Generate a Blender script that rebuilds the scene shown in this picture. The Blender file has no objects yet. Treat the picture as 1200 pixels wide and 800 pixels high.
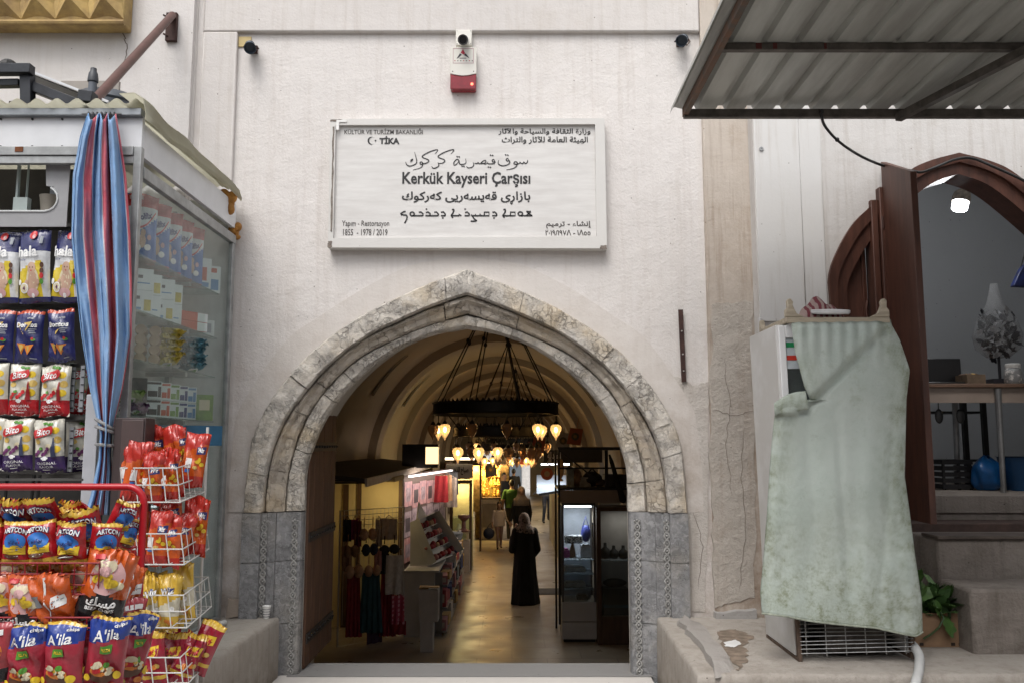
import bpy, bmesh, math, random
from mathutils import Vector, Matrix, Euler
from mathutils.geometry import tessellate_polygon
sc = bpy.context.scene
COL = sc.collection
R = math.radians
rnd = random.Random(7)

# ------------------------------------------------------------------ camera, world, sun, exposure
CAMZ, FOC, PITCH = 1.64, 1000.0, R(6.84)
CT, ST = math.cos(PITCH), math.sin(PITCH)
cam = bpy.data.cameras.new('Camera'); cam.lens = 30.0; cam.sensor_width = 36.0
cam.clip_start = 0.05; cam.clip_end = 500
camo = bpy.data.objects.new('Camera', cam); COL.objects.link(camo)
camo.location = (0, 0, CAMZ); camo.rotation_euler = (R(90) + PITCH, 0, 0)
sc.camera = camo
SUN_EL, SUN_AZ = R(58), R(200)          # overcast: soft light from behind and above the viewer
world = bpy.data.worlds.new('World'); sc.world = world; world.use_nodes = True
wn = world.node_tree.nodes; wl = world.node_tree.links
sky = wn.new('ShaderNodeTexSky'); sky.sky_type = 'NISHITA'; sky.sun_disc = False
sky.sun_elevation = SUN_EL; sky.sun_rotation = SUN_AZ; sky.dust_density = 4.0; sky.air_density = 1.0; sky.ozone_density = 1.0
hs = wn.new('ShaderNodeHueSaturation'); hs.inputs['Saturation'].default_value = 0.22
wl.new(sky.outputs[0], hs.inputs['Color']); wl.new(hs.outputs[0], wn['Background'].inputs[0])
wn['Background'].inputs[1].default_value = 0.15
sun = bpy.data.lights.new('Sun', 'SUN'); sun.energy = 0.9; sun.angle = R(28); sun.color = (1, .965, .92)
suno = bpy.data.objects.new('Sun', sun); COL.objects.link(suno)
_d = Vector((math.sin(SUN_AZ) * math.cos(SUN_EL), math.cos(SUN_AZ) * math.cos(SUN_EL), math.sin(SUN_EL)))
suno.rotation_euler = _d.to_track_quat('Z', 'Y').to_euler()
sc.view_settings.view_transform = 'Standard'; sc.view_settings.look = 'None'
sc.view_settings.gamma = 1; sc.view_settings.use_curve_mapping = False
sc.view_settings.exposure = 0.64
sc.render.engine = 'CYCLES'
sc.cycles.max_bounces = 7; sc.cycles.diffuse_bounces = 4; sc.cycles.glossy_bounces = 3
sc.cycles.transparent_max_bounces = 12; sc.cycles.transmission_bounces = 4
sc.cycles.sample_clamp_indirect = 4.0; sc.cycles.caustics_reflective = False; sc.cycles.caustics_refractive = False

def P(px, py, Y):                        # a measured point of the photo, standing at depth Y
    d = 400 - py; k = Y / (FOC * CT - d * ST)
    return Vector(((px - 600) * k, Y, CAMZ + (FOC * ST + d * CT) * k))
def G(px, py, z):                        # the same, lying on the level z
    d = 400 - py; s = (FOC * ST + d * CT) / (FOC * CT - d * ST)
    return P(px, py, (z - CAMZ) / s)

# ------------------------------------------------------------------ materials
MATS = {}
def _nt(name):
    m = bpy.data.materials.new(name); m.use_nodes = True
    return m, m.node_tree.nodes, m.node_tree.links, m.node_tree.nodes['Principled BSDF']
def _c(c): return (c[0], c[1], c[2], 1)
def _coord(n, l, kind='Object', scale=(1, 1, 1)):
    tc = n.new('ShaderNodeTexCoord'); mp = n.new('ShaderNodeMapping'); mp.inputs['Scale'].default_value = scale
    l.new(tc.outputs[kind], mp.inputs[0]); return mp.outputs[0]
def _noise(n, l, vec, scale, detail=4, rough=.55):
    t = n.new('ShaderNodeTexNoise'); t.inputs['Scale'].default_value = scale; t.inputs['Detail'].default_value = detail
    t.inputs['Roughness'].default_value = rough; l.new(vec, t.inputs['Vector']); return t.outputs['Fac']
def _ramp(n, l, fac, a, b):
    r = n.new('ShaderNodeMapRange'); r.inputs[1].default_value = a; r.inputs[2].default_value = b; l.new(fac, r.inputs[0]); return r.outputs[0]
def _mix(n, l, fac, a, b, mode='MIX'):
    x = n.new('ShaderNodeMix'); x.data_type = 'RGBA'; x.blend_type = mode
    if isinstance(fac, (int, float)): x.inputs[0].default_value = fac
    else: l.new(fac, x.inputs[0])
    for i, v in ((6, a), (7, b)):
        if isinstance(v, tuple): x.inputs[i].default_value = _c(v)
        else: l.new(v, x.inputs[i])
    return x.outputs[2]
def _bump(n, l, b, fac, strength, dist=.01, prev=None):
    u = n.new('ShaderNodeBump'); u.inputs['Strength'].default_value = strength; u.inputs['Distance'].default_value = dist
    l.new(fac, u.inputs['Height'])
    if prev is not None: l.new(prev, u.inputs['Normal'])
    l.new(u.outputs[0], b.inputs['Normal']); return u.outputs[0]
def mat(name, col, rough=.6, metal=0, var=.18, scale=6, bump=.0, bscale=80, spec=.5, col2=None, lo=.35, hi=.65, stretch=(1, 1, 1), dist=.004):
    if name in MATS: return MATS[name]
    m, n, l, b = _nt(name)
    v = _coord(n, l, scale=stretch)
    f = _ramp(n, l, _noise(n, l, v, scale, 6, .62), lo, hi)
    c2 = col2 or tuple(x * (1 - var) for x in col)
    l.new(_mix(n, l, f, c2, tuple(col)), b.inputs['Base Color'])
    b.inputs['Roughness'].default_value = rough; b.inputs['Metallic'].default_value = metal
    b.inputs['Specular IOR Level'].default_value = spec
    if bump: _bump(n, l, b, _noise(n, l, v, bscale, 5), bump, dist)
    MATS[name] = m; return m
def emit(name, col, strength, col2=None, scale=20):
    if name in MATS: return MATS[name]
    m, n, l, b = _nt(name)
    b.inputs['Base Color'].default_value = _c(tuple(x * .3 for x in col)); b.inputs['Emission Color'].default_value = _c(col)
    b.inputs['Emission Strength'].default_value = strength; MATS[name] = m; return m
def glass(name, tint=(.9, .95, .93), dust=.06, dustcol=(.55, .6, .57), refl=1.0):
    if name in MATS: return MATS[name]
    m, n, l, b = _nt(name)
    out = n['Material Output']; n.remove(b)
    tr = n.new('ShaderNodeBsdfTransparent'); tr.inputs[0].default_value = _c(tint)
    gl = n.new('ShaderNodeBsdfGlossy'); gl.inputs['Roughness'].default_value = .03
    df = n.new('ShaderNodeBsdfDiffuse'); df.inputs[0].default_value = _c(dustcol)
    fr = n.new('ShaderNodeFresnel'); ge = n.new('ShaderNodeNewGeometry'); mr = n.new('ShaderNodeMapRange'); mr.inputs[3].default_value = 1.45; mr.inputs[4].default_value = 1 / 1.45; l.new(ge.outputs['Backfacing'], mr.inputs[0]); l.new(mr.outputs[0], fr.inputs[0])
    mu = n.new('ShaderNodeMath'); mu.operation = 'MULTIPLY'; mu.inputs[1].default_value = refl; l.new(fr.outputs[0], mu.inputs[0])
    m1 = n.new('ShaderNodeMixShader'); l.new(mu.outputs[0], m1.inputs[0]); l.new(tr.outputs[0], m1.inputs[1]); l.new(gl.outputs[0], m1.inputs[2])
    v = _coord(n, l); f = _ramp(n, l, _noise(n, l, v, 5, 6, .7), .3, .8)
    mm = n.new('ShaderNodeMath'); mm.operation = 'MULTIPLY_ADD'; mm.inputs[1].default_value = dust * 1.4; mm.inputs[2].default_value = dust * .35; l.new(f, mm.inputs[0])
    m2 = n.new('ShaderNodeMixShader'); l.new(mm.outputs[0], m2.inputs[0]); l.new(m1.outputs[0], m2.inputs[1]); l.new(df.outputs[0], m2.inputs[2])
    l.new(m2.outputs[0], out.inputs[0]); MATS[name] = m; return m

def plaster(name, base, dirt, stain, amount=.5, lowz=None, streak=0, bump=.5):
    """painted plaster: fine grain, blotches, grime gathered in irregular patches (denser towards the foot when lowz is set)"""
    m, n, l, b = _nt(name)
    v = _coord(n, l); 
    c = _mix(n, l, _ramp(n, l, _noise(n, l, v, 1.3, 7, .65), .35, .7), tuple(x * .93 for x in base), base)
    f = _ramp(n, l, _noise(n, l, v, 2.6, 9, .72), .52, .78)
    mu = n.new('ShaderNodeMath'); mu.operation = 'MULTIPLY'; mu.inputs[1].default_value = amount; l.new(f, mu.inputs[0])
    c = _mix(n, l, mu.outputs[0], c, dirt)
    if streak:
        v2 = _coord(n, l, scale=(9, 9, .5)); f2 = _ramp(n, l, _noise(n, l, v2, 1.6, 6, .7), .5, .8)
        m2 = n.new('ShaderNodeMath'); m2.operation = 'MULTIPLY'; m2.inputs[1].default_value = streak; l.new(f2, m2.inputs[0])
        c = _mix(n, l, m2.outputs[0], c, stain)
    if lowz is not None:
        sp = n.new('ShaderNodeSeparateXYZ'); geo = n.new('ShaderNodeNewGeometry'); l.new(geo.outputs['Position'], sp.inputs[0])
        h = _ramp(n, l, sp.outputs[2], lowz[1], lowz[0])
        ns = _ramp(n, l, _noise(n, l, v, 3.5, 8, .7), .36, .66)
        m3 = n.new('ShaderNodeMath'); m3.operation = 'MULTIPLY'; l.new(h, m3.inputs[0]); l.new(ns, m3.inputs[1])
        c = _mix(n, l, m3.outputs[0], c, stain)
    # pock marks
    vo = n.new('ShaderNodeTexVoronoi'); vo.inputs['Scale'].default_value = 9; l.new(v, vo.inputs['Vector'])
    pk = _ramp(n, l, vo.outputs['Distance'], .05, .035)
    c = _mix(n, l, pk, c, tuple(x * .55 for x in dirt))
    l.new(c, b.inputs['Base Color']); b.inputs['Roughness'].default_value = .9; b.inputs['Specular IOR Level'].default_value = .2
    p = _bump(n, l, b, _noise(n, l, v, 55, 6, .7), bump, .006)
    _bump(n, l, b, _noise(n, l, v, 6, 5, .6), bump * .8, .02, p)
    MATS[name] = m; return m
def cracked(name, a, bcol, ccol, scale=22, bump=.9):
    """weathered alabaster: pale chips parted by dark cracks, yellowish veins"""
    m, n, l, b = _nt(name); v = _coord(n, l)
    nz = n.new('ShaderNodeTexNoise'); nz.inputs['Scale'].default_value = 7; nz.inputs['Detail'].default_value = 5; l.new(v, nz.inputs['Vector'])
    ad = n.new('ShaderNodeMix'); ad.data_type = 'VECTOR'; ad.inputs[0].default_value = .30; l.new(v, ad.inputs[4]); l.new(nz.outputs['Color'], ad.inputs[5])
    vo = n.new('ShaderNodeTexVoronoi'); vo.feature = 'DISTANCE_TO_EDGE'; vo.inputs['Scale'].default_value = scale; l.new(ad.outputs[1], vo.inputs['Vector'])
    vb = n.new('ShaderNodeTexVoronoi'); vb.inputs['Scale'].default_value = scale; l.new(ad.outputs[1], vb.inputs['Vector'])
    c = _mix(n, l, _ramp(n, l, _noise(n, l, v, 6.5, 10, .82), .40, .66), a, bcol)
    c = _mix(n, l, _ramp(n, l, _noise(n, l, v, 2.2, 5, .6), .5, .75), c, ccol)
    bw = n.new('ShaderNodeRGBToBW'); l.new(vb.outputs['Color'], bw.inputs[0]); c = _mix(n, l, .35, c, bw.outputs[0], 'SOFT_LIGHT')
    gate = _ramp(n, l, _noise(n, l, v, 4.1, 6, .7), .44, .60)
    e = _ramp(n, l, vo.outputs['Distance'], .10, .0); mu = n.new('ShaderNodeMath'); mu.operation = 'MULTIPLY'; l.new(e, mu.inputs[0]); l.new(gate, mu.inputs[1])
    m8 = n.new('ShaderNodeMath'); m8.operation = 'MULTIPLY'; m8.inputs[1].default_value = .62; l.new(mu.outputs[0], m8.inputs[0])
    c = _mix(n, l, m8.outputs[0], c, tuple(x * .22 for x in a))
    l.new(c, b.inputs['Base Color']); b.inputs['Roughness'].default_value = .75; b.inputs['Specular IOR Level'].default_value = .3
    iv = n.new('ShaderNodeMath'); iv.operation = 'SUBTRACT'; iv.inputs[0].default_value = 1; l.new(mu.outputs[0], iv.inputs[1])
    p = _bump(n, l, b, iv.outputs[0], bump * .6, .012); p = _bump(n, l, b, _noise(n, l, v, 30, 8, .75), bump, .012, p)
    MATS[name] = m; return m

# ------------------------------------------------------------------ mesh builder
class MB:
    def __init__(s): s.v = []; s.f = []; s.mi = []
    def add(s, vs, fs, mi=0):
        o = len(s.v); s.v += [Vector(v) for v in vs]; s.f += [[i + o for i in f] for f in fs]
        s.mi += ([mi] * len(fs) if isinstance(mi, int) else list(mi)); return s
    def box(s, x0, x1, y0, y1, z0, z1, mi=0, mtx=None):
        vs = [Vector((x, y, z)) for z in (z0, z1) for y in (y0, y1) for x in (x0, x1)]
        if mtx: vs = [mtx @ v for v in vs]
        return s.add(vs, [(0, 2, 3, 1), (4, 5, 7, 6), (0, 1, 5, 4), (2, 6, 7, 3), (0, 4, 6, 2), (1, 3, 7, 5)], mi)
    def loft(s, rings, closed=True, cap=False, mi=0):
        n = len(rings[0]); vs = [p for r in rings for p in r]; fs = []
        for i in range(len(rings) - 1):
            for j in range(n if closed else n - 1):
                k = (j + 1) % n; fs.append((i * n + j, i * n + k, (i + 1) * n + k, (i + 1) * n + j))
        if cap: fs.append(tuple(range(n - 1, -1, -1))); fs.append(tuple(range((len(rings) - 1) * n, len(rings) * n)))
        return s.add(vs, fs, mi)
    def tube(s, pts, r, n=8, mi=0, cap=True, closed=False):
        pts = [Vector(p) for p in pts]; rs = r if isinstance(r, (list, tuple)) else [r] * len(pts); rings = []; up = None
        N = len(pts)
        for i, p in enumerate(pts):
            a = pts[(i - 1) % N] if (closed or i) else pts[0]; b = pts[(i + 1) % N] if (closed or i < N - 1) else pts[-1]
            t = (b - a).normalized()
            if up is None:
                up = t.orthogonal().normalized()
            up = (up - t * up.dot(t)); up = up.normalized() if up.length > 1e-6 else t.orthogonal().normalized()
            w = t.cross(up); rings.append([p + (up * math.cos(q) + w * math.sin(q)) * rs[i] for q in [2 * math.pi * k / n for k in range(n)]])
        if closed: rings.append(rings[0]); cap = False
        return s.loft(rings, True, cap, mi)
    def bar(s, a, b, w, h, mi=0, up=(0, 0, 1)):
        a, b = Vector(a), Vector(b); t = (b - a).normalized(); u = Vector(up); sx = t.cross(u).normalized(); u = sx.cross(t)
        q = [(-w / 2, -h / 2), (w / 2, -h / 2), (w / 2, h / 2), (-w / 2, h / 2)]
        return s.loft([[p + sx * x + u * y for x, y in q] for p in (a, b)], True, True, mi)
    def lathe(s, prof, c=(0, 0, 0), n=20, mi=0, axis='Z', mtx=None):
        c = Vector(c); rings = []
        for r, z in prof:
            ring = []
            for k in range(n):
                a = 2 * math.pi * k / n; v = Vector((r * math.cos(a), r * math.sin(a), z))
                if axis == 'Y': v = Vector((v.x, v.z, v.y))
                if axis == 'X': v = Vector((v.z, v.x, v.y))
                if mtx: v = mtx @ v
                ring.append(c + v)
            rings.append(ring)
        return s.loft(rings, True, True, mi)
    def prism(s, pts, y0, y1, mi=0, to=None):
        """outline in (x, z), given thickness from y0 to y1; to() may map each vertex"""
        to = to or (lambda x, y, z: Vector((x, y, z)))
        n = len(pts); tri = tessellate_polygon([[Vector((p[0], p[1], 0)) for p in pts]])
        vs = [to(p[0], y0, p[1]) for p in pts] + [to(p[0], y1, p[1]) for p in pts]
        fs = [tuple(t) for t in tri] + [tuple(i + n for i in reversed(t)) for t in tri] + [(i, (i + 1) % n, (i + 1) % n + n, i + n) for i in range(n)]
        return s.add(vs, fs, mi)
    def grid(s, fn, nu, nv, mi=0):
        vs = [fn(i / nu, j / nv) for j in range(nv + 1) for i in range(nu + 1)]
        fs = []; ms = []
        for j in range(nv):
            for i in range(nu):
                fs.append((j * (nu + 1) + i, j * (nu + 1) + i + 1, (j + 1) * (nu + 1) + i + 1, (j + 1) * (nu + 1) + i))
                ms.append(mi((i + .5) / nu, (j + .5) / nv) if callable(mi) else mi)
        return s.add(vs, fs, ms)
    def ell(s, c, r, n=14, m=9, mi=0, mtx=None):
        c = Vector(c); rings = []
        for i in range(m + 1):
            a = math.pi * i / m; ring = []
            for k in range(n):
                b = 2 * math.pi * k / n
                v = Vector((r[0] * math.sin(a) * math.cos(b), r[1] * math.sin(a) * math.sin(b), r[2] * math.cos(a)))
                if i in (0, m): v = Vector((r[0] * .02 * math.cos(b), r[1] * .02 * math.sin(b), r[2] * math.cos(a)))
                if mtx: v = mtx @ v
                ring.append(c + v)
            rings.append(ring)
        return s.loft(rings, True, True, mi)
    def build(s, name, mats, parent=None, smooth=None, bevel=0, seg=2, loc=None, solid=0, world=True, recalc=True):
        mats = mats if isinstance(mats, (list, tuple)) else [mats]
        off = Vector((0, 0, 0)); o = parent
        if world:
            while o is not None: off += o.location; o = o.parent
            if loc is not None: off = Vector(loc)
        me = bpy.data.meshes.new(name); me.from_pydata([tuple(v - off) for v in s.v], [], s.f)
        for m in mats: me.materials.append(m)
        me.polygons.foreach_set('material_index', s.mi)
        if recalc:
            bm = bmesh.new(); bm.from_mesh(me); bmesh.ops.recalc_face_normals(bm, faces=bm.faces); bm.to_mesh(me); bm.free()
        if smooth is not None:
            me.polygons.foreach_set('use_smooth', [True] * len(me.polygons)); me.set_sharp_from_angle(angle=R(smooth))
        me.update()
        ob = bpy.data.objects.new(name, me); COL.objects.link(ob)
        if parent is not None: ob.parent = parent
        if loc is not None: ob.location = loc
        if solid:
            md = ob.modifiers.new('solid', 'SOLIDIFY'); md.thickness = solid; md.offset = 0
        if bevel:
            md = ob.modifiers.new('bevel', 'BEVEL'); md.width = bevel; md.segments = seg; md.limit_method = 'ANGLE'; md.angle_limit = R(40)
            if smooth is None:
                me.polygons.foreach_set('use_smooth', [True] * len(me.polygons)); me.set_sharp_from_angle(angle=R(35)); md.harden_normals = False
        return ob
def tag(o, label=None, cat=None, group=None, kind=None):
    if label: o['label'] = label
    if cat: o['category'] = cat
    if group: o['group'] = group
    if kind: o['kind'] = kind
    return o
def thing(name, label, cat, loc=(0, 0, 0), group=None):
    o = bpy.data.objects.new(name, None); COL.objects.link(o); o.location = loc; o.empty_display_size = .1
    return tag(o, label, cat, group)
def dup(root, loc, rot=None, label=None, scale=None):
    def cp(o, par):
        c = o.copy(); COL.objects.link(c); c.parent = par
        for ch in list(o.children): cp(ch, c)
        return c
    r = cp(root, None); r.location = loc
    if rot is not None: r.rotation_euler = rot
    if scale is not None: r.scale = scale
    if label: r['label'] = label
    return r
def light(name, kind, loc, energy, col, parent=None, size=.05, rot=None, sy=None, spot=None):
    l = bpy.data.lights.new(name, kind); l.energy = energy; l.color = col
    if kind == 'POINT' or kind == 'SPOT': l.shadow_soft_size = size
    if kind == 'SPOT': l.spot_size = R(spot or 120); l.spot_blend = .6
    if kind == 'AREA':
        l.size = size
        if sy: l.shape = 'RECTANGLE'; l.size_y = sy
    o = bpy.data.objects.new(name, l); COL.objects.link(o)
    off = Vector((0, 0, 0)); q = parent
    while q is not None: off += q.location; q = q.parent
    o.location = Vector(loc) - off
    if parent: o.parent = parent
    if rot: o.rotation_euler = rot
    return o

# ------------------------------------------------------------------ lettering
_B = {'ا': (0xFE8D, 0xFE8E, None, None), 'أ': (0xFE83, 0xFE84, None, None), 'إ': (0xFE87, 0xFE88, None, None), 'آ': (0xFE81, 0xFE82, None, None),
      'ئ': 0xFE89, 'ب': 0xFE8F, 'ة': (0xFE93, 0xFE94, None, None), 'ت': 0xFE95, 'ث': 0xFE99, 'ج': 0xFE9D, 'ح': 0xFEA1, 'خ': 0xFEA5,
      'د': (0xFEA9, 0xFEAA, None, None), 'ذ': (0xFEAB, 0xFEAC, None, None), 'ر': (0xFEAD, 0xFEAE, None, None), 'ز': (0xFEAF, 0xFEB0, None, None),
      'س': 0xFEB1, 'ش': 0xFEB5, 'ص': 0xFEB9, 'ع': 0xFEC9, 'ف': 0xFED1, 'ق': 0xFED5, 'ك': 0xFED9, 'ل': 0xFEDD, 'م': 0xFEE1, 'ن': 0xFEE5,
      'ه': 0xFEE9, 'و': (0xFEED, 0xFEEE, None, None), 'ى': (0xFEEF, 0xFEF0, None, None), 'ي': 0xFEF1, 'ء': (0xFE80, None, None, None),
      'ڕ': (0x0695, 0x0695, None, None), 'ە': (0xFEE9, 0xFEEA, None, None)}
_LA = {'ا': (0xFEFB, 0xFEFC), 'أ': (0xFEF7, 0xFEF8), 'آ': (0xFEF5, 0xFEF6)}
_B['ی'] = (0xFBFC, 0xFBFD, 0xFBFE, 0xFBFF)
def shape(s):
    if not any(c in _B for c in s): return s
    f = lambda c: (lambda b: None if b is None else (b if isinstance(b, tuple) else (b, b + 1, b + 2, b + 3)))(_B.get(c))
    out = []; i = 0; prev = False
    while i < len(s):
        c = s[i]; b = f(c)
        if b is None: out.append(c); prev = False; i += 1; continue
        if c == 'ل' and i + 1 < len(s) and s[i + 1] in _LA:
            out.append(chr(_LA[s[i + 1]][1 if prev else 0])); prev = False; i += 2; continue
        nx = i + 1 < len(s) and f(s[i + 1]) is not None and f(s[i + 1])[1] is not None
        cn = b[2] is not None and nx; pv = prev and b[1] is not None
        out.append(chr(b[(3 if cn else 1) if pv else (2 if cn else 0)])); prev = cn; i += 1
    return ''.join(reversed(out))
_TC = {}
def text2d(body, width=None, height=None, bold=0.0, shear=0.0, arabic=False):
    """lettering as a flat mesh centred on the origin, scaled to width and/or height; verts (x, y, z)"""
    key = (body, bold, shear, arabic)
    if key not in _TC:
        cu = bpy.data.curves.new('t', 'FONT'); cu.body = shape(body) if arabic else body; cu.size = 1; cu.shear = shear; cu.resolution_u = 2
        if arabic: cu.bevel_depth = max(bold, .012); cu.bevel_resolution = 0
        else: cu.offset = bold
        ob = bpy.data.objects.new('t', cu); COL.objects.link(ob)
        dg = bpy.context.evaluated_depsgraph_get(); me = bpy.data.meshes.new_from_object(ob.evaluated_get(dg))
        vs = [v.co.copy() for v in me.vertices]; fs = [tuple(p.vertices) for p in me.polygons]
        bpy.data.objects.remove(ob); bpy.data.curves.remove(cu); bpy.data.meshes.remove(me)
        x0 = min(v.x for v in vs); x1 = max(v.x for v in vs); y0 = min(v.y for v in vs); y1 = max(v.y for v in vs)
        _TC[key] = ([Vector((v.x - (x0 + x1) / 2, v.y - (y0 + y1) / 2, v.z)) for v in vs], fs, x1 - x0, y1 - y0)
    vs, fs, w, h = _TC[key]
    sx = width / w if width else (height / h); sy = height / h if height else sx
    return [Vector((v.x * sx, v.y * sy, v.z * .25 * sy)) for v in vs], fs
def spline(pts, sub=6):
    pts = [Vector((p[0], p[1], 0)) for p in pts]
    if len(pts) < 3: return pts
    out = []; q = [pts[0] * 2 - pts[1]] + pts + [pts[-1] * 2 - pts[-2]]
    for i in range(1, len(q) - 2):
        for k in range(sub):
            t = k / sub; a, b, c, d = q[i - 1:i + 3]
            out.append(.5 * ((2 * b) + (c - a) * t + (2 * a - 5 * b + 4 * c - d) * t * t + (3 * b - a - 3 * c + d) * t ** 3))
    return out + [pts[-1]]
def stroke(mb, pts, w, to, smooth=True, layer=0.0, taper=True, mi=0):
    """a pen stroke: ribbon of width w along pts (2-D), mapped by to(x, y, layer)"""
    q = spline(pts) if smooth else [Vector((p[0], p[1], 0)) for p in pts]
    L = []; n = len(q)
    for i, p in enumerate(q):
        t = (q[min(i + 1, n - 1)] - q[max(i - 1, 0)]); t = t.normalized() if t.length > 1e-9 else Vector((1, 0, 0))
        nn = Vector((-t.y, t.x, 0)); k = 1.0
        if taper: k = min(1, .45 + 1.6 * min(i, n - 1 - i) / max(1, n - 1) * 2)
        L.append((p + nn * w / 2 * k, p - nn * w / 2 * k))
    vs = [to(a.x, a.y, layer) for pr in L for a in pr]
    mb.add(vs, [(2 * i, 2 * i + 1, 2 * i + 3, 2 * i + 2) for i in range(n - 1)], mi)
def ragged(pts, amp, n=7, seed=0):
    r = random.Random(seed); out = []
    for i, p in enumerate(pts):
        q = pts[(i + 1) % len(pts)]
        for k in range(n):
            t = k / n; a = amp * (0 if k == 0 else 1)
            out.append((p[0] + (q[0] - p[0]) * t + r.uniform(-a, a), p[1] + (q[1] - p[1]) * t + r.uniform(-a, a)))
    return out
# ------------------------------------------------------------------ palette
wall_m = plaster('gate_plaster', (.70, .665, .64), (.50, .46, .42), (.36, .29, .235), .5, lowz=(.3, 2.8), streak=.30, bump=.7)
wall_side = plaster('frame_plaster', (.64, .605, .58), (.45, .40, .35), (.33, .27, .21), .5, lowz=(.2, 3.4), streak=.4)
wall_brown = plaster('stained_plaster', (.54, .48, .42), (.36, .28, .21), (.22, .15, .10), .8, lowz=(.5, 4.2), streak=.75)
wall_left = plaster('left_plaster', (.66, .63, .61), (.47, .43, .39), (.4, .34, .28), .35, streak=.25)
wall_right = plaster('right_plaster', (.62, .60, .58), (.42, .38, .34), (.30, .25, .20), .55, lowz=(1.0, 3.6), streak=.55)
patch_m = plaster('old_render', (.43, .39, .355), (.27, .23, .20), (.18, .135, .10), .8, streak=.35, bump=1.0)
grey_patch = plaster('grey_mortar', (.40, .385, .37), (.25, .23, .21), (.17, .15, .13), .7, bump=1.0)
strip_m = plaster('painted_sheet', (.66, .65, .635), (.5, .47, .43), (.40, .35, .29), .3, streak=.6, bump=.15)
conc = plaster('ledge_concrete', (.40, .365, .325), (.23, .195, .16), (.15, .12, .09), .95, lowz=(-.1, .5), streak=.5, bump=1.3)
conc_dark = plaster('step_concrete', (.29, .255, .225), (.16, .135, .115), (.10, .08, .065), .95, lowz=(.3, 1.3), streak=.6, bump=1.6)
paving = plaster('paving_stone', (.56, .53, .50), (.42, .38, .34), (.3, .26, .22), .4, bump=.4)
thresh_m = plaster('threshold_stone', (.22, .215, .21), (.16, .155, .15), (.12, .11, .10), .4, bump=.4)
arch_out = cracked('weathered_alabaster', (.66, .61, .54), (.33, .31, .29), (.56, .44, .28), 21, 1.3)
arch_mid = cracked('worn_limestone', (.52, .46, .38), (.32, .285, .25), (.50, .39, .25), 13, 1.1)
arch_in = cracked('veined_alabaster', (.62, .57, .50), (.33, .31, .29), (.52, .41, .25), 27, 1.2)
jamb_m = cracked('grey_carved_marble', (.28, .28, .285), (.16, .16, .165), (.32, .30, .27), 34, .7)
braid_m = mat('carved_braid', (.36, .355, .34), .8, var=.45, scale=30, bump=.5)
black_m = mat('black_iron', (.012, .011, .011), .45, .3, .3, 20)
dark_wood = mat('dark_gate_wood', (.13, .062, .034), .7, 0, .5, 3, .5, 40, stretch=(6, 6, .6))
brown_paint = mat('brown_paint', (.105, .040, .025), .5, 0, .45, 5, .25, 60, stretch=(4, 4, .7))
rust = mat('rusty_brown_steel', (.07, .032, .025), .75, .2, .5, 14, .5, 120)
white_paint = mat('white_sheet', (.70, .71, .73), .45, 0, .1, 5)
alu = mat('weathered_aluminium', (.42, .43, .43), .5, .6, .35, 9, .15)
zinc = mat('grey_zinc', (.33, .35, .37), .4, .7, .3, 8)

# ------------------------------------------------------------------ ground
WY = 6.25; PY = 6.29
AX = P(546, 500, WY).x
Z600 = P(546, 600, WY).z
LZ = .42; FZ = -1.10
def sheet(name, x0, x1, y0, y1, z, m, n=1):
    b = MB(); b.grid(lambda u, v: Vector((x0 + (x1 - x0) * u, y0 + (y1 - y0) * v, z)), n, n)
    return tag(b.build(name, m), kind='structure')
street_m = mat('street_paving', (.34, .32, .30), .9, 0, .3, 3, .4)
sheet('street', -60, 60, -60, 4.6, -.03, street_m)
b = MB(); b.box(-1.68, .99, 4.2, 6.65, -.16, 0.0)
tag(b.build('pavement', paving, bevel=.008), kind='structure')
b = MB(); b.box(-1.6, 1.0, 6.29, 6.66, 0.002, .006); tag(b.build('threshold', thresh_m), kind='structure')
# bazaar floor: polished stone slabs
m, n, l, bs = _nt('polished_stone_floor'); v = _coord(n, l)
bt = n.new('ShaderNodeTexBrick'); bt.inputs['Scale'].default_value = 1.0; bt.inputs['Mortar Size'].default_value = .006; bt.inputs['Brick Width'].default_value = .9; bt.inputs['Row Height'].default_value = .6
bt.inputs['Color1'].default_value = (.33, .27, .20, 1); bt.inputs['Color2'].default_value = (.23, .18, .135, 1); bt.inputs['Mortar'].default_value = (.12, .10, .08, 1); l.new(v, bt.inputs['Vector'])
c = _mix(n, l, _ramp(n, l, _noise(n, l, v, 1.1, 7, .65), .35, .7), bt.outputs['Color'], (.22, .175, .13))
l.new(c, bs.inputs['Base Color']); l.new(_ramp(n, l, _noise(n, l, v, 2.3, 6), -.15, 1.6), bs.inputs['Roughness'])
_bump(n, l, bs, _noise(n, l, v, 5, 4), .08, .02); floor_m = m
sheet('bazaar_floor', -5.2, 4.6, 8.2, 47, FZ, floor_m)
sheet('far_street', -60, 60, 47.002, 120, FZ - .02, mat('far_paving', (.5, .49, .47), .9))
b = MB()
for i in range(5): b.box(-3.2, 2.7, 6.66 + .31 * i, 6.66 + .31 * (i + 1), -1.4, -.22 * (i + 1) + .0)
tag(b.build('steps_down', conc_dark, bevel=.01), kind='structure')
b = MB(); b.box(-1.1, -.1, 15.35, 15.75, FZ + .003, FZ + .007)
for k in range(12): b.box(.36 + .0, .98, 15.9 + k * .035, 15.915 + k * .035, FZ + .004, FZ + .012)
b = MB(); b.box(.40, 1.0, 16.1, 16.75, FZ + .003, FZ + .008)
for k in range(11): b.box(.42, .98, 16.12 + k * .057, 16.145 + k * .057, FZ + .009, FZ + .015, 1)
tag(b.build('drain_grate', [black_m, mat('grate_steel', (.12, .12, .125), .5, .6)]), 'grey steel drain grate let into the bazaar floor behind the woman in black', 'drain grate')

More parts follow.
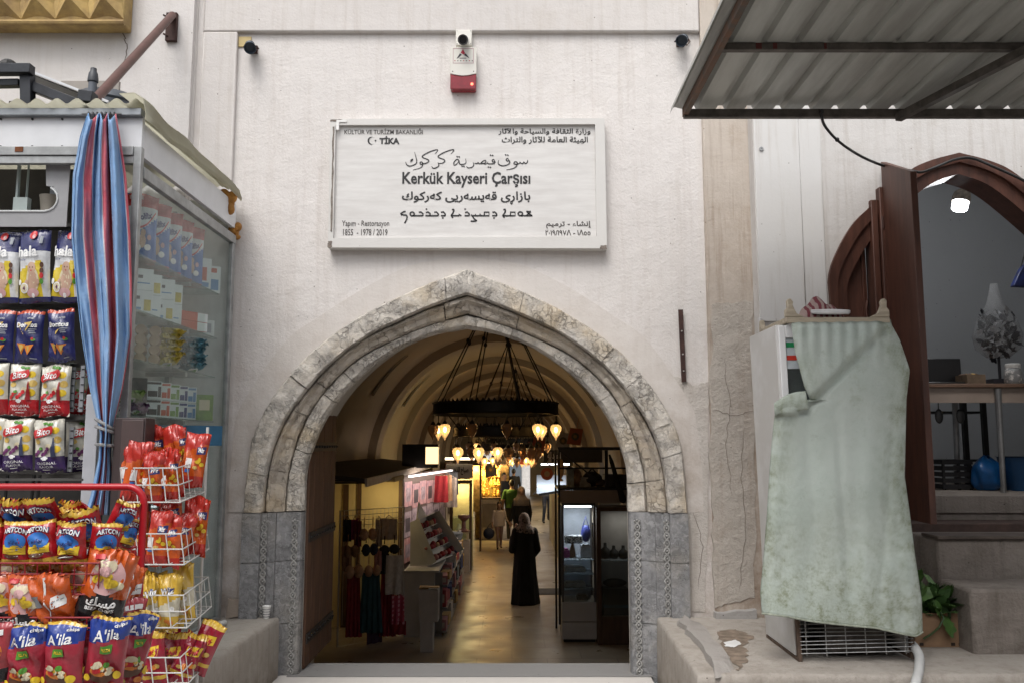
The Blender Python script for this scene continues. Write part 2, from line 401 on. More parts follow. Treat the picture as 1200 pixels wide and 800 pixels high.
# ------------------------------------------------------------------ gate facade
def prof(pts, Y=WY, ax=546):
    q = [(P(ax + hw, py, Y).x - P(ax, py, Y).x, P(ax, py, Y).z) for py, hw in pts]
    return q
def resample(q, n):
    pts = spline(q, 8); d = [0]
    for i in range(1, len(pts)): d.append(d[-1] + (pts[i] - pts[i - 1]).length)
    out = []; j = 0
    for k in range(n + 1):
        t = d[-1] * k / n
        while j < len(d) - 2 and d[j + 1] < t: j += 1
        f = (t - d[j]) / max(1e-9, d[j + 1] - d[j]); out.append(pts[j].lerp(pts[j + 1], min(1, max(0, f))))
    return out
NC = 90
K0 = resample(prof([(600, 260), (557, 256), (519, 251), (484, 237), (449, 214), (417, 185), (389, 152), (362, 107), (337, 54), (316, 0)]), NC)
K1 = resample(prof([(600, 238), (557, 234), (524, 226), (492, 212), (459, 189), (423, 156), (394, 117), (375, 78), (358, 39), (345, 0)]), NC)
K2 = resample(prof([(600, 216), (557, 212), (511, 200), (472, 180), (443, 157), (415, 124), (392, 78), (377, 39), (366, 0)]), NC)
K3 = resample(prof([(600, 194), (560, 193), (534, 188), (495, 172), (462, 150), (430, 117), (404, 78), (389, 39), (381, 0)]), NC)
KP = resample(prof([(600, 280), (560, 279), (500, 272), (469, 262), (400, 214), (371, 175), (342, 130), (318, 85), (306, 50), (300, 0)]), NC)
def full(K):     # left foot -> apex -> right foot, as (x, z)
    return [(AX - p.x, p.y) for p in K] + [(AX + p.x, p.y) for p in reversed(K[:-1])]
def lerpK(A, B, t): return [a.lerp(b, t) for a, b in zip(A, B)]
xl, xr = P(278, 40, WY).x, P(820, 34, WY).x; zt = P(546, 37, WY).z; TOP = 7.2
facade = thing('market_gate_building', 'whitewashed stucco facade of the old bazaar with a recessed panel around the pointed gate', 'building', (AX, WY, 0))
fo = full(K1); b = MB()
for (x0, z0), (x1, z1) in zip(fo, fo[1:]):
    b.add([(x0, PY, z0), (x1, PY, z1), (x1, PY, zt + .02), (x0, PY, zt + .02)], [(0, 1, 2, 3)])
b.add([(xl - .02, PY, -.2), (fo[0][0], PY, -.2), (fo[0][0], PY, zt + .02), (xl - .02, PY, zt + .02)], [(0, 1, 2, 3)])
b.add([(fo[-1][0], PY, -.2), (xr + .02, PY, -.2), (xr + .02, PY, zt + .02), (fo[-1][0], PY, zt + .02)], [(0, 1, 2, 3)])
b.build('recessed_panel', wall_m, facade, recalc=False)
xfl, xfr = P(226, 300, WY).x, P(886, 300, WY).x
b = MB(); b.box(xfl, xr, WY, WY + .5, zt, TOP); b.box(xfl, xl, WY, WY + .5, -.3, zt - .0005)
b.build('raised_frame', wall_side, facade, bevel=.012)
b = MB(); b.box(xr + .002, xfr, WY - .005, WY + .5, -.3, TOP)
b.build('stained_pier', wall_brown, facade, bevel=.012)
# thin plaster halo round the arch and old patches
b = MB(); a, c = full(K0), full(KP)
vs = [(x, PY - .008, z) for x, z in a] + [(x, PY - .008, z) for x, z in c] + [(x, PY, z) for x, z in c]; k = len(a)
b.add(vs, [(i, i + 1, k + i + 1, k + i) for i in range(k - 1)] + [(k + i, k + i + 1, 2 * k + i + 1, 2 * k + i) for i in range(k - 1)])
b.build('plaster_halo', plaster('halo_plaster', (.66, .62, .585), (.45, .40, .35), (.36, .29, .235), .5, lowz=(.6, 2.9), streak=.2), facade)
def patch(name, px, Y, th, m, amp=.012, seed=0, parent=facade, n=6):
    pts = [P(x, y, Y) for x, y in px]; q = ragged([(p.x, p.z) for p in pts], amp, n, seed)
    b = MB(); b.prism(q, Y - th, Y + .02); return b.build(name, m, parent)
patch('old_render_patch', [(733, 444), (741, 436), (748, 442), (770, 448), (790, 441), (812, 452), (829, 447), (830, 600), (826, 716), (806, 716), (796, 560), (762, 470)], PY, .007, plaster('rough_old_plaster', (.56, .52, .48), (.38, .34, .30), (.27, .215, .17), .75, streak=.4, bump=1.2), .010, 3)
patch('pier_render', [(834, 357), (882, 352), (885, 500), (884, 700), (838, 712), (832, 520)], WY - .005, .006, plaster('pier_old_render', (.50, .455, .405), (.36, .30, .245), (.27, .19, .14), .95, streak=.35, bump=1.5), .013, 5, n=11)
patch('foot_stone', [(837, 716), (884, 712), (884, 738), (838, 738)], WY - .005, .06, grey_patch, .008, 2, n=4)
patch('left_foot_render', [(268, 700), (281, 702), (283, 722), (266, 724)], WY, .02, plaster('brown_foot', (.36, .30, .25), (.25, .2, .16), (.2, .15, .1), .6), .008, 4, n=3)
# thin cracks as slender ribbons of missing plaster
def crack(px, Y, w, parent=facade):
    b = MB(); pts = [P(x, y, Y) for x, y in px]; q = ragged([(p.x, p.z) for p in pts], .012, 5, int(px[0][0]))[:-4]
    stroke(b, q, w, lambda x, y, l: Vector((x, Y - .0025, y)), False); return b.build('crack', mat('crack_shadow', (.20, .165, .135), .95), parent)
crack([(146, 12), (144, 40), (149, 52), (146, 72)], 6.2, .008)
crack([(812, 600), (824, 640), (818, 690)], PY - .008, .0035)

crack([(848, 420), (856, 470), (850, 520), (858, 580)], WY - .013, .003); crack([(872, 500), (868, 560), (874, 630), (866, 690)], WY - .013, .0035); crack([(836, 480), (860, 486), (884, 482)], WY - .013, .004)
gate = thing('pointed_stone_gateway', 'weathered alabaster pointed arch with three stepped mouldings on grey carved jambs', 'archway', (AX, WY, 0))
def arch_loft(name, seq, m, segs, seed, amp=.007):
    from mathutils import noise as mnoise; full_seq = []
    for (Ka, da), (Kb, db) in zip(seq, seq[1:]):
        for q_ in range(3): full_seq.append((lerpK(Ka, Kb, q_ / 3), da + (db - da) * q_ / 3))
    seq = full_seq + [seq[-1]]; r = random.Random(seed); b = MB(); N = 2 * NC; cuts = sorted(set([0, N] + [int(N * (i + r.uniform(-.18, .18)) / segs) for i in range(1, segs)]))
    for i0, i1 in zip(cuts, cuts[1:]):
        dy = r.uniform(-amp, amp); rows = []; sx_ = r.uniform(-.003, .003)
        def J(x, dep, z):
            p_ = Vector((x, dep, z)); n1 = mnoise.fractal(p_ * 9 + Vector((seed * 3, 0, 0)), .8, 2.1, 4); n2 = mnoise.fractal(p_ * 26, .8, 2.1, 3)
            return Vector((x + sx_ + .004 * n2, dep + dy + .011 * n1 + .005 * n2, z + sx_ + .004 * n1))
        for K, dep in seq:
            F = full(K); fr_ = [F[i] for i in range(i0, i1 + 1)]; fr_[0] = tuple(fr_[0][k] + (fr_[1][k] - fr_[0][k]) * .05 for k in (0, 1)); fr_[-1] = tuple(fr_[-1][k] + (fr_[-2][k] - fr_[-1][k]) * .05 for k in (0, 1)); rows.append([J(fx, dep, fz) for fx, fz in fr_])
        b.loft(rows, closed=False)
    return b.build(name, m, gate, smooth=38)
arch_loft('outer_moulding', [(K0, PY + .01), (K0, PY - .05), (lerpK(K0, K1, .07), PY - .068), (lerpK(K0, K1, .5), PY - .074), (lerpK(K0, K1, .94), PY - .068), (K1, PY - .05), (K1, PY + .03)], arch_out, 15, 1)
arch_loft('middle_moulding', [(K1, PY + .015), (lerpK(K1, K2, .1), PY - .012), (lerpK(K1, K2, .3), PY - .022), (lerpK(K1, K2, .5), PY + .012), (lerpK(K1, K2, .85), PY + .016), (K2, PY + .035), (K2, PY + .09)], arch_mid, 17, 2)
arch_loft('inner_moulding', [(K2, PY + .07), (lerpK(K2, K3, .12), PY + .045), (lerpK(K2, K3, .8), PY + .055), (K3, PY + .085), (K3, PY + .15)], arch_in, 19, 3)
hw = [K[0].x for K in (K0, K1, K2, K3)]
for s in (-1, 1):
    b = MB(); X = lambda h: AX + s * h; r = random.Random(11 + s)
    seq = [(hw[0], PY + .01), (hw[0], PY - .075), (hw[1] + .005, PY - .075), (hw[1] + .005, PY - .03), (hw[1] - .03, PY - .03), (hw[1] - .03, PY - .01), (hw[2] + .045, PY - .01), (hw[2] + .045, PY + .02), (hw[2] + .01, PY + .03), (hw[2] - .01, PY + .05), (hw[3] + .012, PY + .05), (hw[3] + .002, PY + .075), (hw[3] + .002, PY + .15)]
    zc = [-.15, .36, .80, Z600 - .002]
    for z0, z1 in zip(zc, zc[1:]):
        dy = r.uniform(-.004, .004); b.loft([[Vector((X(h), y + dy, z)) for h, y in seq] for z in (z0 + .002, z1 - .002)], closed=False)
    j = b.build('jamb', jamb_m, gate)
    for h, yy in (((hw[1] - .015 + hw[1] - .015) / 2 - .0, PY - .034), ((hw[2] + hw[3]) / 2 - .012, PY + .046)):
        q = MB()
        for ph in (0, math.pi):
            q.tube([Vector((X(h) + .020 * math.sin(t * 1.15 + ph), yy + .004 * math.cos(t * 1.15 * 2), .0 + t * .0195)) for t in [k * .9 for k in range(int((Z600 - .03) / .0195 / .9))]], .0075, 5)
        for zz in [0.0195 / 1.15 * math.pi * (k + .5) for k in range(int(Z600 / (.0195 / 1.15 * math.pi)))]: q.ell((X(h), yy, zz), (.009, .006, .009), 6, 4)
        q.build('braid_carving', braid_m, j, smooth=60)
# wall body behind the arch, with a wider opening
def KO(K, d): return [Vector((p.x + d * (1 if i < NC else 0), p.y + d * i / NC)) for i, p in enumerate(K)]
KB = KO(K3, .13); fb = full(KB); b = MB(); Y0, Y1 = PY + .15, 7.42
for Yq in (Y0, Y1):
    for (x0, z0), (x1, z1) in zip(fb, fb[1:]): b.add([(x0, Yq, z0), (x1, Yq, z1), (x1, Yq, 4.6), (x0, Yq, 4.6)], [(0, 1, 2, 3)])
    b.add([(-6.0, Yq, -1.4), (fb[0][0], Yq, -1.4), (fb[0][0], Yq, 4.6), (-6.0, Yq, 4.6)], [(0, 1, 2, 3)])
    xe_ = 1.78 if Yq == Y0 else 2.54; b.add([(fb[-1][0], Yq, -1.4), (xe_, Yq, -1.4), (xe_, Yq, 4.6), (fb[-1][0], Yq, 4.6)], [(0, 1, 2, 3)])
foot = [(fb[0][0], -1.4)] + fb + [(fb[-1][0], -1.4)]
b.loft([[Vector((x, Y, z)) for x, z in foot] for Y in (Y0, Y1)], closed=False)
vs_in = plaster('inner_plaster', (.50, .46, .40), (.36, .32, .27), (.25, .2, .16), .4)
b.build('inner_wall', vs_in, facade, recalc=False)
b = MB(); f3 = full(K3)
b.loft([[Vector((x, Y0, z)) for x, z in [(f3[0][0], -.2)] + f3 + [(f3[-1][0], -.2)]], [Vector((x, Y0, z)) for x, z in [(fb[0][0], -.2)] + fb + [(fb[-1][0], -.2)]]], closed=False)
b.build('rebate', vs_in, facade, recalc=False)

# ------------------------------------------------------------------ left neighbour wall and ledges
lw = thing('neighbour_wall', 'plain pale plaster wall above the snack kiosk with a hairline crack', 'wall', (-4, 6.2, 0))
b = MB(); b.box(-9, P(214, 300, 6.2).x, 6.2, 6.8, -.3, TOP); b.build('plaster_face', wall_left, lw)
b = MB(); xg = (P(214, 300, 6.2).x + xfl) / 2; b.box(P(214, 300, 6.2).x + .001, xfl - .001, 6.262, 6.8, -.3, TOP); b.tube([(xg - .03, 6.262, -.3), (xg - .03, 6.262, TOP)], .018, 8); b.build('shadow_groove', wall_side, lw)
cor = thing('carved_yellow_cornice', 'ochre yellow carved block with pyramid relief high on the left wall', 'cornice', tuple(P(60, 10, 6.1)))
ym = mat('ochre_paint', (.50, .35, .13), .8, 0, .35, 5, .7, 30, col2=(.24, .155, .07), lo=.34, hi=.66)
x0, x1 = P(-60, 0, 6.0).x, P(142, 0, 6.0).x; z0, z1 = P(0, 25, 6.0).z, P(0, 25, 6.0).z + .62
b = MB(); b.box(x0, x1, 6.06, 6.2, z0, z1); b.build('block', ym, cor, bevel=.015)
b = MB(); nn = 5; wd = (x1 - x0) / nn
for i in range(nn):
    for j in range(2):
        cx = x0 + wd * (i + .5); zb = z0 + .045 + j * .28; h = .25
        q = [(cx - wd * .5, zb), (cx - wd * .1, zb + h * .1), (cx + wd * .1, zb + h * .1), (cx + wd * .5, zb), (cx + wd * .42, zb + h * .5), (cx + wd * .5, zb + h), (cx, zb + h * .95), (cx - wd * .5, zb + h), (cx - wd * .42, zb + h * .5)]
        k = len(q); b.add([(x, 6.058, z) for x, z in q] + [(cx, 5.97, zb + h * .55)], [(a, (a + 1) % k, k) for a in range(k)])
b.tube([(x0, 6.05, z0 + .015), (x1 + .01, 6.05, z0 + .015)], .022, 8)
b.build('pyramid_relief', ym, cor)
def ledge(name, label, outline, z1, z0=-.1, seed=0):
    """cast concrete with worn, slightly wandering edges: the outline is walked in short steps and rounded over"""
    from mathutils import noise as mn_
    t = thing(name, label, 'ledge', (outline[0][0], outline[0][1], 0)); b = MB(); pts = []
    for i, p in enumerate(outline):
        q = outline[(i + 1) % len(outline)]; L = math.hypot(q[0] - p[0], q[1] - p[1]); k = max(1, int(L / .05))
        for a in range(k): pts.append(Vector((p[0] + (q[0] - p[0]) * a / k, p[1] + (q[1] - p[1]) * a / k, 0)))
    n = len(pts); cx = sum(p.x for p in pts) / n; cy = sum(p.y for p in pts) / n
    def ring(z, ins, am):
        out = []
        for i, p in enumerate(pts):
            t_ = (pts[(i + 1) % n] - pts[i - 1]).normalized(); nn = Vector((-t_.y, t_.x, 0))
            if nn.dot(Vector((cx - p.x, cy - p.y, 0))) < 0: nn = -nn
            w = am * (mn_.fractal(Vector((p.x * 5, p.y * 5, z * 3 + seed)), .8, 2.1, 4)); chip = max(0, mn_.noise(Vector((p.x * 9, p.y * 9, 7.3 + seed))) - .33) * .05 * (ins > 0 or z > z1 - .03)
            q_ = p + nn * (ins + w + chip); out.append(Vector((q_.x, q_.y, z - chip * .5)))
        return out
    rings = [ring(z0, 0, .004), ring(z1 * .5, 0, .006), ring(z1 - .035, .001, .006), ring(z1 - .012, .005, .008), ring(z1 - .003, .016, .008), ring(z1, .032, .006)]
    b.loft(rings, True); tri = tessellate_polygon([rings[-1]]); b.add(rings[-1], [tuple(q) for q in tri])
    b.build('body', conc, t, smooth=50); return t
ll = ledge('concrete_ledge', 'grey concrete ledge under the kiosk glass, left of the gate', [(-1.66, 6.285), (-5, 6.285), (-5, 4.88), (-1.70, 4.88)], LZ)
rl = ledge('concrete_platform', 'worn concrete platform under the fridge, right of the gate', [(1.03, 6.285), (.985, 4.72), (6, 4.72), (6, 6.285)], LZ + .0)
b = MB(); pts = [G(x, y, LZ) for x, y in [(800, 722), (832, 742), (862, 785), (838, 792), (812, 752), (792, 728)]]
q = ragged([(p.x, p.y) for p in pts], .02, 5, 4); n = len(q); tri = tessellate_polygon([[Vector((x, y, 0)) for x, y in q]])
cx = sum(p[0] for p in q) / n; cy = sum(p[1] for p in q) / n
b.add([(x, y, LZ - .01) for x, y in q] + [(cx + (x - cx) * .8, cy + (y - cy) * .86, LZ + .035) for x, y in q], [tuple(i + n for i in t) for t in tri] + [(i, (i + 1) % n, (i + 1) % n + n, i + n) for i in range(n)])
b.build('mortar_smear', plaster('mortar_grey', (.36, .335, .31), (.24, .21, .19), (.16, .14, .12), .9, bump=1.6), rl, smooth=60)
q = ragged([(p_.x, p_.y) for p_ in [G(x, y, LZ) for x, y in [(840, 740), (862, 737), (884, 746), (872, 756), (878, 768), (866, 786), (858, 776), (848, 760)]]], .018, 7, 6); b = MB(); b.add([(x, y, LZ + .003) for x, y in q], [tuple(t) for t in tessellate_polygon([[Vector((x, y, 0)) for x, y in q]])]); b.build('brown_stain', mat('damp_brown_dirt', (.26, .20, .15), .85, 0, .5, 16, .6, 60), rl)
b = MB(); pts = [G(x, y, LZ + .006) for x, y in [(848, 752), (862, 749), (869, 754), (860, 758), (850, 757)]]
q = ragged([(p.x, p.y) for p in pts], .008, 5, 2); b.add([(x, y, LZ + .007) for x, y in q], [tuple(t) for t in tessellate_polygon([[Vector((x, y, 0)) for x, y in q]])]); b.build('spilt_paint', mat('white_spill', (.75, .75, .74), .6), rl)
cr = Vector(G(312, 724, LZ))
cup = thing('paper_cup', 'small white paper cup with grey print on the left ledge by the gate jamb', 'cup', tuple(cr))
b = MB(); b.lathe([(.020, 0), (.0285, .082), (.0265, .082), (.019, .006)], cr, 20); b.lathe([(.0285, .080), (.0305, .083), (.0285, .087), (.027, .083)], cr, 20)
pc = b.build('cup_body', mat('cup_paper', (.80, .79, .77), .6), cup, smooth=40)
b = MB()
for i in range(4):
    for j in range(9):
        a = -math.pi + j * .36 + (i % 2) * .18; z = .014 + i * .017; rr = .0205 + z * .105
        for k in range(1): b.box(-.0032, .0032, -.0006, .0006, -.0035, .0035, 0, Matrix.Translation(cr + Vector((rr * math.cos(a), rr * math.sin(a), z))) @ Euler((0, 0, a + math.pi / 2)).to_matrix().to_4x4())
b.build('print', mat('cup_print', (.22, .22, .23), .7), pc)
pp = thing('white_pvc_pipe', 'white plastic pipe lying along the left ledge against the wall', 'pipe', tuple(G(240, 742, LZ)))
b = MB(); b.tube([G(205, 752, LZ + .02), G(236, 741, LZ + .02), G(263, 729, LZ + .02)], .02, 10); b.build('pipe_body', mat('pvc_white', (.62, .62, .6), .5), pp, smooth=40)
bar = thing('rusty_iron_bar', 'thin rusted iron flat bar fixed upright on the plaster right of the arch', 'iron bar', tuple(P(799, 405, PY)))
b = MB(); a, c = P(797.5, 363, PY - .02), P(801.5, 447, PY - .02); b.bar(a, c, .034, .012, up=(0, 1, 0)); b.build('flat', rust, bar)
b = MB()
for t in (.3, .62, .85):
    p = a.lerp(c, t); b.lathe([(.006, .0), (.006, .008)], p + Vector((0, -.012, 0)), 8, axis='Y')
b.build('rivet', mat('bright_rivet', (.5, .48, .46), .5, .6), bar)

# ------------------------------------------------------------------ vaulted bazaar behind the gate
VX, VHW, VZ0, VH = -.28, 2.6, 1.15, 2.7
def vprof(hw, h, z0, n=26):
    r = (h * h + hw * hw) / (2 * hw); cx = hw - r; out = []
    a1 = math.atan2(h, -cx)
    for i in range(n + 1):
        a = a1 * i / n; out.append((cx + r * math.cos(a), z0 + r * math.sin(a)))
    return [(VX - x, z) for x, z in out] + [(VX + x, z) for x, z in reversed(out[:-1])]
arc = thing('vaulted_arcade', 'plastered barrel vault of the covered market with transverse rib arches', 'vaulted hall', (VX, 7.3, FZ))
vault_m = plaster('vault_plaster', (.37, .31, .245), (.26, .21, .165), (.3, .24, .18), .35)
low_m = plaster('arcade_wall', (.36, .31, .25), (.25, .2, .16), (.16, .13, .1), .5)
VP = vprof(VHW, VH, VZ0); b = MB()
b.loft([[Vector((x, Y, z)) for x, z in VP] for Y in (7.42, 46)], closed=False); b.build('vault', vault_m, arc, smooth=30, recalc=False)
b = MB(); SH = 1.35
for s in (-1, 1):
    x = VX + s * VHW; xb = VX + s * (VHW + SH)
    b.box(min(x, x + s * .25), max(x, x + s * .25), 7.3, 46, .95, VZ0 + .25)          # lintel above the shops
    b.box(min(xb, xb + s * .15), max(xb, xb + s * .15), 7.3, 46, FZ - .1, 1.2)         # back of the shops
    b.box(min(x + s * .25, xb + s * .15), max(x + s * .25, xb + s * .15), 7.3, 46, .96, 1.15)
b.build('shop_wall', low_m, arc)
ribY = [8.4, 12.9, 17.4, 21.9, 26.4, 30.9, 35.4, 39.9, 44.4]
RP = vprof(VHW - .16, VH - .17, VZ0)
for Y in ribY:
    b = MB(); rw = .34
    b.loft([[Vector((x, Y - rw, z)) for x, z in VP], [Vector((x, Y - rw, z)) for x, z in RP], [Vector((x, Y + rw, z)) for x, z in RP], [Vector((x, Y + rw, z)) for x, z in VP]], closed=False)
    b.build('rib', vault_m, arc, smooth=30)
for Y in ribY:
    for s in (-1, 1):
        x = VX + s * VHW; b = MB(); b.box(min(x - s * .12, x + s * 1.3), max(x - s * .12, x + s * 1.3), Y - .2, Y + .2, FZ - .05, VZ0 - .001); b.build('pier', vault_m if Y < 12 else low_m, arc)
for Y in (10.7, 15.2, 19.6):                  # tall slit windows in the left haunch, dark sheets with the shade of the openings painted in
    for s in (-1, 1):
        b = MB(); i0, i1 = 9, 15; q = [VP[i] if s < 0 else VP[len(VP) - 1 - i] for i in range(i0, i1 + 1)]
        b.loft([[Vector((x - (x - VX) * .012, Y - .13 + .03 * k, z - .02)) for k, (x, z) in enumerate(q)], [Vector((x - (x - VX) * .012, Y + .13, z - .02)) for x, z in q]], closed=False)
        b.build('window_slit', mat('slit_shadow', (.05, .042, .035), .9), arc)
b = MB(); VX0, VX1 = VX - 1.25, VX + 1.25
b.box(-5.2, VX0, 46, 46.4, FZ - .1, 4.2); b.box(VX1, 4.6, 46, 46.4, FZ - .1, 4.2); b.box(VX0, VX1, 46, 46.4, 1.6, 4.2)
b.build('end_wall', low_m, arc)
fw = thing('far_street_house', 'pale sunlit house front across the street beyond the far end of the bazaar', 'building', (0, 54, FZ))
b = MB(); b.box(-12, 12, 54, 55, FZ - .1, 6); b.build('wall', mat('far_plaster', (.62, .60, .57), .9), fw)
b = MB(); b.box(-.2, .6, 53.95, 54.0, FZ, 1.0); b.build('door', mat('far_door', (.12, .14, .16), .6), fw)

# opened gate leaf, folded against the left reveal
leaf = thing('wooden_gate_leaf', 'dark studded timber gate leaf folded open inside the left of the arch', 'door', (-1.52, 6.64, 0.01))
b = MB(); xs = AX - hw[3] + .012; LX = xs
for k in range(6):
    ya = 6.47 + k * .155; top = 2.02 - .0 * k
    b.box(LX - .045, LX + .002 * (k % 2), ya + .002, ya + .153, .012, top + .05 * k)
b.build('planks', dark_wood, leaf, bevel=.004)
for z in (.22, .95, 1.62):
    b = MB(); b.box(LX + .003, LX + .014, 6.475, 7.39, z - .035, z + .035); rr = b.build('iron_strap', mat('strap_iron', (.04, .032, .028), .6, .4), leaf)
    b = MB()
    for k in range(10): b.ell((LX + .016, 6.51 + k * .094, z), (.012, .011, .011), 8, 5)
    b.build('stud', black_m, rr, smooth=60)

# the other side of the street, behind the viewer
op = thing('opposite_building', 'plastered house across the street facing the market gate', 'building', (0, -5.2, 0))
b = MB(); b.box(-40, 40, -6, -5.2, 3.1, 6.2); b.build('upper_wall', wall_left, op)
b = MB(); b.box(-40, 40, -6, -5.0, -.1, 3.099); b.build('shop_fronts', mat('shop_fronts_dark', (.30, .27, .24), .8, 0, .6, .8), op)
# ------------------------------------------------------------------ name board
SY = 6.225
sign = thing('name_board', 'large framed white stone name board in four scripts hung above the gate', 'sign', tuple(P(548, 292, SY)))
frame_m = plaster('board_frame', (.66, .645, .62), (.45, .42, .38), (.4, .34, .28), .3, bump=.12)
face_m = mat('board_face', (.665, .65, .63), .5, 0, .10, 3, .015, 8, stretch=(1, 1, 7), col2=(.57, .55, .53))
c4 = [P(388, 141, SY), P(708, 140, SY), P(711, 292, SY), P(385, 291, SY)]
i4 = [P(394, 148, SY), P(697, 147, SY), P(699, 278, SY), P(391, 280, SY)]
b = MB(); y0, y1, yi = SY - .022, SY + .07, SY + .005
def at(v, y): return Vector((v.x, y, v.z))
for k in range(4):
    k2 = (k + 1) % 4
    b.add([at(c4[k], y0), at(c4[k2], y0), at(i4[k2], y0), at(i4[k], y0), at(i4[k2], yi), at(i4[k], yi), at(c4[k], y1), at(c4[k2], y1)],
          [(0, 1, 2, 3), (3, 2, 4, 5), (0, 1, 7, 6)])
b.build('frame', frame_m, sign)
b = MB(); b.add([at(v, yi + .001) for v in i4], [(0, 1, 2, 3)]); b.build('panel', face_m, sign)
b = MB()                                  # chipped left edge and cracked corner
e0, e1 = P(391.5, 150, SY), P(389.0, 272, SY)
q = ragged([(e0.x - .006, e0.z), (e0.x + .006, e0.z), (e1.x + .005, e1.z), (e1.x - .006, e1.z)], .004, 14, 3); b.prism(q, y0 - .003, y0 + .004)
for a_, c_ in (((388, 142), (402, 144)), ((385, 284), (390, 291)), ((703, 289), (711, 293))):
    p_, r_ = P(*a_, SY), P(*c_, SY); b.prism(ragged([(p_.x, r_.z), (r_.x, r_.z + .004), (r_.x, p_.z), (p_.x, p_.z)], .005, 5, 8), y0 - .003, y0 + .004)
b.build('chipped_edge', mat('chipped_edge', (.25, .21, .18), .9, var=.5, scale=40), sign)
b = MB(); p_, r_ = P(396, 142.5, SY), P(407, 145, SY); b.box(p_.x, r_.x, y0 - .007, y0, r_.z, p_.z); p_, r_ = P(395, 143, SY), P(398, 154, SY); b.box(p_.x, r_.x, y0 - .0072, y0, r_.z, p_.z)
b.build('white_patch', mat('filler_white', (.8, .79, .77), .6), sign)
ink = mat('engraved_ink', (.022, .021, .022), .6, 0, .3, 30)
ink2 = mat('faded_ink', (.085, .075, .07), .6, 0, .3, 30)
def letters(name, items, m, parent, to):
    for body, x0, x1, yt, yb, kw in items:
        b = MB(); w = abs((to(x1, yt) - to(x0, yt)).length); h = abs((to(x0, yb) - to(x0, yt)).length)
        vs, fs = text2d(body, w, h, **kw); c = (to(x0, yt) + to(x1, yb)) / 2
        b.add([c + Vector((v.x, -v.z - .0016, v.y)) for v in vs], fs); b.build(name, m, parent, recalc=False)
tS = lambda x, y: at(P(x, y, SY), yi)
A = dict(arabic=True)
letters('main_lettering', [('Kerkük Kayseri Çarşısı', 471.5, 621.5, 201.5, 220, dict(bold=.024)), ('بازاڕی قەیسەریی کەرکوک'.replace('ک', 'ك'), 471, 621.5, 224.5, 240, dict(arabic=True, bold=.024)),
                           ('TİKA', 444.5, 468, 159.5, 169, dict(bold=.045))], ink, sign, tS)
letters('corner_lettering', [('KÜLTÜR VE TURİZM BAKANLIĞI', 403.5, 495.5, 150.5, 157.5, dict(bold=.012)),
                             ('Yapım - Restorasyon', 400.5, 456, 258.5, 267, dict(bold=.008)), ('1855  - 1978 / 2019', 402, 454, 268.5, 276, dict(bold=.008)),
                             ('إنشاء - ترميم', 640, 693, 259, 268, dict(arabic=True, bold=.02)), ('٢٠١٩/١٩٧Λ - ١Λ٥٥', 639, 692, 269.5, 276, dict(arabic=True, bold=.02))], ink2, sign, tS)
letters('ministry_lettering', [('وزارة الثقافة والسياحة والآثار', 584, 692, 150.5, 158.5, dict(arabic=True, bold=.022)), ('الهيئة العامة للآثار والتراث', 588, 689, 160, 169, dict(arabic=True, bold=.022))], ink, sign, tS)
b = MB(); to = lambda x, y, l: tS(x, y) + Vector((0, -.0016, 0))
K7 = lambda pts: [(465 + x / 7.27, 170 + y / 7.27) for x, y in pts]
for pts in ([(1115, 128), (1112, 148), (1096, 158), (1080, 142)], [(1081, 142), (1078, 155), (1060, 158), (1048, 144)], [(1048, 144), (1045, 157), (1030, 161), (1012, 165), (998, 160), (1002, 146), (1018, 144), (1028, 158), (1016, 185), (985, 202), (932, 212)],
            [(958, 135), (945, 115), (931, 125), (940, 137), (958, 135), (962, 150), (945, 168), (908, 178), (875, 170), (863, 152), (869, 130)], [(836, 140), (825, 124), (812, 132), (820, 145), (837, 142), (830, 157), (800, 161), (776, 158), (774, 143)],
            [(776, 158), (755, 161), (735, 158), (716, 158), (735, 138), (755, 132), (757, 148), (735, 160)], [(716, 158), (700, 160), (690, 145)], [(692, 150), (682, 159), (660, 155)], [(650, 148), (655, 173), (640, 190), (610, 195), (592, 184)],
            [(586, 116), (589, 150), (572, 164), (545, 166), (532, 156), (528, 130), (508, 124), (486, 150), (489, 172), (510, 162), (530, 136)],
            [(460, 77), (486, 45), (465, 42), (400, 65), (350, 100), (400, 124), (408, 140), (385, 155), (350, 158)], [(350, 148), (358, 173), (340, 192), (312, 199), (294, 182)],
            [(324, 77), (349, 45), (330, 42), (265, 65), (215, 100), (263, 124), (272, 140), (250, 155), (222, 160), (205, 166), (197, 154), (208, 144), (222, 160), (212, 186), (188, 200), (138, 213)],
            [(151, 60), (168, 128), (166, 155), (142, 172), (110, 180), (85, 170), (74, 145)], [(113, 146), (124, 138), (136, 122), (120, 128), (122, 136)]):
    stroke(b, K7(pts), 1.25, to)
for x, y in ((928, 85), (946, 87), (780, 189), (797, 191), (799, 88), (817, 90), (556, 181), (572, 183), (514, 100), (531, 102)):
    stroke(b, K7([(x - 5, y - 5), (x + 5, y + 5)]), 1.5, to, False, taper=False)
b.build('handwritten_lettering', ink, sign, recalc=False); b = MB()
K8 = lambda pts, o: [(o + x / 13.95, 238 + y / 13.95) for x, y in pts]
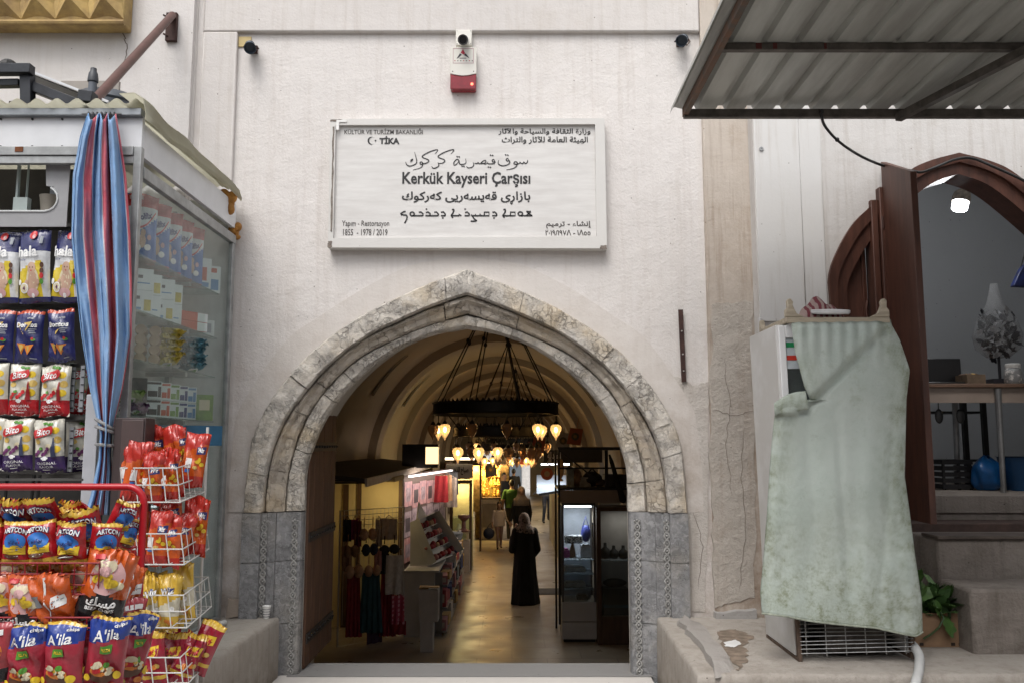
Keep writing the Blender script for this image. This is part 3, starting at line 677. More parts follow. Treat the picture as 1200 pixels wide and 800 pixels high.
for pts in ([(158, 138), (120, 145), (76, 172), (102, 204)], [(92, 182), (125, 195), (165, 200), (182, 228), (170, 275), (140, 332)], [(265 + 34 * math.cos(k * .524), 180 + 31 * math.sin(k * .524)) for k in range(13)], [(265, 208), (440, 208)], [(372, 152), (410, 148), (440, 175), (440, 210)],
            [(488, 157), (525, 147), (555, 172), (558, 210)], [(480, 208), (692, 208)], [(625, 152), (662, 148), (692, 180), (692, 210)], [(735, 152), (775, 147), (803, 175), (805, 210)], [(735, 208), (810, 208)],
            [(915, 112), (940, 105), (942, 135), (925, 175), (904, 208), (930, 242)], [(905, 208), (1035, 208), (1025, 183), (1068, 210)], [(1128, 157), (1165, 147), (1195, 175), (1198, 210)], [(1120, 208), (1200, 208)]):
    stroke(b, K8(pts, 464), 1.75, to, len(pts) > 4, taper=False)
for x, y in ((498, 100), (765, 245), (1130, 100)): stroke(b, K8([(x - 13, y), (x + 13, y)], 464), 1.6, to, False, taper=False)
for pts in ([(82, 190), (105, 215), (140, 265), (172, 288), (130, 299), (78, 298)], [(100, 208), (170, 208), (150, 184)], [(165, 208), (260, 208), (222, 180)], [(250, 208), (378, 208), (376, 150), (302, 150), (300, 208)],
            [(432, 152), (470, 147), (500, 175), (505, 210)], [(430, 208), (508, 208)], [(612, 112), (640, 105), (645, 135), (625, 175), (604, 208), (630, 240)], [(605, 208), (805, 208), (802, 150), (730, 150), (728, 208)],
            [(890 + 36 * math.cos(k * .524), 177 + 31 * math.sin(k * .524)) for k in range(13)], [(890, 208), (1085, 208)], [(985, 138), (1020, 142), (1062, 138)], [(1000, 142), (1025, 175), (1060, 142)], [(990, 208), (1025, 172), (1082, 208)]):
    stroke(b, K8(pts, 546), 1.75, to, len(pts) > 5, taper=False)
stroke(b, K8([(447, 245), (473, 245)], 546), 1.6, to, False, taper=False)
b.build('pen_lettering', ink, sign, recalc=False)
b = MB(); cx, cy = 435.2, 165; q = []
for k in range(17): a = R(50 + 260 * k / 16); q.append((cx + 4.6 * math.cos(a), cy + 4.6 * math.sin(a)))
for k in range(17): a = R(310 - 260 * k / 16); q.append((cx + 1.3 + 4.0 * math.cos(a) * .98, cy + 4.1 * math.sin(a)))
b.add([to(x, y, 0) for x, y in q], [tuple(t) for t in tessellate_polygon([[Vector((x, y, 0)) for x, y in q]])])
q = []
for k in range(10): a = R(36 * k); rr = 1.35 if k % 2 else .75; q.append((440 + rr * math.cos(a), 165 + rr * math.sin(a)))
b.add([to(x, y, 0) for x, y in q], [tuple(t) for t in tessellate_polygon([[Vector((x, y, 0)) for x, y in q]])])
b.build('crescent_emblem', ink, sign, recalc=False)

# ------------------------------------------------------------------ siren, camera, spot lamps
cream_pl = mat('cream_plastic', (.68, .66, .60), .4, 0, .08, 5)
red_lens = mat('red_lens', (.24, .012, .022), .18, 0, .25, 20)
siren = thing('alarm_siren', 'white alarm siren box with a red lamp cover and triangle emblem above the name board', 'alarm', tuple(P(543, 105, PY)))
yb = PY - .075
def pz(x, y, Y=yb): return P(x, y, Y)
b = MB(); l_, r_ = pz(527.5, 55), pz(558.5, 55); zt_, zm = pz(543, 55.5).z, pz(543, 88).z
arcq = [(l_.x, zm + .012), (l_.x, zt_ - .01), (l_.x + .01, zt_), (r_.x - .01, zt_), (r_.x, zt_ - .01), (r_.x, zm + .012)] + [(r_.x + (l_.x - r_.x) * t, zm + .012 - .018 * math.sin(math.pi * t)) for t in (.15, .3, .45, .6, .75, .9)]
b.prism(arcq, yb, PY + .001); b.build('housing', cream_pl, siren, bevel=.006)
zb = pz(543, 104.5).z; b = MB()
low = [(l_.x + .003, zb + .006), (l_.x + .003, zm + .010)] + [(l_.x + (r_.x - l_.x) * t, zm + .010 - .018 * math.sin(math.pi * t)) for t in (.1, .25, .4, .55, .7, .85)] + [(r_.x - .003, zm + .010), (r_.x - .003, zb + .006), (r_.x - .01, zb), (l_.x + .01, zb)]
b.prism(low, yb + .004, PY + .001); rl_ = b.build('lamp_cover', red_lens, siren, bevel=.005)
b = MB(); p = pz(553, 98.5); b.ell((p.x, yb + .004, p.z), (.011, .005, .011), 12, 7); b.build('lit_diode', emit('red_diode', (1, .09, .05), 5.0), rl_, smooth=60)
b = MB(); a_, c_ = pz(531, 57), pz(555, 74.5); y_ = yb - .0015
for (x0_, x1_, z0_, z1_) in ((a_.x, c_.x, a_.z - .003, a_.z), (a_.x, c_.x, c_.z, c_.z + .003), (a_.x, a_.x + .003, c_.z, a_.z), (c_.x - .003, c_.x, c_.z, a_.z)): b.box(x0_, x1_, y_, yb, z0_, z1_, 1)
def tri(pts, mi): b.add([Vector((pz(x, y).x, y_, pz(x, y).z)) for x, y in pts], [tuple(t) for t in tessellate_polygon([[Vector((x, y, 0)) for x, y in pts]])], mi)
tri([(542.5, 58), (545.2, 63), (543, 64.5), (539.8, 62.2)], 2); tri([(539, 62.8), (541.2, 64.6), (537, 68.5), (535, 69.2)], 0); tri([(543.3, 64.8), (545.8, 63), (550.5, 69)], 0)
for k in range(7): x = 532.5 + k * 3.4; tri([(x, 71), (x + 1.2, 71), (x + 1.2, 72.2), (x, 72.2)], 2 if k in (0, 3, 5) else 0)
tri([(538.5, 68.2), (546.5, 68.2), (546.5, 69), (538.5, 69)], 0)
b.build('emblem', [mat('emblem_black', (.03, .025, .035), .5), mat('emblem_mauve', (.42, .2, .25), .5), mat('emblem_red', (.45, .03, .06), .5)], siren, recalc=False)
b = MB()
for x in (530.5, 555): p = pz(x, 84); b.lathe([(.004, -.002), (.004, .001)], (p.x, yb, p.z), 8, axis='Y')
b.build('screw', black_m, siren)
cm = thing('surveillance_camera', 'small bullet security camera on a white junction box over the siren', 'camera', tuple(P(543, 45, PY)))
yj = PY - .05; b = MB(); a_, c_ = P(534, 35, yj), P(553, 53.5, yj); b.box(a_.x, c_.x, yj, PY, c_.z, a_.z); jb = b.build('junction_box', cream_pl, cm, bevel=.006)
b = MB()
for x, y in ((535.5, 36.5), (551.5, 36.5), (535.5, 51.5), (551.5, 51.5)): p = P(x, y, yj); b.lathe([(.003, -.002), (.003, .001)], (p.x, yj, p.z), 8, axis='Y')
b.build('screw', black_m, jb)
m4 = Matrix.Rotation(R(28), 4, 'X'); p = P(543, 46.5, yj - .07)
b = MB(); b.lathe([(.022, .09), (.034, .085), (.036, -.05), (.034, -.055)], p, 18, axis='Y', mtx=m4.to_3x3()); b.build('camera_body', mat('camera_white', (.6, .6, .6), .4), cm, smooth=40)
b = MB(); b.lathe([(.037, -.02), (.039, -.068), (.035, -.068), (.034, -.05)], p, 18, axis='Y', mtx=m4.to_3x3()); b.lathe([(.03, -.058), (.028, -.05)], p, 16, axis='Y', mtx=m4.to_3x3()); b.build('lens_hood', mat('hood_black', (.012, .012, .013), .25), cm, smooth=40)
spot_m = mat('spot_blue_grey', (.055, .075, .10), .4, .2, .3, 20)
def spot(px, py, label, plate, aim):
    t = thing('spot_lamp', label, 'spotlight', tuple(P(px, py, PY)), 'spotlights in the upper corners of the panel'); c = P(px, py, PY - .10)
    q = Vector(aim).to_track_quat('Z', 'Y').to_matrix()
    b = MB(); b.lathe([(.018, -.075), (.034, -.06), (.036, .0), (.042, .012), (.046, .06), (.042, .062), (.036, .02)], c, 16, mtx=q)
    for k in range(3): b.lathe([(.036, -.05 + k * .014), (.0385, -.047 + k * .014), (.036, -.043 + k * .014)], c, 16, mtx=q)
    b.build('lamp_head', spot_m, t, smooth=40)
    b = MB(); b.tube([c + Vector((.045, 0, 0)), c + Vector((.05, .05, .01)), c + Vector((0, .085, .02)), c + Vector((-.05, .05, .01)), c + Vector((-.045, 0, 0))], .006, 6); b.box(c.x - .03, c.x + .03, PY - .02, PY, c.z - .01, c.z + .05); b.build('bracket', rust, t)
    if plate:
        b = MB(); a_, c_ = P(279.5, 43, PY - .012), P(294, 55, PY - .012); b.box(a_.x, c_.x, PY - .012, PY, c_.z, a_.z); b.build('mounting_plate', mat('yellowed_plate', (.55, .42, .18), .5), t, bevel=.003)
    else:
        b = MB(); b.tube([c + Vector((.02, .08, .03)), c + Vector((.06, .09, .06)), c + Vector((.075, .085, .03)), c + Vector((.05, .09, .0)), c + Vector((.03, .06, -.0))], .005, 6); b.build('loose_wire', mat('wire_brown', (.12, .08, .06), .6), t)
spot(293, 55, 'small blue-grey spotlight on a yellowed plate in the top left corner of the gate panel', True, (.25, -.75, -.55))
spot(800, 47, 'small blue-grey spotlight with loose wire in the top right corner of the gate panel', False, (-.3, -.75, -.5))

# ------------------------------------------------------------------ right-hand shop building
RY = 6.12
rx0 = P(887, 300, RY).x
shop = thing('corner_shop_building', 'streaky off-white shop front wall with a raised pointed doorway on the right', 'building', (4, RY, LZ))
DA = P(1129, 300, RY).x
D0 = resample(prof([(420, 161), (352, 161), (324, 160.5), (297, 150), (264, 129), (240, 103), (205, 64), (191, 37), (181, 0)], RY, 1129), 40)
D1 = resample(prof([(420, 139), (352, 139), (334, 138), (312, 128), (282, 108), (258, 84), (228, 50), (213, 27), (204, 0)], RY, 1129), 40)
def dfull(K, z0): q = [(DA - p.x, p.y) for p in K] + [(DA + p.x, p.y) for p in reversed(K[:-1])]; return [(q[0][0], z0)] + q + [(q[-1][0], z0)]
SILL = P(1129, 612, RY).z
fo = dfull(D0, SILL); xm_ = fo[0][0]; hN = len(fo) // 2
for i in range(1, hN): xm_ = max(xm_, fo[i][0]); fo[i] = (xm_, fo[i][1])
for i in range(hN + 1, len(fo)): fo[i] = (2 * DA - fo[len(fo) - 1 - i][0], fo[i][1])
b = MB()
for (x0, z0), (x1, z1) in zip(fo[1:-1], fo[2:-1]):
    if x1 - x0 > 1e-5: b.add([(x0, RY, z0), (x1, RY, z1), (x1, RY, TOP), (x0, RY, TOP)], [(0, 1, 2, 3)])
b.add([(rx0, RY, -.1), (fo[0][0], RY, -.1), (fo[0][0], RY, TOP), (rx0, RY, TOP)], [(0, 1, 2, 3)])
b.add([(fo[-1][0], RY, -.1), (8, RY, -.1), (8, RY, TOP), (fo[-1][0], RY, TOP)], [(0, 1, 2, 3)])
b.add([(fo[0][0], RY, -.1), (fo[-1][0], RY, -.1), (fo[-1][0], RY, SILL - .1), (fo[0][0], RY, SILL - .1)], [(0, 1, 2, 3)])
b.add([(rx0, RY, -.1), (rx0, RY, TOP), (rx0, RY + .6, TOP), (rx0, RY + .6, -.1)], [(0, 1, 2, 3)])
b.build('wall', wall_right, shop, recalc=False)
b = MB(); b.box(P(888, 300, RY).x, P(941, 300, RY).x, RY - .014, RY + .01, P(0, 377, RY).z, 4.2); b.build('cover_sheet', strip_m, shop, bevel=.004)
b = MB(); b.box(P(941.5, 300, RY).x, P(967, 300, RY).x, RY - .006, RY + .01, P(0, 415, RY).z, 4.2); b.build('edge_sheet', strip_m, shop, bevel=.004)
b = MB(); b.box(rx0 - .012, P(896, 500, RY).x, RY - .045, RY + .01, LZ, P(0, 373, RY).z); b.build('white_corner_post', plaster('post_white', (.60, .59, .58), (.45, .42, .39), (.33, .27, .22), .4, streak=.4, bump=.3), shop, bevel=.006)
p = P(892, 175, RY - .014); b = MB(); b.lathe([(.017, -.006), (.014, -.010), (.006, -.010), (.006, .0)], p, 12, axis='Y'); b.build('screw_cap', alu, shop)
# door case
dc = thing('arched_door_case', 'brown painted pointed door case of the corner shop with a fixed side panel', 'door frame', (DA, RY, SILL))
b = MB(); d0, d1 = dfull(D0, SILL), dfull(D1, SILL)
D05 = [a.lerp(c, .45) for a, c in zip(D0, D1)]; dm = dfull(D05, SILL)
b.loft([[Vector((x, Y, z)) for x, z in q] for q, Y in ((d0, RY + .02), (d0, RY - .035), (dm, RY - .03), (dm, RY - .005), (d1, RY + .0), (d1, RY + .22))], closed=False)
b.build('frame', brown_paint, dc, smooth=30)
hl, hr_ = -(1129 - 1030), -(1129 - 990)
xm0, xm1 = P(1026, 400, RY).x, P(1043, 400, RY).x
zmt = P(1034, 214, RY).z
b = MB(); b.box(xm0, (xm0 + xm1) / 2 - .004, RY - .04, RY + .10, SILL, P(1030, 236, RY).z); b.box((xm0 + xm1) / 2 + .004, xm1, RY - .06, RY + .10, SILL, P(1037, 222, RY).z); b.build('mullion', brown_paint, dc, bevel=.006)
xe = P(988, 500, RY).x; b = MB(); q = [(xe - .02, SILL)] + [(DA - p.x, p.y + .012) for p in D1 if xe - .02 < DA - p.x < xm0 + .005] + [(xm0, SILL)]
b.prism(q, RY + .06, RY + .09); b.build('fixed_panel', brown_paint, dc)
b = MB()
for f, rr in ((.80, .012), (.62, .010)):
    q = [Vector((DA - p.x * f - (1 - f) * .10, RY + .055, SILL + (p.y - SILL) * (1 - (1 - f) * .42))) for p in D1 if xe < DA - p.x * f - (1 - f) * .1 < xm0 - .01]
    if len(q) > 2: b.tube(q, rr, 6)
b.tube([(xm0 - .045, RY + .055, SILL), (xm0 - .045, RY + .055, P(1020, 285, RY).z)], .012, 6)
b.build('panel_moulding', brown_paint, dc, smooth=60)
b = MB(); b.box(P(1074, 620, RY).x - .2, 6.5, RY - .05, RY + .24, SILL - .10, SILL); b.build('sill', mat('worn_brown_sill', (.095, .055, .042), .7, 0, .5, 9, .5, 60), dc, bevel=.006)
lf = thing('opened_shop_door', 'reddish brown shop door leaf swung open towards the street beside the fridge', 'door', (xm1, RY, SILL))
xA, xB = P(1043, 400, RY - .05).x, P(1078, 400, 5.50).x
zA, zB = P(1043, 190, RY - .05).z, P(1068, 201, 5.5).z; zb_ = P(1078, 614, 5.5).z
b = MB()
def lq(u, z, off): return Vector((xA + (xB - xA) * u + off, RY - .05 + (5.5 - RY + .05) * u, z))
vs = [lq(u, z, o) for o in (0, .045) for u, z in ((0, zb_), (1, zb_), (1, zB), (0, zA))]
b.add(vs, [(0, 1, 2, 3), (7, 6, 5, 4), (0, 4, 5, 1), (1, 5, 6, 2), (2, 6, 7, 3), (3, 7, 4, 0)]); b.build('leaf', brown_paint, lf, bevel=.005)
b = MB()
for z in (SILL + .3, SILL + 1.2, SILL + 2.1): b.tube([(xA - .01, RY - .055, z), (xA - .01, RY - .055, z + .09)], .012, 8)
b.build('hinge', mat('hinge_brown', (.07, .03, .022), .5, .2), lf)
# shop room
FLZ = P(1129, 578, RY + .5).z
room = thing('corner_shop_room', 'dim grey plastered shop room behind the pointed doorway with a vaulted white ceiling', 'room', (DA, 7.5, FLZ))
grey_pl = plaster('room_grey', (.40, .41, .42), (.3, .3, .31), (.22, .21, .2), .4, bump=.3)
BY = 8.7; rz0 = P(1129, 310, BY).z; rhw = 1.72; RCX = P(1094, 300, BY).x
zap = P(1094, 217, BY).z
q = vprof(rhw, zap - rz0, rz0, 20); q = [(x - VX + RCX, z) for x, z in q]
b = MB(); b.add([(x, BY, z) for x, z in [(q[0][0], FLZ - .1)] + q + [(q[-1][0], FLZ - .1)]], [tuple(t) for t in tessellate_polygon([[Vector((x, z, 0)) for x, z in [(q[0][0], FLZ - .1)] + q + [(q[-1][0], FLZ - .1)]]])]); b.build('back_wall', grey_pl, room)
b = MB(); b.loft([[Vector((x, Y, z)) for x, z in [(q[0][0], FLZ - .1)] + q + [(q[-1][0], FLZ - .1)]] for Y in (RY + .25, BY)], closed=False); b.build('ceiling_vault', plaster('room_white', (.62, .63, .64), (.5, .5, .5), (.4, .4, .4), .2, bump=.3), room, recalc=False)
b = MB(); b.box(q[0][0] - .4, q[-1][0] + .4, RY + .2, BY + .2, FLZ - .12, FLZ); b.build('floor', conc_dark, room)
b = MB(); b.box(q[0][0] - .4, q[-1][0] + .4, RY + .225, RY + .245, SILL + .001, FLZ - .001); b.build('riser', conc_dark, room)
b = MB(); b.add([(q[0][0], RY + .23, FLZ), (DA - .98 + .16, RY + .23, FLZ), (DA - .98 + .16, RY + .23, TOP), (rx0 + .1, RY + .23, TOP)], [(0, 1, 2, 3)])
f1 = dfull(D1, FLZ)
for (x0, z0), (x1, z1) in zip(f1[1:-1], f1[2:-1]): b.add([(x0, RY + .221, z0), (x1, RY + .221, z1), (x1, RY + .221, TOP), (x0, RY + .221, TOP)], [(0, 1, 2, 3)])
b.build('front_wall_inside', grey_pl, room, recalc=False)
# stone steps
st = thing('stone_steps', 'two worn dark stone blocks stepping up to the shop doorway', 'steps', tuple(G(1150, 766, LZ)))
s1a = G(1142, 766, LZ); s1b = P(1142, 690, s1a.y); 
b = MB(); b.box(s1a.x, 5, s1a.y, s1a.y + .42, LZ - .05, s1b.z); b.build('lower_block', conc_dark, st, bevel=.02)
y2 = s1a.y + .42; q2 = P(1094, 630, y2 + .05); b = MB(); b.box(q2.x, 5, y2 + .002, RY - .055, LZ - .05, q2.z); b.build('upper_block', conc_dark, st, bevel=.02)
b = MB(); b.box(q2.x - .01, 5, y2 - .03, y2 + .2, q2.z + .0, q2.z + .022); b.build('nosing', mat('worn_brown_nosing', (.11, .085, .07), .8, 0, .4, 9, .4), st, bevel=.006)

# ceiling bulb in the shop
BL = P(1126, 236, 7.0)
lamp = thing('hanging_bulb', 'lit white cylinder bulb under a dusty cap hanging in the corner shop', 'lamp', tuple(BL))
mt = Matrix.Rotation(R(14), 4, 'Y').to_3x3()
b = MB(); b.lathe([(.002, -.085), (.05, -.082), (.062, -.07), (.064, .02), (.062, .03)], BL, 20, mtx=mt); b.build('bulb', emit('cold_bulb', (.93, .97, 1.0), 9), lamp, smooth=40)
b = MB(); b.lathe([(.070, -.005), (.074, .03), (.062, .075), (.03, .105), (.012, .115), (.012, .17)], BL, 20, mtx=mt); b.build('cap', mat('dusty_cap', (.34, .28, .22), .7, 0, .6, 25), lamp, smooth=40)
b = MB(); b.tube([BL + mt @ Vector((0, 0, .16)), (BL.x + .12, BL.y, q[20][1] - .05)], .005, 6); b.build('cord', black_m, lamp)
light('bulb_light', 'POINT', BL + Vector((-.01, -.0, -.17)), 10, (.97, .98, 1.0), lamp, .06)

# awning of corrugated sheet
AY0, AY1 = 5.4, 2.5
za = P(800, 131, AY0).z; xa = P(801, 131, AY0).x; slope = .012
aw = thing('corrugated_awning', 'grey ribbed metal awning on steel angles over the corner shop', 'awning', (xa, AY0, za))
aw_m = mat('awning_sheet', (.44, .45, .42), .45, .15, .35, 4, .1, 30, stretch=(2, .25, 1), col2=(.30, .30, .275))
pitchx = .1905; prof_ = []
x = xa - .03; k = 0; XR = 5.6
while x < XR:
    for dx, dz in ((0, 0), (.062, 0), (.078, .032), (.112, .032), (.128, 0)): prof_.append((x + dx, dz))
    x += pitchx
prof_ = [(xa - .075, -.02), (xa - .07, .012), (xa - .045, .02)] + prof_[1:]
def az(Y): return za + .035 + (AY0 - Y) * slope
b = MB(); b.loft([[Vector((x, Y, az(Y) + dz)) for x, dz in prof_] for Y in (AY0 + .06, AY1)], closed=False); b.build('sheet', aw_m, aw, solid=.0015)
steel = mat('awning_steel', (.13, .115, .10), .65, .3, .5, 12, .3)
rst = mat('awning_rust', (.17, .085, .05), .8, .1, .6, 12, .5, 60, col2=(.10, .085, .07))
b = MB(); b.box(xa, XR, AY0 - .02, AY0 + .02, za - .045, za + .012); b.build('rear_beam', steel, aw, bevel=.003)
b = MB(); b.box(xa - .004, xa + .028, AY1, AY0 + .021, za - .03, za + .03); b.build('edge_angle', rst, aw)
b = MB(); ym_ = P(1000, 63, 4.5).y
for k, Y in enumerate((4.53, 3.4)): b.box(xa + .029, XR, Y - .02, Y + .02, az(Y) - .045, az(Y) - .003)
b.build('cross_beam', steel, aw, bevel=.003)
p0, p1 = P(1053, 134, AY0 - .03), P(1190, 55, 4.5); d_ = (p1 - p0); 
b = MB(); b.bar((p0.x, AY0 - .021, za - .05), (p0.x + d_.x * 3.0, AY0 + (4.5 - AY0) * 3.0, za - .03), .045, .05); b.build('rafter', steel, aw)
for X in (4.6,):
    b = MB(); b.box(X - .03, X + .03, AY0 - .05, AY0 + .01, LZ, za - .046); b.build('post', steel, aw)
b = MB(); b.box(4.55, 4.6, 2.55, 2.6, -.03, az(2.55) - .05); b.build('post', steel, aw)
b = MB(); r = random.Random(5)
for x_, w_ in ((886, 7), (906, 5), (966, 3)): p = P(x_, 62, 4.51); b.box(p.x, p.x + w_ * .0045, 4.506, 4.5095, az(4.5) - .042, az(4.5) - .008)
b.build('rust_spot', mat('rust_spots', (.10, .022, .018), .8), aw)
cab = thing('black_cable', 'black electric cable drooping from the awning edge to the shop door frame', 'cable', tuple(P(964, 137, 5.38)))
b = MB(); pts = [(963, 128, 5.36), (963, 138, 5.38), (968, 150, 5.5), (984, 167, 5.65), (1010, 184, 5.85), (1040, 196, 6.02), (1066, 200, 6.04), (1080, 202, 6.04), (1097, 196, 6.04), (1120, 187, 6.05), (1140, 186, 6.06), (1165, 196, 6.05), (1200, 212, 6.05), (1240, 235, 6.05)]
q = spline([(p[0], p[1]) for p in pts], 5); 
ys = [p[2] for p in pts]; out = []
for i, v in enumerate(q): f = min(len(ys) - 1.0001, i / 5); j = int(f); out.append(P(v.x, v.y, ys[j] + (ys[j + 1] - ys[j]) * (f - j)))
b.tube(out, .010, 6); b.build('sheath', mat('cable_black', (.02, .02, .02), .5), cab, smooth=60)
b = MB()
for c_ in ((963, 131), (981, 164)): p = P(c_[0], c_[1], 5.37 if c_[0] < 970 else 5.63); b.ell(tuple(p), (.016, .016, .016), 8, 5)
b.build('tape_wrap', mat('tape_black', (.03, .03, .03), .8), cab, smooth=60)
# ------------------------------------------------------------------ covered drinks fridge
fA, fB = G(936, 775, LZ), G(1066, 771, LZ); FY = fA.y; FX0, FX1 = fA.x, fB.x; FD = .62
fz1 = P(980, 379, FY).z
TILT = R(-1.3)
fr = thing('drinks_fridge', 'upright white drinks fridge draped with a stained green cloth on the platform', 'fridge', (FX0, FY, LZ))
fr.rotation_euler = (0, TILT, 0)
fw_ = mat('fridge_white', (.66, .66, .66), .35, 0, .14, 3, .05, col2=(.52, .51, .49), lo=.5, hi=.8)
b = MB(); t = .03; kz = LZ + .255
b.box(FX0, FX0 + t, FY + .06, FY + FD, LZ + .02, fz1); b.box(FX1 - t, FX1, FY + .06, FY + FD, LZ + .02, fz1)
b.box(FX0 + t, FX1 - t, FY + .06, FY + FD, fz1 - t, fz1); b.box(FX0 + t, FX1 - t, FY + FD - t, FY + FD, LZ + .02, fz1 - t - .001); b.box(FX0 + t, FX1 - t, FY + .06, FY + FD - t - .001, kz, kz + .04)
b.build('cabinet', fw_, fr, bevel=.006)
b = MB(); fz0 = kz + .02; w_ = .040
b.box(FX0, FX0 + w_, FY + .005, FY + .058, fz0, fz1 - .01); b.box(FX1 - w_, FX1, FY + .005, FY + .058, fz0, fz1 - .01)
b.box(FX0 + w_, FX1 - w_, FY + .005, FY + .058, fz1 - .085, fz1 - .01); b.box(FX0 + w_, FX1 - w_, FY + .005, FY + .058, fz0, fz0 + .07)
dr = b.build('door', mat('fridge_door_white', (.74, .74, .74), .3, 0, .05), fr, bevel=.005)
b = MB(); b.box(FX0 + w_, FX1 - w_, FY + .025, FY + .03, fz0 + .071, fz1 - .086); b.build('door_glass', glass('fridge_glass', (.75, .8, .82), .1), dr)
b = MB(); zs = fz1 - .086; xs0, xs1 = FX0 + w_ + .004, FX1 - w_ - .004; yy = FY + .020
def px2(y): return P(925, y, FY + .02).z
b.box(xs0, xs1, yy, yy + .003, px2(432), zs, 2); b.box(xs0, xs1, yy - .002, yy, px2(407), px2(401.5), 0); b.box(xs0, xs1, yy - .002, yy, px2(422), px2(416.5), 1)
b.build('stripe_sticker', [mat('sticker_green', (.02, .28, .10), .4), mat('sticker_red', (.62, .05, .03), .4), mat('sticker_pale', (.55, .6, .63), .4)], dr)
b = MB(); b.box(FX0 + t, FX1 - t, FY + .1, FY + FD - .06, LZ + .45, LZ + .455); b.box(FX0 + t, FX1 - t, FY + .1, FY + FD - .06, LZ + .9, LZ + .905); b.box(FX0 + t, FX1 - t, FY + .1, FY + FD - .06, LZ + 1.35, LZ + 1.355)
b.build('shelf', mat('wire_shelf', (.3, .3, .31), .4, .6), fr)
brz = mat('rusted_frame', (.13, .085, .06), .75, .1, .5, 16, .4)
b = MB(); b.box(FX0, FX0 + .022, FY, FY + .03, LZ, kz); b.box(FX1 - .022, FX1, FY, FY + .03, LZ, kz); b.box(FX0, FX0 + .02, FY + .03, FY + FD, LZ - .001, LZ + .018); b.box(FX1 - .02, FX1, FY + .03, FY + FD, LZ - .001, LZ + .018); b.box(FX0 + .02, FX1 - .02, FY + FD - .02, FY + FD, LZ, LZ + .018)
b.build('base_frame', brz, fr)
b = MB(); wire = mat('grille_wire', (.42, .42, .41), .4, .7, .4, 20)
for k in range(9): z = LZ + .045 + k * .023; b.tube([(FX0 + .015, FY - .004, z + r.uniform(-.003, .003)), (FX1 - .01, FY - .004, z + r.uniform(-.003, .003))], .0028, 5)
for k in range(6): x = FX0 + .05 + k * (FX1 - FX0 - .1) / 5; b.tube([(x, FY + .002, LZ + .03), (x, FY + .002, LZ + .245)], .0032, 5)
b.build('grille', wire, fr)
b = MB(); b.box(FX0 + .2, FX1 - .12, FY + .10, FY + .4, LZ + .02, LZ + .2); b.lathe([(.09, 0), (.11, .05), (.10, .17), (.04, .2)], (FX0 + .30, FY + .18, LZ + .02), 16); b.build('compressor', mat('compressor_grime', (.11, .095, .085), .7, .2, .5, 14, .4), fr)
# carved crown on the fridge top
wood_c = mat('pale_carved_wood', (.47, .40, .30), .65, 0, .35, 9, .3, 60, stretch=(.6, 5, 5))
crown = thing('carved_wooden_rail', 'pale carved wooden rail with upturned ends lying on top of the fridge', 'rail', (FX0, FY, fz1))
cyz = FY - .02; b = MB(); a_ = P(921, 379, cyz); c_ = P(1043, 372, cyz); zt2 = c_.z
b.box(a_.x, c_.x, cyz, cyz + .03, fz1 + .001, fz1 + .034)
b.box(a_.x, a_.x + .03, cyz + .031, cyz + .5, fz1 + .001, fz1 + .034); b.build('rail', wood_c, crown, bevel=.004)
def scroll(x0, s, name, y0):
    b = MB(); q = [(0, 0), (.115, 0), (.095, .012), (.07, .022), (.055, .05), (.046, .075), (.05, .092), (.036, .112), (.022, .112), (.012, .098), (.014, .06), (0, .04)]
    if s < 0: q = [(-x, z) for x, z in reversed(q)]
    b.prism([(x0 + x, fz1 + .0345 + z) for x, z in q], y0, y0 + .032); return b.build(name, wood_c, crown, bevel=.006)
scroll(a_.x, 1, 'scroll_end', cyz); scroll(c_.x, -1, 'scroll_end', cyz)
b = MB(); q = [(0, 0), (.10, 0), (.08, .02), (.05, .05), (.03, .09), (.01, .085), (.0, .04)]
b.prism([(x, z) for x, z in q], 0, .03, to=lambda x, y, z: Vector((a_.x + y, cyz + .55 - x, fz1 + .002 + z))); b.build('scroll_end', wood_c, crown, bevel=.005)
bun = thing('folded_scarf', 'folded maroon and beige checked scarf resting on top of the fridge', 'cloth', tuple(P(960, 372, FY + .2)))
b = MB(); sc_m = None
m, n, l, bs = _nt('checked_scarf'); v = _coord(n, l, scale=(1, 1, 1)); wv = n.new('ShaderNodeTexWave'); wv.inputs['Scale'].default_value = 9; wv.inputs['Distortion'].default_value = 3; l.new(v, wv.inputs['Vector'])
l.new(_mix(n, l, _ramp(n, l, wv.outputs['Fac'], .45, .6), (.33, .24, .22), (.16, .035, .045)), bs.inputs['Base Color']); bs.inputs['Roughness'].default_value = .95
sx0, sx1 = P(937, 370, FY + .22), P(986, 370, FY + .22)
def sf(u, v2):
    a = math.pi * v2; x = sx0.x + (sx1.x - sx0.x) * u; pr = math.sin(math.pi * min(1, max(0, u * .96 + .02))) ** .55
    h = .15 * pr * (1 + .12 * math.sin(u * 15 + v2 * 3)) * (1.12 - .35 * u)
    return Vector((x, FY + .22 - .11 * math.cos(a) * (.6 + .4 * pr), fz1 + .033 + h * math.sin(a) * (1 + .08 * math.sin(v2 * 14))))
b.grid(sf, 24, 14); b.build('scarf_fold', m, bun, smooth=60)
dsh = thing('white_plastic_lid', 'white plastic lid tilted against the scarf on top of the fridge', 'lid', tuple(P(972, 369, FY + .1)))
mt = Matrix.Rotation(R(10), 3, 'X'); b = MB(); b.lathe([(.01, .0), (.105, .002), (.112, .010), (.112, .026), (.104, .028), (.02, .032)], P(973, 368.5, FY + .1), 32, mtx=mt); b.build('lid', mat('lid_white', (.74, .74, .75), .35), dsh, smooth=35)

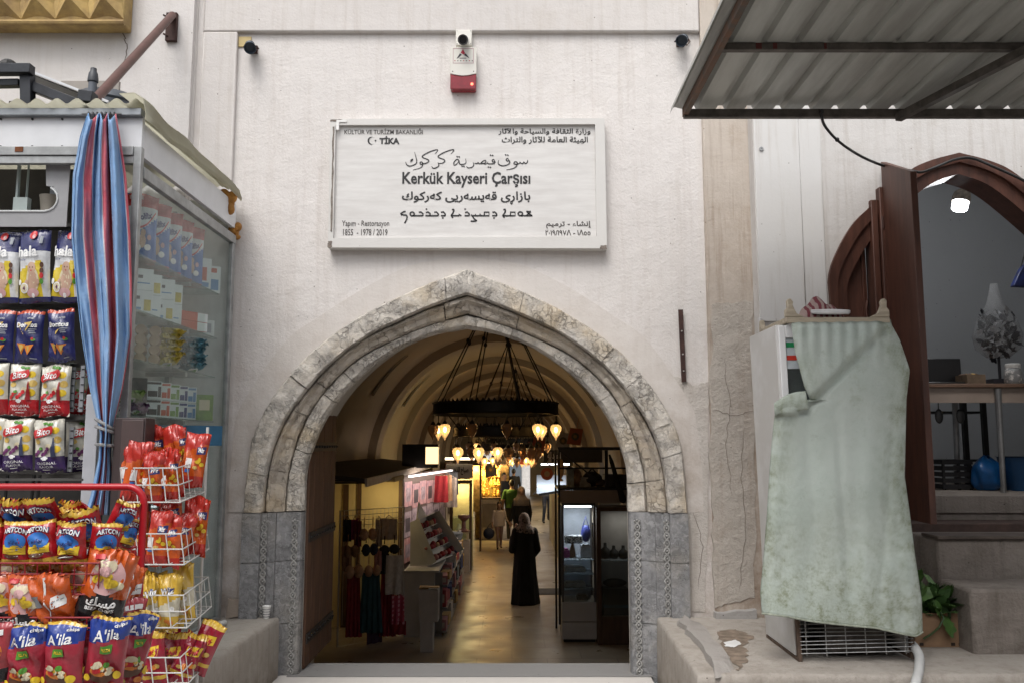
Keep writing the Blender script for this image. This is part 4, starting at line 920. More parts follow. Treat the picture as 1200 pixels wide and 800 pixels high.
# the draped cloth
m, n, l, bs = _nt('green_tarpaulin'); v = _coord(n, l)
c = _mix(n, l, _ramp(n, l, _noise(n, l, v, 2.2, 8, .68), .32, .7), (.39, .45, .405), (.50, .545, .505))
uv = n.new('ShaderNodeTexCoord'); sp = n.new('ShaderNodeSeparateXYZ'); l.new(uv.outputs['UV'], sp.inputs[0])
def edge(sock, a, c_): return _ramp(n, l, sock, a, c_)
st_n = _ramp(n, l, _noise(n, l, v, 4.2, 8, .75), .36, .58)
low_ = n.new('ShaderNodeMath'); low_.operation = 'MAXIMUM'
l.new(edge(sp.outputs[1], .45, .02), low_.inputs[0])
sd = n.new('ShaderNodeMath'); sd.operation = 'MAXIMUM'; l.new(edge(sp.outputs[0], .72, 1.0), sd.inputs[0]); l.new(edge(sp.outputs[0], .22, .0), sd.inputs[1])
l.new(sd.outputs[0], low_.inputs[1]); mm = n.new('ShaderNodeMath'); mm.operation = 'MULTIPLY'; l.new(low_.outputs[0], mm.inputs[0]); st2 = _ramp(n, l, _noise(n, l, v, 17, 9, .8), .30, .70); sx_ = n.new('ShaderNodeMath'); sx_.operation = 'MULTIPLY'; l.new(st_n, sx_.inputs[0]); l.new(st2, sx_.inputs[1]); l.new(sx_.outputs[0], mm.inputs[1])
c = _mix(n, l, mm.outputs[0], c, (.13, .145, .06))
sp2 = _ramp(n, l, _noise(n, l, v, 12, 8, .8), .60, .78); m5 = n.new('ShaderNodeMath'); m5.operation = 'MULTIPLY'; m5.inputs[1].default_value = .6; l.new(sp2, m5.inputs[0])
c = _mix(n, l, m5.outputs[0], c, (.14, .145, .10)); c = _mix(n, l, _ramp(n, l, _noise(n, l, v, 1.7, 9, .8), .56, .80), c, (.22, .24, .16))
l.new(c, bs.inputs['Base Color']); bs.inputs['Roughness'].default_value = .62; bs.inputs['Specular IOR Level'].default_value = .35
pm = _bump(n, l, bs, _noise(n, l, v, 5, 8, .62), .55, .03)
mp = n.new('ShaderNodeMapping'); mp.inputs['Scale'].default_value = (5.0, 7.5, 1); mp.inputs['Rotation'].default_value = (0, 0, .0); l.new(uv.outputs['UV'], mp.inputs[0])
def tri_(sock):
    a = n.new('ShaderNodeMath'); a.operation = 'PINGPONG'; a.inputs[1].default_value = 1; l.new(sock, a.inputs[0]); return a.outputs[0]
s3 = n.new('ShaderNodeSeparateXYZ'); l.new(mp.outputs[0], s3.inputs[0])
ad = n.new('ShaderNodeMath'); ad.operation = 'ADD'; l.new(s3.outputs[0], ad.inputs[0]); l.new(s3.outputs[1], ad.inputs[1])
sb_ = n.new('ShaderNodeMath'); sb_.operation = 'SUBTRACT'; l.new(s3.outputs[0], sb_.inputs[0]); l.new(s3.outputs[1], sb_.inputs[1])
mn = n.new('ShaderNodeMath'); mn.operation = 'MINIMUM'; l.new(tri_(ad.outputs[0]), mn.inputs[0]); l.new(tri_(sb_.outputs[0]), mn.inputs[1])
_bump(n, l, bs, _ramp(n, l, mn.outputs[0], 0, .04), .10, .004, pm)
cloth_m = m
cl = thing('draped_green_cloth', 'large pale green cloth with olive stains draped over the front of the fridge', 'cloth cover', (FX0, FY - .05, LZ + .2))
CY = FY - .045
def interp(t, tab):
    for (a, x), (c_, y) in zip(tab, tab[1:]):
        if t <= c_: return x + (y - x) * (t - a) / (c_ - a)
    return tab[-1][1]
Ltab = [(0, 927), (.10, 932), (.22, 943), (.262, 949), (.275, 920), (.29, 909), (.36, 906), (.5, 902), (.65, 899), (.8, 895), (.93, 891), (1, 893)]
Rtab = [(0, 1042), (.06, 1054), (.14, 1064), (.16, 1066), (.25, 1062), (.38, 1061), (.5, 1060), (.62, 1066), (.75, 1072), (.9, 1080), (1, 1081)]
Btab = [(0, 718), (.15, 722), (.3, 728), (.5, 733), (.7, 737), (.88, 745), (.96, 748), (1, 743)]
UVS = []
def cloth(u, vv):
    t = vv; yb_ = interp(u, Btab); py = 379 - 3.2 * u + (yb_ - 379) * t
    x0_, x1_ = interp(t, Ltab), interp(t, Rtab); px = x0_ + (x1_ - x0_) * u
    amp = .002 + .006 * t
    d = amp * math.sin(px * .052 + 1.7 * t + .8 * math.sin(t * 5)) + .55 * amp * math.sin(px * .115 - 2.2 * t + 1.2 + math.sin(t * 7 + px * .02)) + .25 * amp * math.sin(px * .23 + 5 * t + 2 * math.sin(t * 4)) * (.3 + t)
    d += .004 * math.sin(py * .031 + px * .045) * math.sin(px * .03 - t * 6)
    for c0_, w0_, a0_, sl_ in ((985, 6, .012, 24), (1018, 11, -.012, -22), (950, 9, .010, 34), (1042, 6, .012, -26)):
        q_ = (px - c0_ - sl_ * (t - .5)) / w0_; d += a0_ * math.exp(-q_ * q_) * max(0, math.sin(math.pi * min(1, max(0, (t - .2) / .8))))
    if t < .16: d += .010 * (1 - t / .16) * math.sin(px * .42)          # gathers at the top
    fold = (px - 1042) * (478 - 376) - (py - 376) * (940 - 1042)          # diagonal fold line from top right to left
    s = fold / 144.0
    if py < 486: 
        e = 1 / (1 + math.exp(max(-30, min(30, -s / 1.6)))); d += -.030 * (1 - e) * min(1, (t + .02) * 12) * (1 if s > -40 else 1)
        d += .018 * math.exp(-((s - 5) / 4) ** 2)
    d -= .05 * max(0, t - .25) ** 1.5 + .02 * math.sin(math.pi * u) ** 2 * t
    edge_ = max(0, (abs(u - .5) - .42) / .08); d += .030 * edge_ ** 2 * (.5 + t)
    d += .006 * math.sin(py * .05 + px * .02)
    p = P(px, py, CY + d); 
    if py < 382 and t < .012: p = P(px, 376 - 1.5 * u, CY + .04)
    return p
b = MB(); b.grid(cloth, 90, 130); ob = b.build('cloth', cloth_m, cl, smooth=80, solid=.004)
uvl = ob.data.uv_layers.new(name='UVMap'); nu = 90
for lp in ob.data.loops: i = lp.vertex_index; uvl.data[lp.index].uv = ((i % (nu + 1)) / nu, 1 - (i // (nu + 1)) / 130)
# turned-back lower corner of the flap
b = MB(); a1, a2, a3, a4 = (907, 472), (944, 458), (948, 479), (908, 486)
def flap(u, v2):
    x = (a1[0] + (a2[0] - a1[0]) * u) * (1 - v2) + (a4[0] + (a3[0] - a4[0]) * u) * v2; y = (a1[1] + (a2[1] - a1[1]) * u) * (1 - v2) + (a4[1] + (a3[1] - a4[1]) * u) * v2
    return P(x, y - 4 * math.sin(math.pi * u) * (1 - v2), CY - .028 - .012 * math.sin(math.pi * v2))
b.grid(flap, 16, 8); o2 = b.build('folded_corner', cloth_m, cl, smooth=80, solid=.004)
o2.data.uv_layers.new(name='UVMap'); 
for lp in o2.data.loops: o2.data.uv_layers[0].data[lp.index].uv = (.03, .35)
b = MB(); q = [P(interp(1, Ltab) + (interp(1, Rtab) - interp(1, Ltab)) * u, interp(u, Btab) - 2.0, 0) for u in ()]
pts = [ob.data.vertices[130 * (nu + 1) + i].co + Vector((FX0, FY - .05, LZ + .2)) + Vector((0, -.002, 0)) for i in range(0, nu + 1, 2)]
b.tube(pts, .006, 6); b.build('hem', mat('hem_green', (.33, .36, .29), .7, 0, .4, 40, .3), cl, smooth=60)

# hose, box of greens
hz = thing('drain_hose', 'ribbed grey plastic drain hose hanging from the fridge over the platform edge', 'hose', tuple(P(1072, 765, FY + .02)))
b = MB(); pts = spline([(0, 0), (1, 0), (2, 0), (3, 0)], 10); H = [P(1064, 752, FY + .06), P(1071, 757, FY + .02), P(1077, 768, FY - .10), P(1077, 783, FY - .22), P(1073, 800, FY - .32), P(1066, 830, FY - .36)]
HH = []
for i in range(len(H) - 1):
    a = H[max(0, i - 1)]; bb = H[i]; cc = H[i + 1]; dd = H[min(len(H) - 1, i + 2)]
    for k in range(14):
        t = k / 14; HH.append(.5 * ((2 * bb) + (cc - a) * t + (2 * a - 5 * bb + 4 * cc - dd) * t * t + (3 * bb - a - 3 * cc + dd) * t ** 3))
b.tube(HH, [.026 if i % 2 else .022 for i in range(len(HH))], 12); b.build('ribbed_tube', mat('hose_grey', (.50, .50, .49), .5, 0, .2), hz, smooth=60)
g0 = G(1073, 758, LZ); g1 = G(1131, 758, LZ)
bx = thing('cardboard_box', 'brown cardboard box with greens spilling out beside the fridge', 'box', (g0.x, g0.y, LZ))
card = mat('cardboard', (.27, .165, .095), .85, 0, .25, 6, .2); z1 = P(1100, 716, g0.y).z; dp = .20
b = MB(); t = .006
b.box(g0.x, g1.x, g0.y, g0.y + t, LZ + .002, z1 - .01); b.box(g0.x, g1.x, g0.y + dp, g0.y + dp + t, LZ + .002, z1); b.box(g0.x, g0.x + t, g0.y + t, g0.y + dp, LZ + .002, z1); b.box(g1.x - t, g1.x, g0.y + t, g0.y + dp, LZ + .002, z1 + .02); b.box(g0.x, g1.x, g0.y + t, g0.y + dp, LZ + .002, LZ + .008)
b.build('box_body', card, bx)
b = MB(); p = P(1112, 757, g0.y)
for x in (1080, 1117, 1126): p = P(x, 755, g0.y - .001); b.box(p.x - .012, p.x + .012, g0.y - .002, g0.y + .001, LZ + .01, LZ + .028)
b.build('hand_hole', mat('box_hole', (.03, .02, .015), .9), bx)
gr = thing('leafy_greens', 'bunch of dark green leafy vegetables lying in the cardboard box', 'greens', ((g0.x + g1.x) / 2, g0.y + .1, z1 - .05))
lm = [mat('leaf_dark', (.035, .085, .018), .5, 0, .5, 20), mat('leaf_mid', (.065, .14, .03), .5, 0, .4, 20), mat('leaf_pale', (.11, .20, .06), .5, 0, .3, 20)]
def leaf_at(b, c, L, W, rx, rz, ry, mi):
    M3 = Euler((rx, ry, rz)).to_matrix()
    def f(u, v2):
        w = W * math.sin(math.pi * min(.97, max(.03, v2))) ** .7 * (1 + .18 * math.sin(v2 * 21)); x = (u - .5) * w
        return Vector(c) + M3 @ Vector((x, -.35 * L * v2 * v2, L * v2 + .25 * abs(x) + .010 * math.sin(v2 * 17 + u * 9)))
    b.grid(f, 5, 8, mi)
b = MB(); r = random.Random(3)
for k in range(46):
    c = (r.uniform(g0.x + .02, g1.x - .03), r.uniform(g0.y + .0, g0.y + .2), z1 - .05 + r.uniform(-.02, .09) * (1.2 if k % 3 else 1))
    leaf_at(b, c, r.uniform(.09, .17), r.uniform(.06, .10), r.uniform(-.4, 1.2), r.uniform(-2.6, 2.6), r.uniform(-.6, .6), r.randrange(3))
leaf_at(b, (g1.x - .12, g0.y - .01, z1 - .02), .12, .08, 2.4, .3, 0, 1); leaf_at(b, (g0.x + .02, g0.y + .1, z1 + .06), .16, .10, .1, -.4, -.3, 2); leaf_at(b, (g0.x + .05, g0.y + .14, z1 + .08), .17, .10, .1, .2, .2, 1)
b.build('leaf_bunch', lm, gr, smooth=60)
b = MB(); q = [P(1102, 716, g0.y - .01), P(1106, 724, g0.y - .03), P(1100, 735, g0.y - .04), P(1092, 742, g0.y - .03), P(1082, 748, g0.y - .02)]
b.tube(q, .006, 6); b.build('stem', lm[0], gr)

# ------------------------------------------------------------------ things in the corner shop
TY = 6.75
tb = thing('shop_table', 'wooden topped table with splayed metal legs in the corner shop', 'table', tuple(P(1160, 578, TY)))
ta, tb_ = P(1079, 462, TY), P(1230, 452, TY); zt_ = P(1140, 449, TY).z
tw = mat('table_wood', (.17, .10, .065), .5, 0, .3, 5, .1, stretch=(1, 8, 8)); ap = mat('table_apron', (.30, .24, .20), .6, 0, .15)
b = MB(); b.box(ta.x, tb_.x + .5, TY, TY + .75, zt_ - .03, zt_); b.build('table_top', tw, tb, bevel=.004)
b = MB(); b.box(ta.x + .03, tb_.x + .45, TY + .03, TY + .05, zt_ - .15, zt_ - .031); b.box(ta.x + .03, ta.x + .05, TY + .051, TY + .7, zt_ - .15, zt_ - .031); b.build('apron', ap, tb)
steel_l = mat('dull_chrome', (.38, .38, .38), .35, .8, .3)
for x0, x1, y in ((P(1171, 460, TY).x, P(1178, 577, TY).x, TY + .02), (P(1082, 460, TY).x, P(1078, 577, TY).x, TY + .65), (tb_.x + .4, tb_.x + .45, TY + .02), (P(1171, 460, TY).x, P(1176, 577, TY).x, TY + .68)):
    b = MB(); b.tube([(x0, y, zt_ - .04), (x1, y, FLZ)], [.026, .02], 10); b.build('leg', steel_l, tb, smooth=60)
def small(name, label, cat, mb, m, loc, **k):
    o = mb.build(name, m, None, loc=loc, **k); return tag(o, label, cat)
b = MB(); p = P(1082, 440, TY + .2); b.box(p.x - .1, P(1127, 440, TY + .2).x, TY + .2, TY + .24, zt_ + .001, zt_ + .22); b.box(p.x - .1, P(1129, 440, TY + .2).x, TY + .05, TY + .19, zt_ + .001, zt_ + .018)
small('laptop_stand', 'black flat screen with rounded corners standing on the shop table behind the door leaf', 'screen', b, mat('screen_black', (.012, .012, .013), .3), tuple(P(1100, 449, TY + .2)), bevel=.012)
b = MB(); tx0, tx1 = P(1108, 440, TY + .08).x, P(1150, 440, TY + .08).x; b.box(tx0, tx1, TY + .04, TY + .19, zt_ + .019, zt_ + .055)
tray = thing('wicker_tray', 'shallow brown tray of small goods on the shop table', 'tray', (tx0, TY + .04, zt_))
b = MB(); b.box(tx0 + .14, tx1, TY + .02, TY + .3, zt_ + .001, zt_ + .012)
for a_ in ((tx0 + .14, tx1, TY + .02, TY + .03), (tx0 + .14, tx1, TY + .29, TY + .3), (tx0 + .14, tx0 + .15, TY + .031, TY + .289), (tx1 - .01, tx1, TY + .031, TY + .289)): b.box(*a_, zt_ + .012, zt_ + .075)
b.build('tray_body', mat('tray_brown', (.16, .11, .07), .7, 0, .4, 30, .4), tray)
b = MB(); r = random.Random(4)
for k in range(16): b.ell((r.uniform(tx0 + .17, tx1 - .02), r.uniform(TY + .06, TY + .26), zt_ + .06), (.03, .03, .03), 8, 5, r.randrange(2))
b.build('contents', [mat('goods_yellow', (.35, .22, .05), .6), mat('goods_brown', (.09, .05, .03), .6)], tray, smooth=60)
jr = thing('white_jar', 'squat white jar with dark lettering at the right of the shop table', 'jar', tuple(P(1188, 448, TY + .1)))
p = Vector((P(1188, 448, TY + .1).x, TY + .1, zt_)); b = MB(); b.lathe([(.06, .001), (.068, .02), (.068, .10), (.058, .125), (.05, .13)], p, 22); b.build('jar_body', mat('jar_white', (.6, .58, .55), .4, 0, .5, 30, col2=(.2, .2, .2), lo=.55, hi=.62), jr, smooth=40)
b = MB(); b.lathe([(.055, .13), (.057, .16), (.05, .165), (.01, .166)], p, 22); b.build('lid', mat('jar_lid', (.66, .65, .63), .4), jr, smooth=40)
fb_ = thing('wrapped_bouquet', 'clear plastic bag of dark and white flowers on a thin stand by the shop wall', 'flowers', tuple(P(1166, 449, TY + .35)))
c0 = P(1168, 385, TY + .35); b = MB()
b.lathe([(.03, .38), (.045, .30), (.07, .20), (.15, .08), (.19, -.06), (.17, -.17), (.09, -.24), (.02, -.25)], c0, 22); b.build('plastic_wrap', glass('film', (.9, .9, .9), .16, (.6, .6, .6)), fb_, smooth=60)
b = MB(); r = random.Random(9)
for k in range(90):
    v3 = Vector((r.uniform(-.13, .13), r.uniform(-.09, .09), r.uniform(-.21, .12))); leaf_at(b, c0 + v3, r.uniform(.05, .10), r.uniform(.035, .06), r.uniform(-1.5, 2.5), r.uniform(-3, 3), r.uniform(-1, 1), 0 if k % 4 else 1)
b.build('blooms', [mat('bloom_dark', (.02, .02, .028), .7), mat('bloom_white', (.42, .42, .43), .7)], fb_, smooth=60)
b = MB(); b.tube([c0 + Vector((0, 0, -.2)), (c0.x, c0.y, zt_ + .02)], .012, 6); b.box(c0.x - .1, c0.x + .14, c0.y - .08, c0.y + .08, zt_ + .001, zt_ + .06); b.build('stand', mat('stand_dark', (.03, .028, .035), .6), fb_)
bb = thing('blue_printed_bag', 'blue printed bag hanging high on the right of the shop room', 'bag', tuple(P(1197, 325, TY + .4)))
b = MB(); q = [(1186, 336), (1194, 318), (1199, 310), (1222, 312), (1224, 338)]; pq = [P(x, y, TY + .4) for x, y in q]; b.prism([(p.x, p.z) for p in pq], TY + .38, TY + .44); b.build('bag_body', mat('bag_blue', (.02, .035, .16), .4, 0, .6, 14, col2=(.01, .012, .03)), bb, bevel=.01)
b = MB(); b.tube([P(1195, 318, TY + .41), P(1200, 300, TY + .43), P(1203, 285, TY + .44)], .006, 5); b.build('handle', black_m, bb)
ck = thing('slatted_crate', 'black slatted plastic crate on the shop floor under the table', 'crate', tuple(P(1122, 570, TY + .5)))
b = MB(); q0, q1 = P(1106, 572, TY + .4), P(1142, 572, TY + .4)
for k in range(5): z = FLZ + .01 + k * .05; b.box(q0.x, q1.x, TY + .4, TY + .41, z, z + .036); b.box(q0.x, q0.x + .01, TY + .411, TY + .7, z, z + .036); b.box(q1.x - .01, q1.x, TY + .411, TY + .7, z, z + .036)
for x in (q0.x, q1.x - .03, (q0.x + q1.x) / 2): b.box(x, x + .025, TY + .412, TY + .42, FLZ, FLZ + .25)
b.build('slats', mat('crate_black', (.016, .015, .016), .6), ck)
blue = mat('blue_film', (.01, .10, .30), .3, 0, .4, 9, .5, 30)
def sack(name, label, px, w, h, seed, yo):
    c = P(px, 574, TY + yo); b = MB(); r = random.Random(seed); ph = [r.uniform(0, 6) for _ in range(6)]
    def f(u, v2):
        a = 2 * math.pi * u; rr = (math.sin(math.pi * (.12 + .86 * v2)) ** .6) * (1 + .12 * math.sin(3 * a + ph[0] + 4 * v2) + .07 * math.sin(7 * a + ph[1]) + .05 * math.sin(11 * v2 + ph[2]))
        return Vector((c.x + w * rr * math.cos(a), c.y + w * .8 * rr * math.sin(a), FLZ + .004 + h * v2 * (1 + .06 * math.sin(2 * a + ph[3]))))
    b.grid(f, 28, 14); return small(name, label, 'bag', b, blue, (c.x, c.y, FLZ), smooth=70)
sack('plastic_sack', 'crumpled bright blue plastic sack on the shop floor behind the table leg', 1158, .13, .27, 2, .35)
b = MB(); c = P(1196, 577, TY + .3); b.lathe([(.14, .002), (.2, .27), (.215, .275), (.2, .27), (.13, .02)], (c.x + .05, c.y, FLZ), 24)
small('plastic_tub', 'dark blue round plastic tub at the right edge under the shop table', 'tub', b, mat('tub_blue', (.012, .06, .15), .4), (c.x, c.y, FLZ), smooth=40)
sr = thing('storage_rack', 'dark metal rack standing behind the shop table', 'rack', tuple(P(1120, 570, TY + .9))); b = MB()
for x in (1084, 1132, 1155): p = P(x, 500, TY + .95); b.box(p.x - .02, p.x + .02, TY + .95, TY + .99, FLZ, zt_ - .05)
p0, p1 = P(1082, 500, TY + .95), P(1157, 500, TY + .95); b.box(p0.x, p1.x, TY + .992, TY + 1.2, FLZ + .22, FLZ + .24); b.box(p0.x, p1.x, TY + .992, TY + 1.2, zt_ - .2, zt_ - .18)
b.build('rack_frame', black_m, sr)
for px, lb in ((1100, 'left of the two dark utensils hanging under the shop table'), (1125, 'right of the two dark utensils hanging under the shop table')):
    c = P(px, 480, TY + .2); b = MB(); b.tube([c + Vector((0, 0, .09)), c], .005, 5); b.ell(c + Vector((0, 0, -.05)), (.035, .012, .06), 12, 8)
    small('hanging_ladle', lb, 'ladle', b, mat('dark_tin', (.05, .05, .05), .4, .6), tuple(c), smooth=50)['group'] = 'utensils hanging under the table'
# ------------------------------------------------------------------ glass snack kiosk on the left
KX, KY = -2.05, 4.56
zR, zF1, zF0, zA0 = P(150, 127, KY).z, P(150, 138, KY).z, P(150, 172, KY).z, P(150, 192, KY).z
KL = -4.6
ki = thing('snack_kiosk', 'weathered glass and aluminium snack kiosk with a corrugated roof left of the gate', 'kiosk', (KX, KY, -.03))
b = MB(); b.box(KL, KX - .001, KY, KY + .03, zF0, zF1 - .001); b.box(KX - .03, KX, KY + .031, 6.18, zF0 - .05, zF1 - .03); b.build('fascia', white_paint, ki)
b = MB(); b.box(KL, KX + .004, KY - .035, KY + .03, zF1, zR - .012); b.build('front_rail', zinc, ki, bevel=.004)
b = MB(); b.box(KL, KX - .04, KY - .012, KY + .03, zA0 + .045, zF0 - .001); b.box(KL, KX - .04, KY - .004, KY + .03, zA0, zA0 + .043); b.box(KX - .034, KX + .006, KY + .04, 6.19, zA0 - .07, zA0 - .005); b.build('window_head', alu, ki, bevel=.003)
b = MB(); b.box(KX - .04, KX + .002, KY - .003, KY + .037, LZ, zF0 - .001); b.box(KX - .03, KX + .003, 6.13, 6.19, LZ, zA0 - .071); b.box(KX - .03, KX + .004, KY + .05, 6.12, LZ, LZ + .03); b.build('corner_post', alu, ki, bevel=.003)
b = MB(); b.box(KX - .018, KX - .012, KY + .04, 6.13, LZ + .03, zA0 - .071); b.build('side_glass', glass('kiosk_glass', (.95, .98, .97), .035, (.55, .61, .59), .7), ki)
b = MB(); b.box(KL, KX - .04, KY + .01, KY + .03, -.03, .75); b.build('stall_riser', mat('kiosk_panel', (.3, .31, .32), .6, .2, .3), ki)
b = MB(); b.box(KL - .1, KX - .02, 6.185, 6.198, LZ + .01, zF1); b.build('back_lining', mat('kiosk_lining', (.70, .72, .72), .7, 0, .3, 3), ki)

b = MB(); b.box(KL, KX - .45, 5.25, 5.30, LZ, zF1 - .07); b.build('interior_shade_panel', mat('kiosk_dark', (.06, .055, .052), .8, 0, .5, 3), ki)  # dark panel added behind the packets, its colour stands in for interior shade
cream_roof = mat('cream_roof_sheet', (.56, .54, .44), .5, 0, .3, 7, .1, 40, col2=(.42, .37, .26))
_n, _l = cream_roof.node_tree.nodes, cream_roof.node_tree.links; _t = _n.new('ShaderNodeBsdfTranslucent'); _t.inputs[0].default_value = (.75, .74, .66, 1); _m = _n.new('ShaderNodeMixShader'); _m.inputs[0].default_value = .72
_l.new(_n['Principled BSDF'].outputs[0], _m.inputs[1]); _l.new(_t.outputs[0], _m.inputs[2]); _l.new(_m.outputs[0], _n['Material Output'].inputs[0])
b = MB(); b.loft([[Vector((KX - .01 - k * .0139, Y, zR + .012 + .016 * math.cos(k * .8) + (Y - KY) * .02)) for k in range(180)] for Y in (KY - .07, 6.18)], closed=False); b.build('roof_sheet', cream_roof, ki, smooth=60, solid=.004)
b = MB()     # flashing along the right eave
rr_ = random.Random(2)
def fl(u, v2):
    Y = KY - .08 + (6.16 - KY + .08) * v2; sag = .5 + .5 * math.cos(min(1, v2 * 1.4) * 2.2)
    w = [(-.10, .045), (-.02, .050), (.03, .02), (.05, -.035 - .035 * sag), (.046, -.055 - .045 * sag)]
    q = u * 4; i = min(3, int(q)); f = q - i; x = w[i][0] + (w[i + 1][0] - w[i][0]) * f; z = w[i][1] + (w[i + 1][1] - w[i][1]) * f
    return Vector((KX + x + .006 * math.sin(v2 * 23), Y, zR + z + .006 * math.sin(v2 * 17 + 1)))
b.grid(fl, 4, 30); b.build('eave_flashing', cream_roof, ki, solid=.004)
b = MB()
for x in (1, 38, 73): 
    for y in (140, 172): p = P(x, y, KY - .003); b.lathe([(.006, -.004), (.006, .002)], p, 8, axis='Y')
b.build('screw', black_m, ki)
b = MB(); p = P(22, 175, KY - .016); b.box(p.x - .022, p.x + .022, KY - .0155, KY - .0125, p.z - .014, p.z + .014); b.build('rust_plate', mat('rust_patch', (.18, .06, .02), .9, 0, .4, 30), ki)
foam = mat('expanding_foam', (.48, .22, .045), .8, 0, .5, 14, .8, 40)
for (px, py, Y, s, lb) in ((265, 236, 6.05, 1.25, 'lump of orange expanding foam under the end of the kiosk eave'), (274, 271, 6.2, .9, 'smaller lump of orange foam at the top corner of the kiosk glass')):
    c = P(px, py, Y); b = MB(); r = random.Random(px)
    for k in range(9): b.ell(c + Vector((r.uniform(-.035, .035) * s, r.uniform(-.04, .03), r.uniform(-.05, .05) * s)), [r.uniform(.022, .04) * s for _ in range(3)], 9, 6)
    tag(b.build('foam_lump', foam, None, loc=tuple(c), smooth=70), lb, 'foam')
# things on the kiosk roof
dsteel = mat('dark_steel_section', (.035, .038, .045), .45, .4, .4, 10, .2)
sf_ = thing('steel_roof_frame', 'dark steel box section frame carrying a sloping sheet above the kiosk roof', 'steel frame', tuple(P(20, 126, 4.62)))
FYY = 4.62
b = MB(); b.bar(P(-60, 82, FYY), P(38, 82, FYY), .06, .055); b.bar(P(32, 86, FYY + .03), P(33, 128, FYY + .03), .06, .06, up=(0, 1, 0)); b.bar(P(-60, 100, FYY + .04), P(24, 98, FYY + .04), .05, .04)
b.bar(P(40, 103, FYY + .05), P(112, 131, FYY + .05), .06, .055); b.build('box_section', dsteel, sf_, bevel=.003)
b = MB(); b.bar(P(94, 114, FYY - .01), P(111, 116, FYY - .01), .07, .065); b.build('end_stub', dsteel, sf_, bevel=.004)
b = MB(); p0, p1 = P(16, 79, FYY + .1), P(128, 123, FYY + .1)
b.add([p0, p1, p1 + Vector((0, 1.1, 0.02)), p0 + Vector((0, 1.1, .02))], [(0, 1, 2, 3)]); b.build('sloping_sheet', dsteel, sf_, solid=.006)
b = MB(); b.bar(p0 + Vector((0, -.01, .012)), p1 + Vector((0, -.01, .012)), .012, .014); b.build('white_edge', white_paint, sf_)
b = MB(); b.ell(P(10, 78, FYY + .02), (.05, .05, .04), 10, 6); b.build('bolt_head', black_m, sf_)
b = MB(); b.box(P(8, 118, FYY).x, P(40, 118, FYY).x, FYY + .02, FYY + .06, P(8, 127, FYY).z, P(8, 117, FYY).z); b.build('rusted_block', rust, sf_)
tk = thing('grey_tank', 'dark grey domed plastic tank on the kiosk roof behind the frame', 'tank', tuple(P(130, 125, 5.5)))
c = P(128, 124, 5.55); b = MB(); b.lathe([(.20, -.14), (.23, -.10), (.225, .0), (.19, .05), (.10, .082), (.02, .09)], c, 28); b.build('tank_shell', mat('tank_plastic', (.075, .085, .10), .45, 0, .25, 8), tk, smooth=50)
b = MB(); b.lathe([(.231, -.02), (.236, -.01), (.231, .0)], c, 28); b.build('rib', mat('tank_plastic', (.07, .08, .1)), tk, smooth=50)
vp = thing('vent_pipe', 'short grey vent pipe with a conical cap on the kiosk roof', 'vent pipe', tuple(P(108, 106, 5.3)))
c = P(108, 110, 5.3); b = MB(); b.lathe([(.026, -.15), (.026, .09)], c, 16); b.build('pipe_body', mat('pipe_grey', (.11, .125, .15), .5), vp, smooth=40)
b = MB(); b.lathe([(.028, .075), (.033, .08), (.033, .095), (.028, .135), (.02, .15), (.019, .17), (.01, .175)], c, 16); b.build('cap', mat('cap_dark', (.05, .055, .065), .5), vp, smooth=40)
b = MB(); p0, p1 = P(72, 110, 5.95), P(141, 96, 5.95); b.box(p0.x, p1.x, 5.93, 5.96, p0.z - .3, p1.z); o = b.build('board', mat('taupe_board', (.33, .30, .27), .7, 0, .2), None, loc=(p0.x, 5.95, p0.z - .3), bevel=.004)
tag(o, 'taupe board standing on edge behind the vent pipe on the kiosk roof', 'board')
sb = thing('diagonal_strut', 'rusty brown diagonal tube strut bracing the kiosk frame from the wall plate', 'strut', tuple(P(200, 32, 6.19)))
b = MB(); p0, p1 = P(195, 15, 6.17), P(206, 48, 6.17); b.box(p0.x, p1.x, 6.165, 6.2, p1.z, p0.z)
for x, y in ((194, 19), (194, 41)): p = P(x, y, 6.15); b.tube([p + Vector((-.02, 0, .01)), p + Vector((.03, .03, -.01))], .008, 6)
b.build('wall_plate', rust, sb, bevel=.003)
b = MB(); b.tube([P(202, 18, 6.15), P(110, 119, 4.66)], .028, 12); b.build('tube', mat('brown_tube', (.12, .055, .045), .5, .2, .3, 10), sb, smooth=40)

# striped curtain tied in the middle
m, n, l, bs = _nt('striped_canvas'); tc = n.new('ShaderNodeTexCoord'); sp = n.new('ShaderNodeSeparateXYZ'); l.new(tc.outputs['UV'], sp.inputs[0])
fr_ = n.new('ShaderNodeMath'); fr_.operation = 'FRACT'; mu = n.new('ShaderNodeMath'); mu.operation = 'MULTIPLY'; mu.inputs[1].default_value = 2.75; l.new(sp.outputs[0], mu.inputs[0]); l.new(mu.outputs[0], fr_.inputs[0])
cr_ = n.new('ShaderNodeValToRGB'); cr_.color_ramp.interpolation = 'CONSTANT'; l.new(fr_.outputs[0], cr_.inputs[0])
E_ = cr_.color_ramp.elements; E_[0].position = 0; E_[0].color = (.17, .34, .60, 1); E_[1].position = .60; E_[1].color = (.62, .58, .60, 1)
for p_, c_ in ((.635, (.58, .07, .10, 1)), (.955, (.62, .58, .60, 1))): e = E_.new(p_); e.color = c_
v = _coord(n, l); l.new(_mix(n, l, _ramp(n, l, _noise(n, l, v, 7, 6), .3, .75), cr_.outputs[0], (.16, .20, .30), 'MULTIPLY') if False else _mix(n, l, _ramp(n, l, _noise(n, l, v, 4, 8, .7), .3, 1.3), cr_.outputs[0], (.34, .36, .40)), bs.inputs['Base Color'])
bs.inputs['Roughness'].default_value = .85; _bump(n, l, bs, _noise(n, l, v, 8, 9, .66), .75, .02)
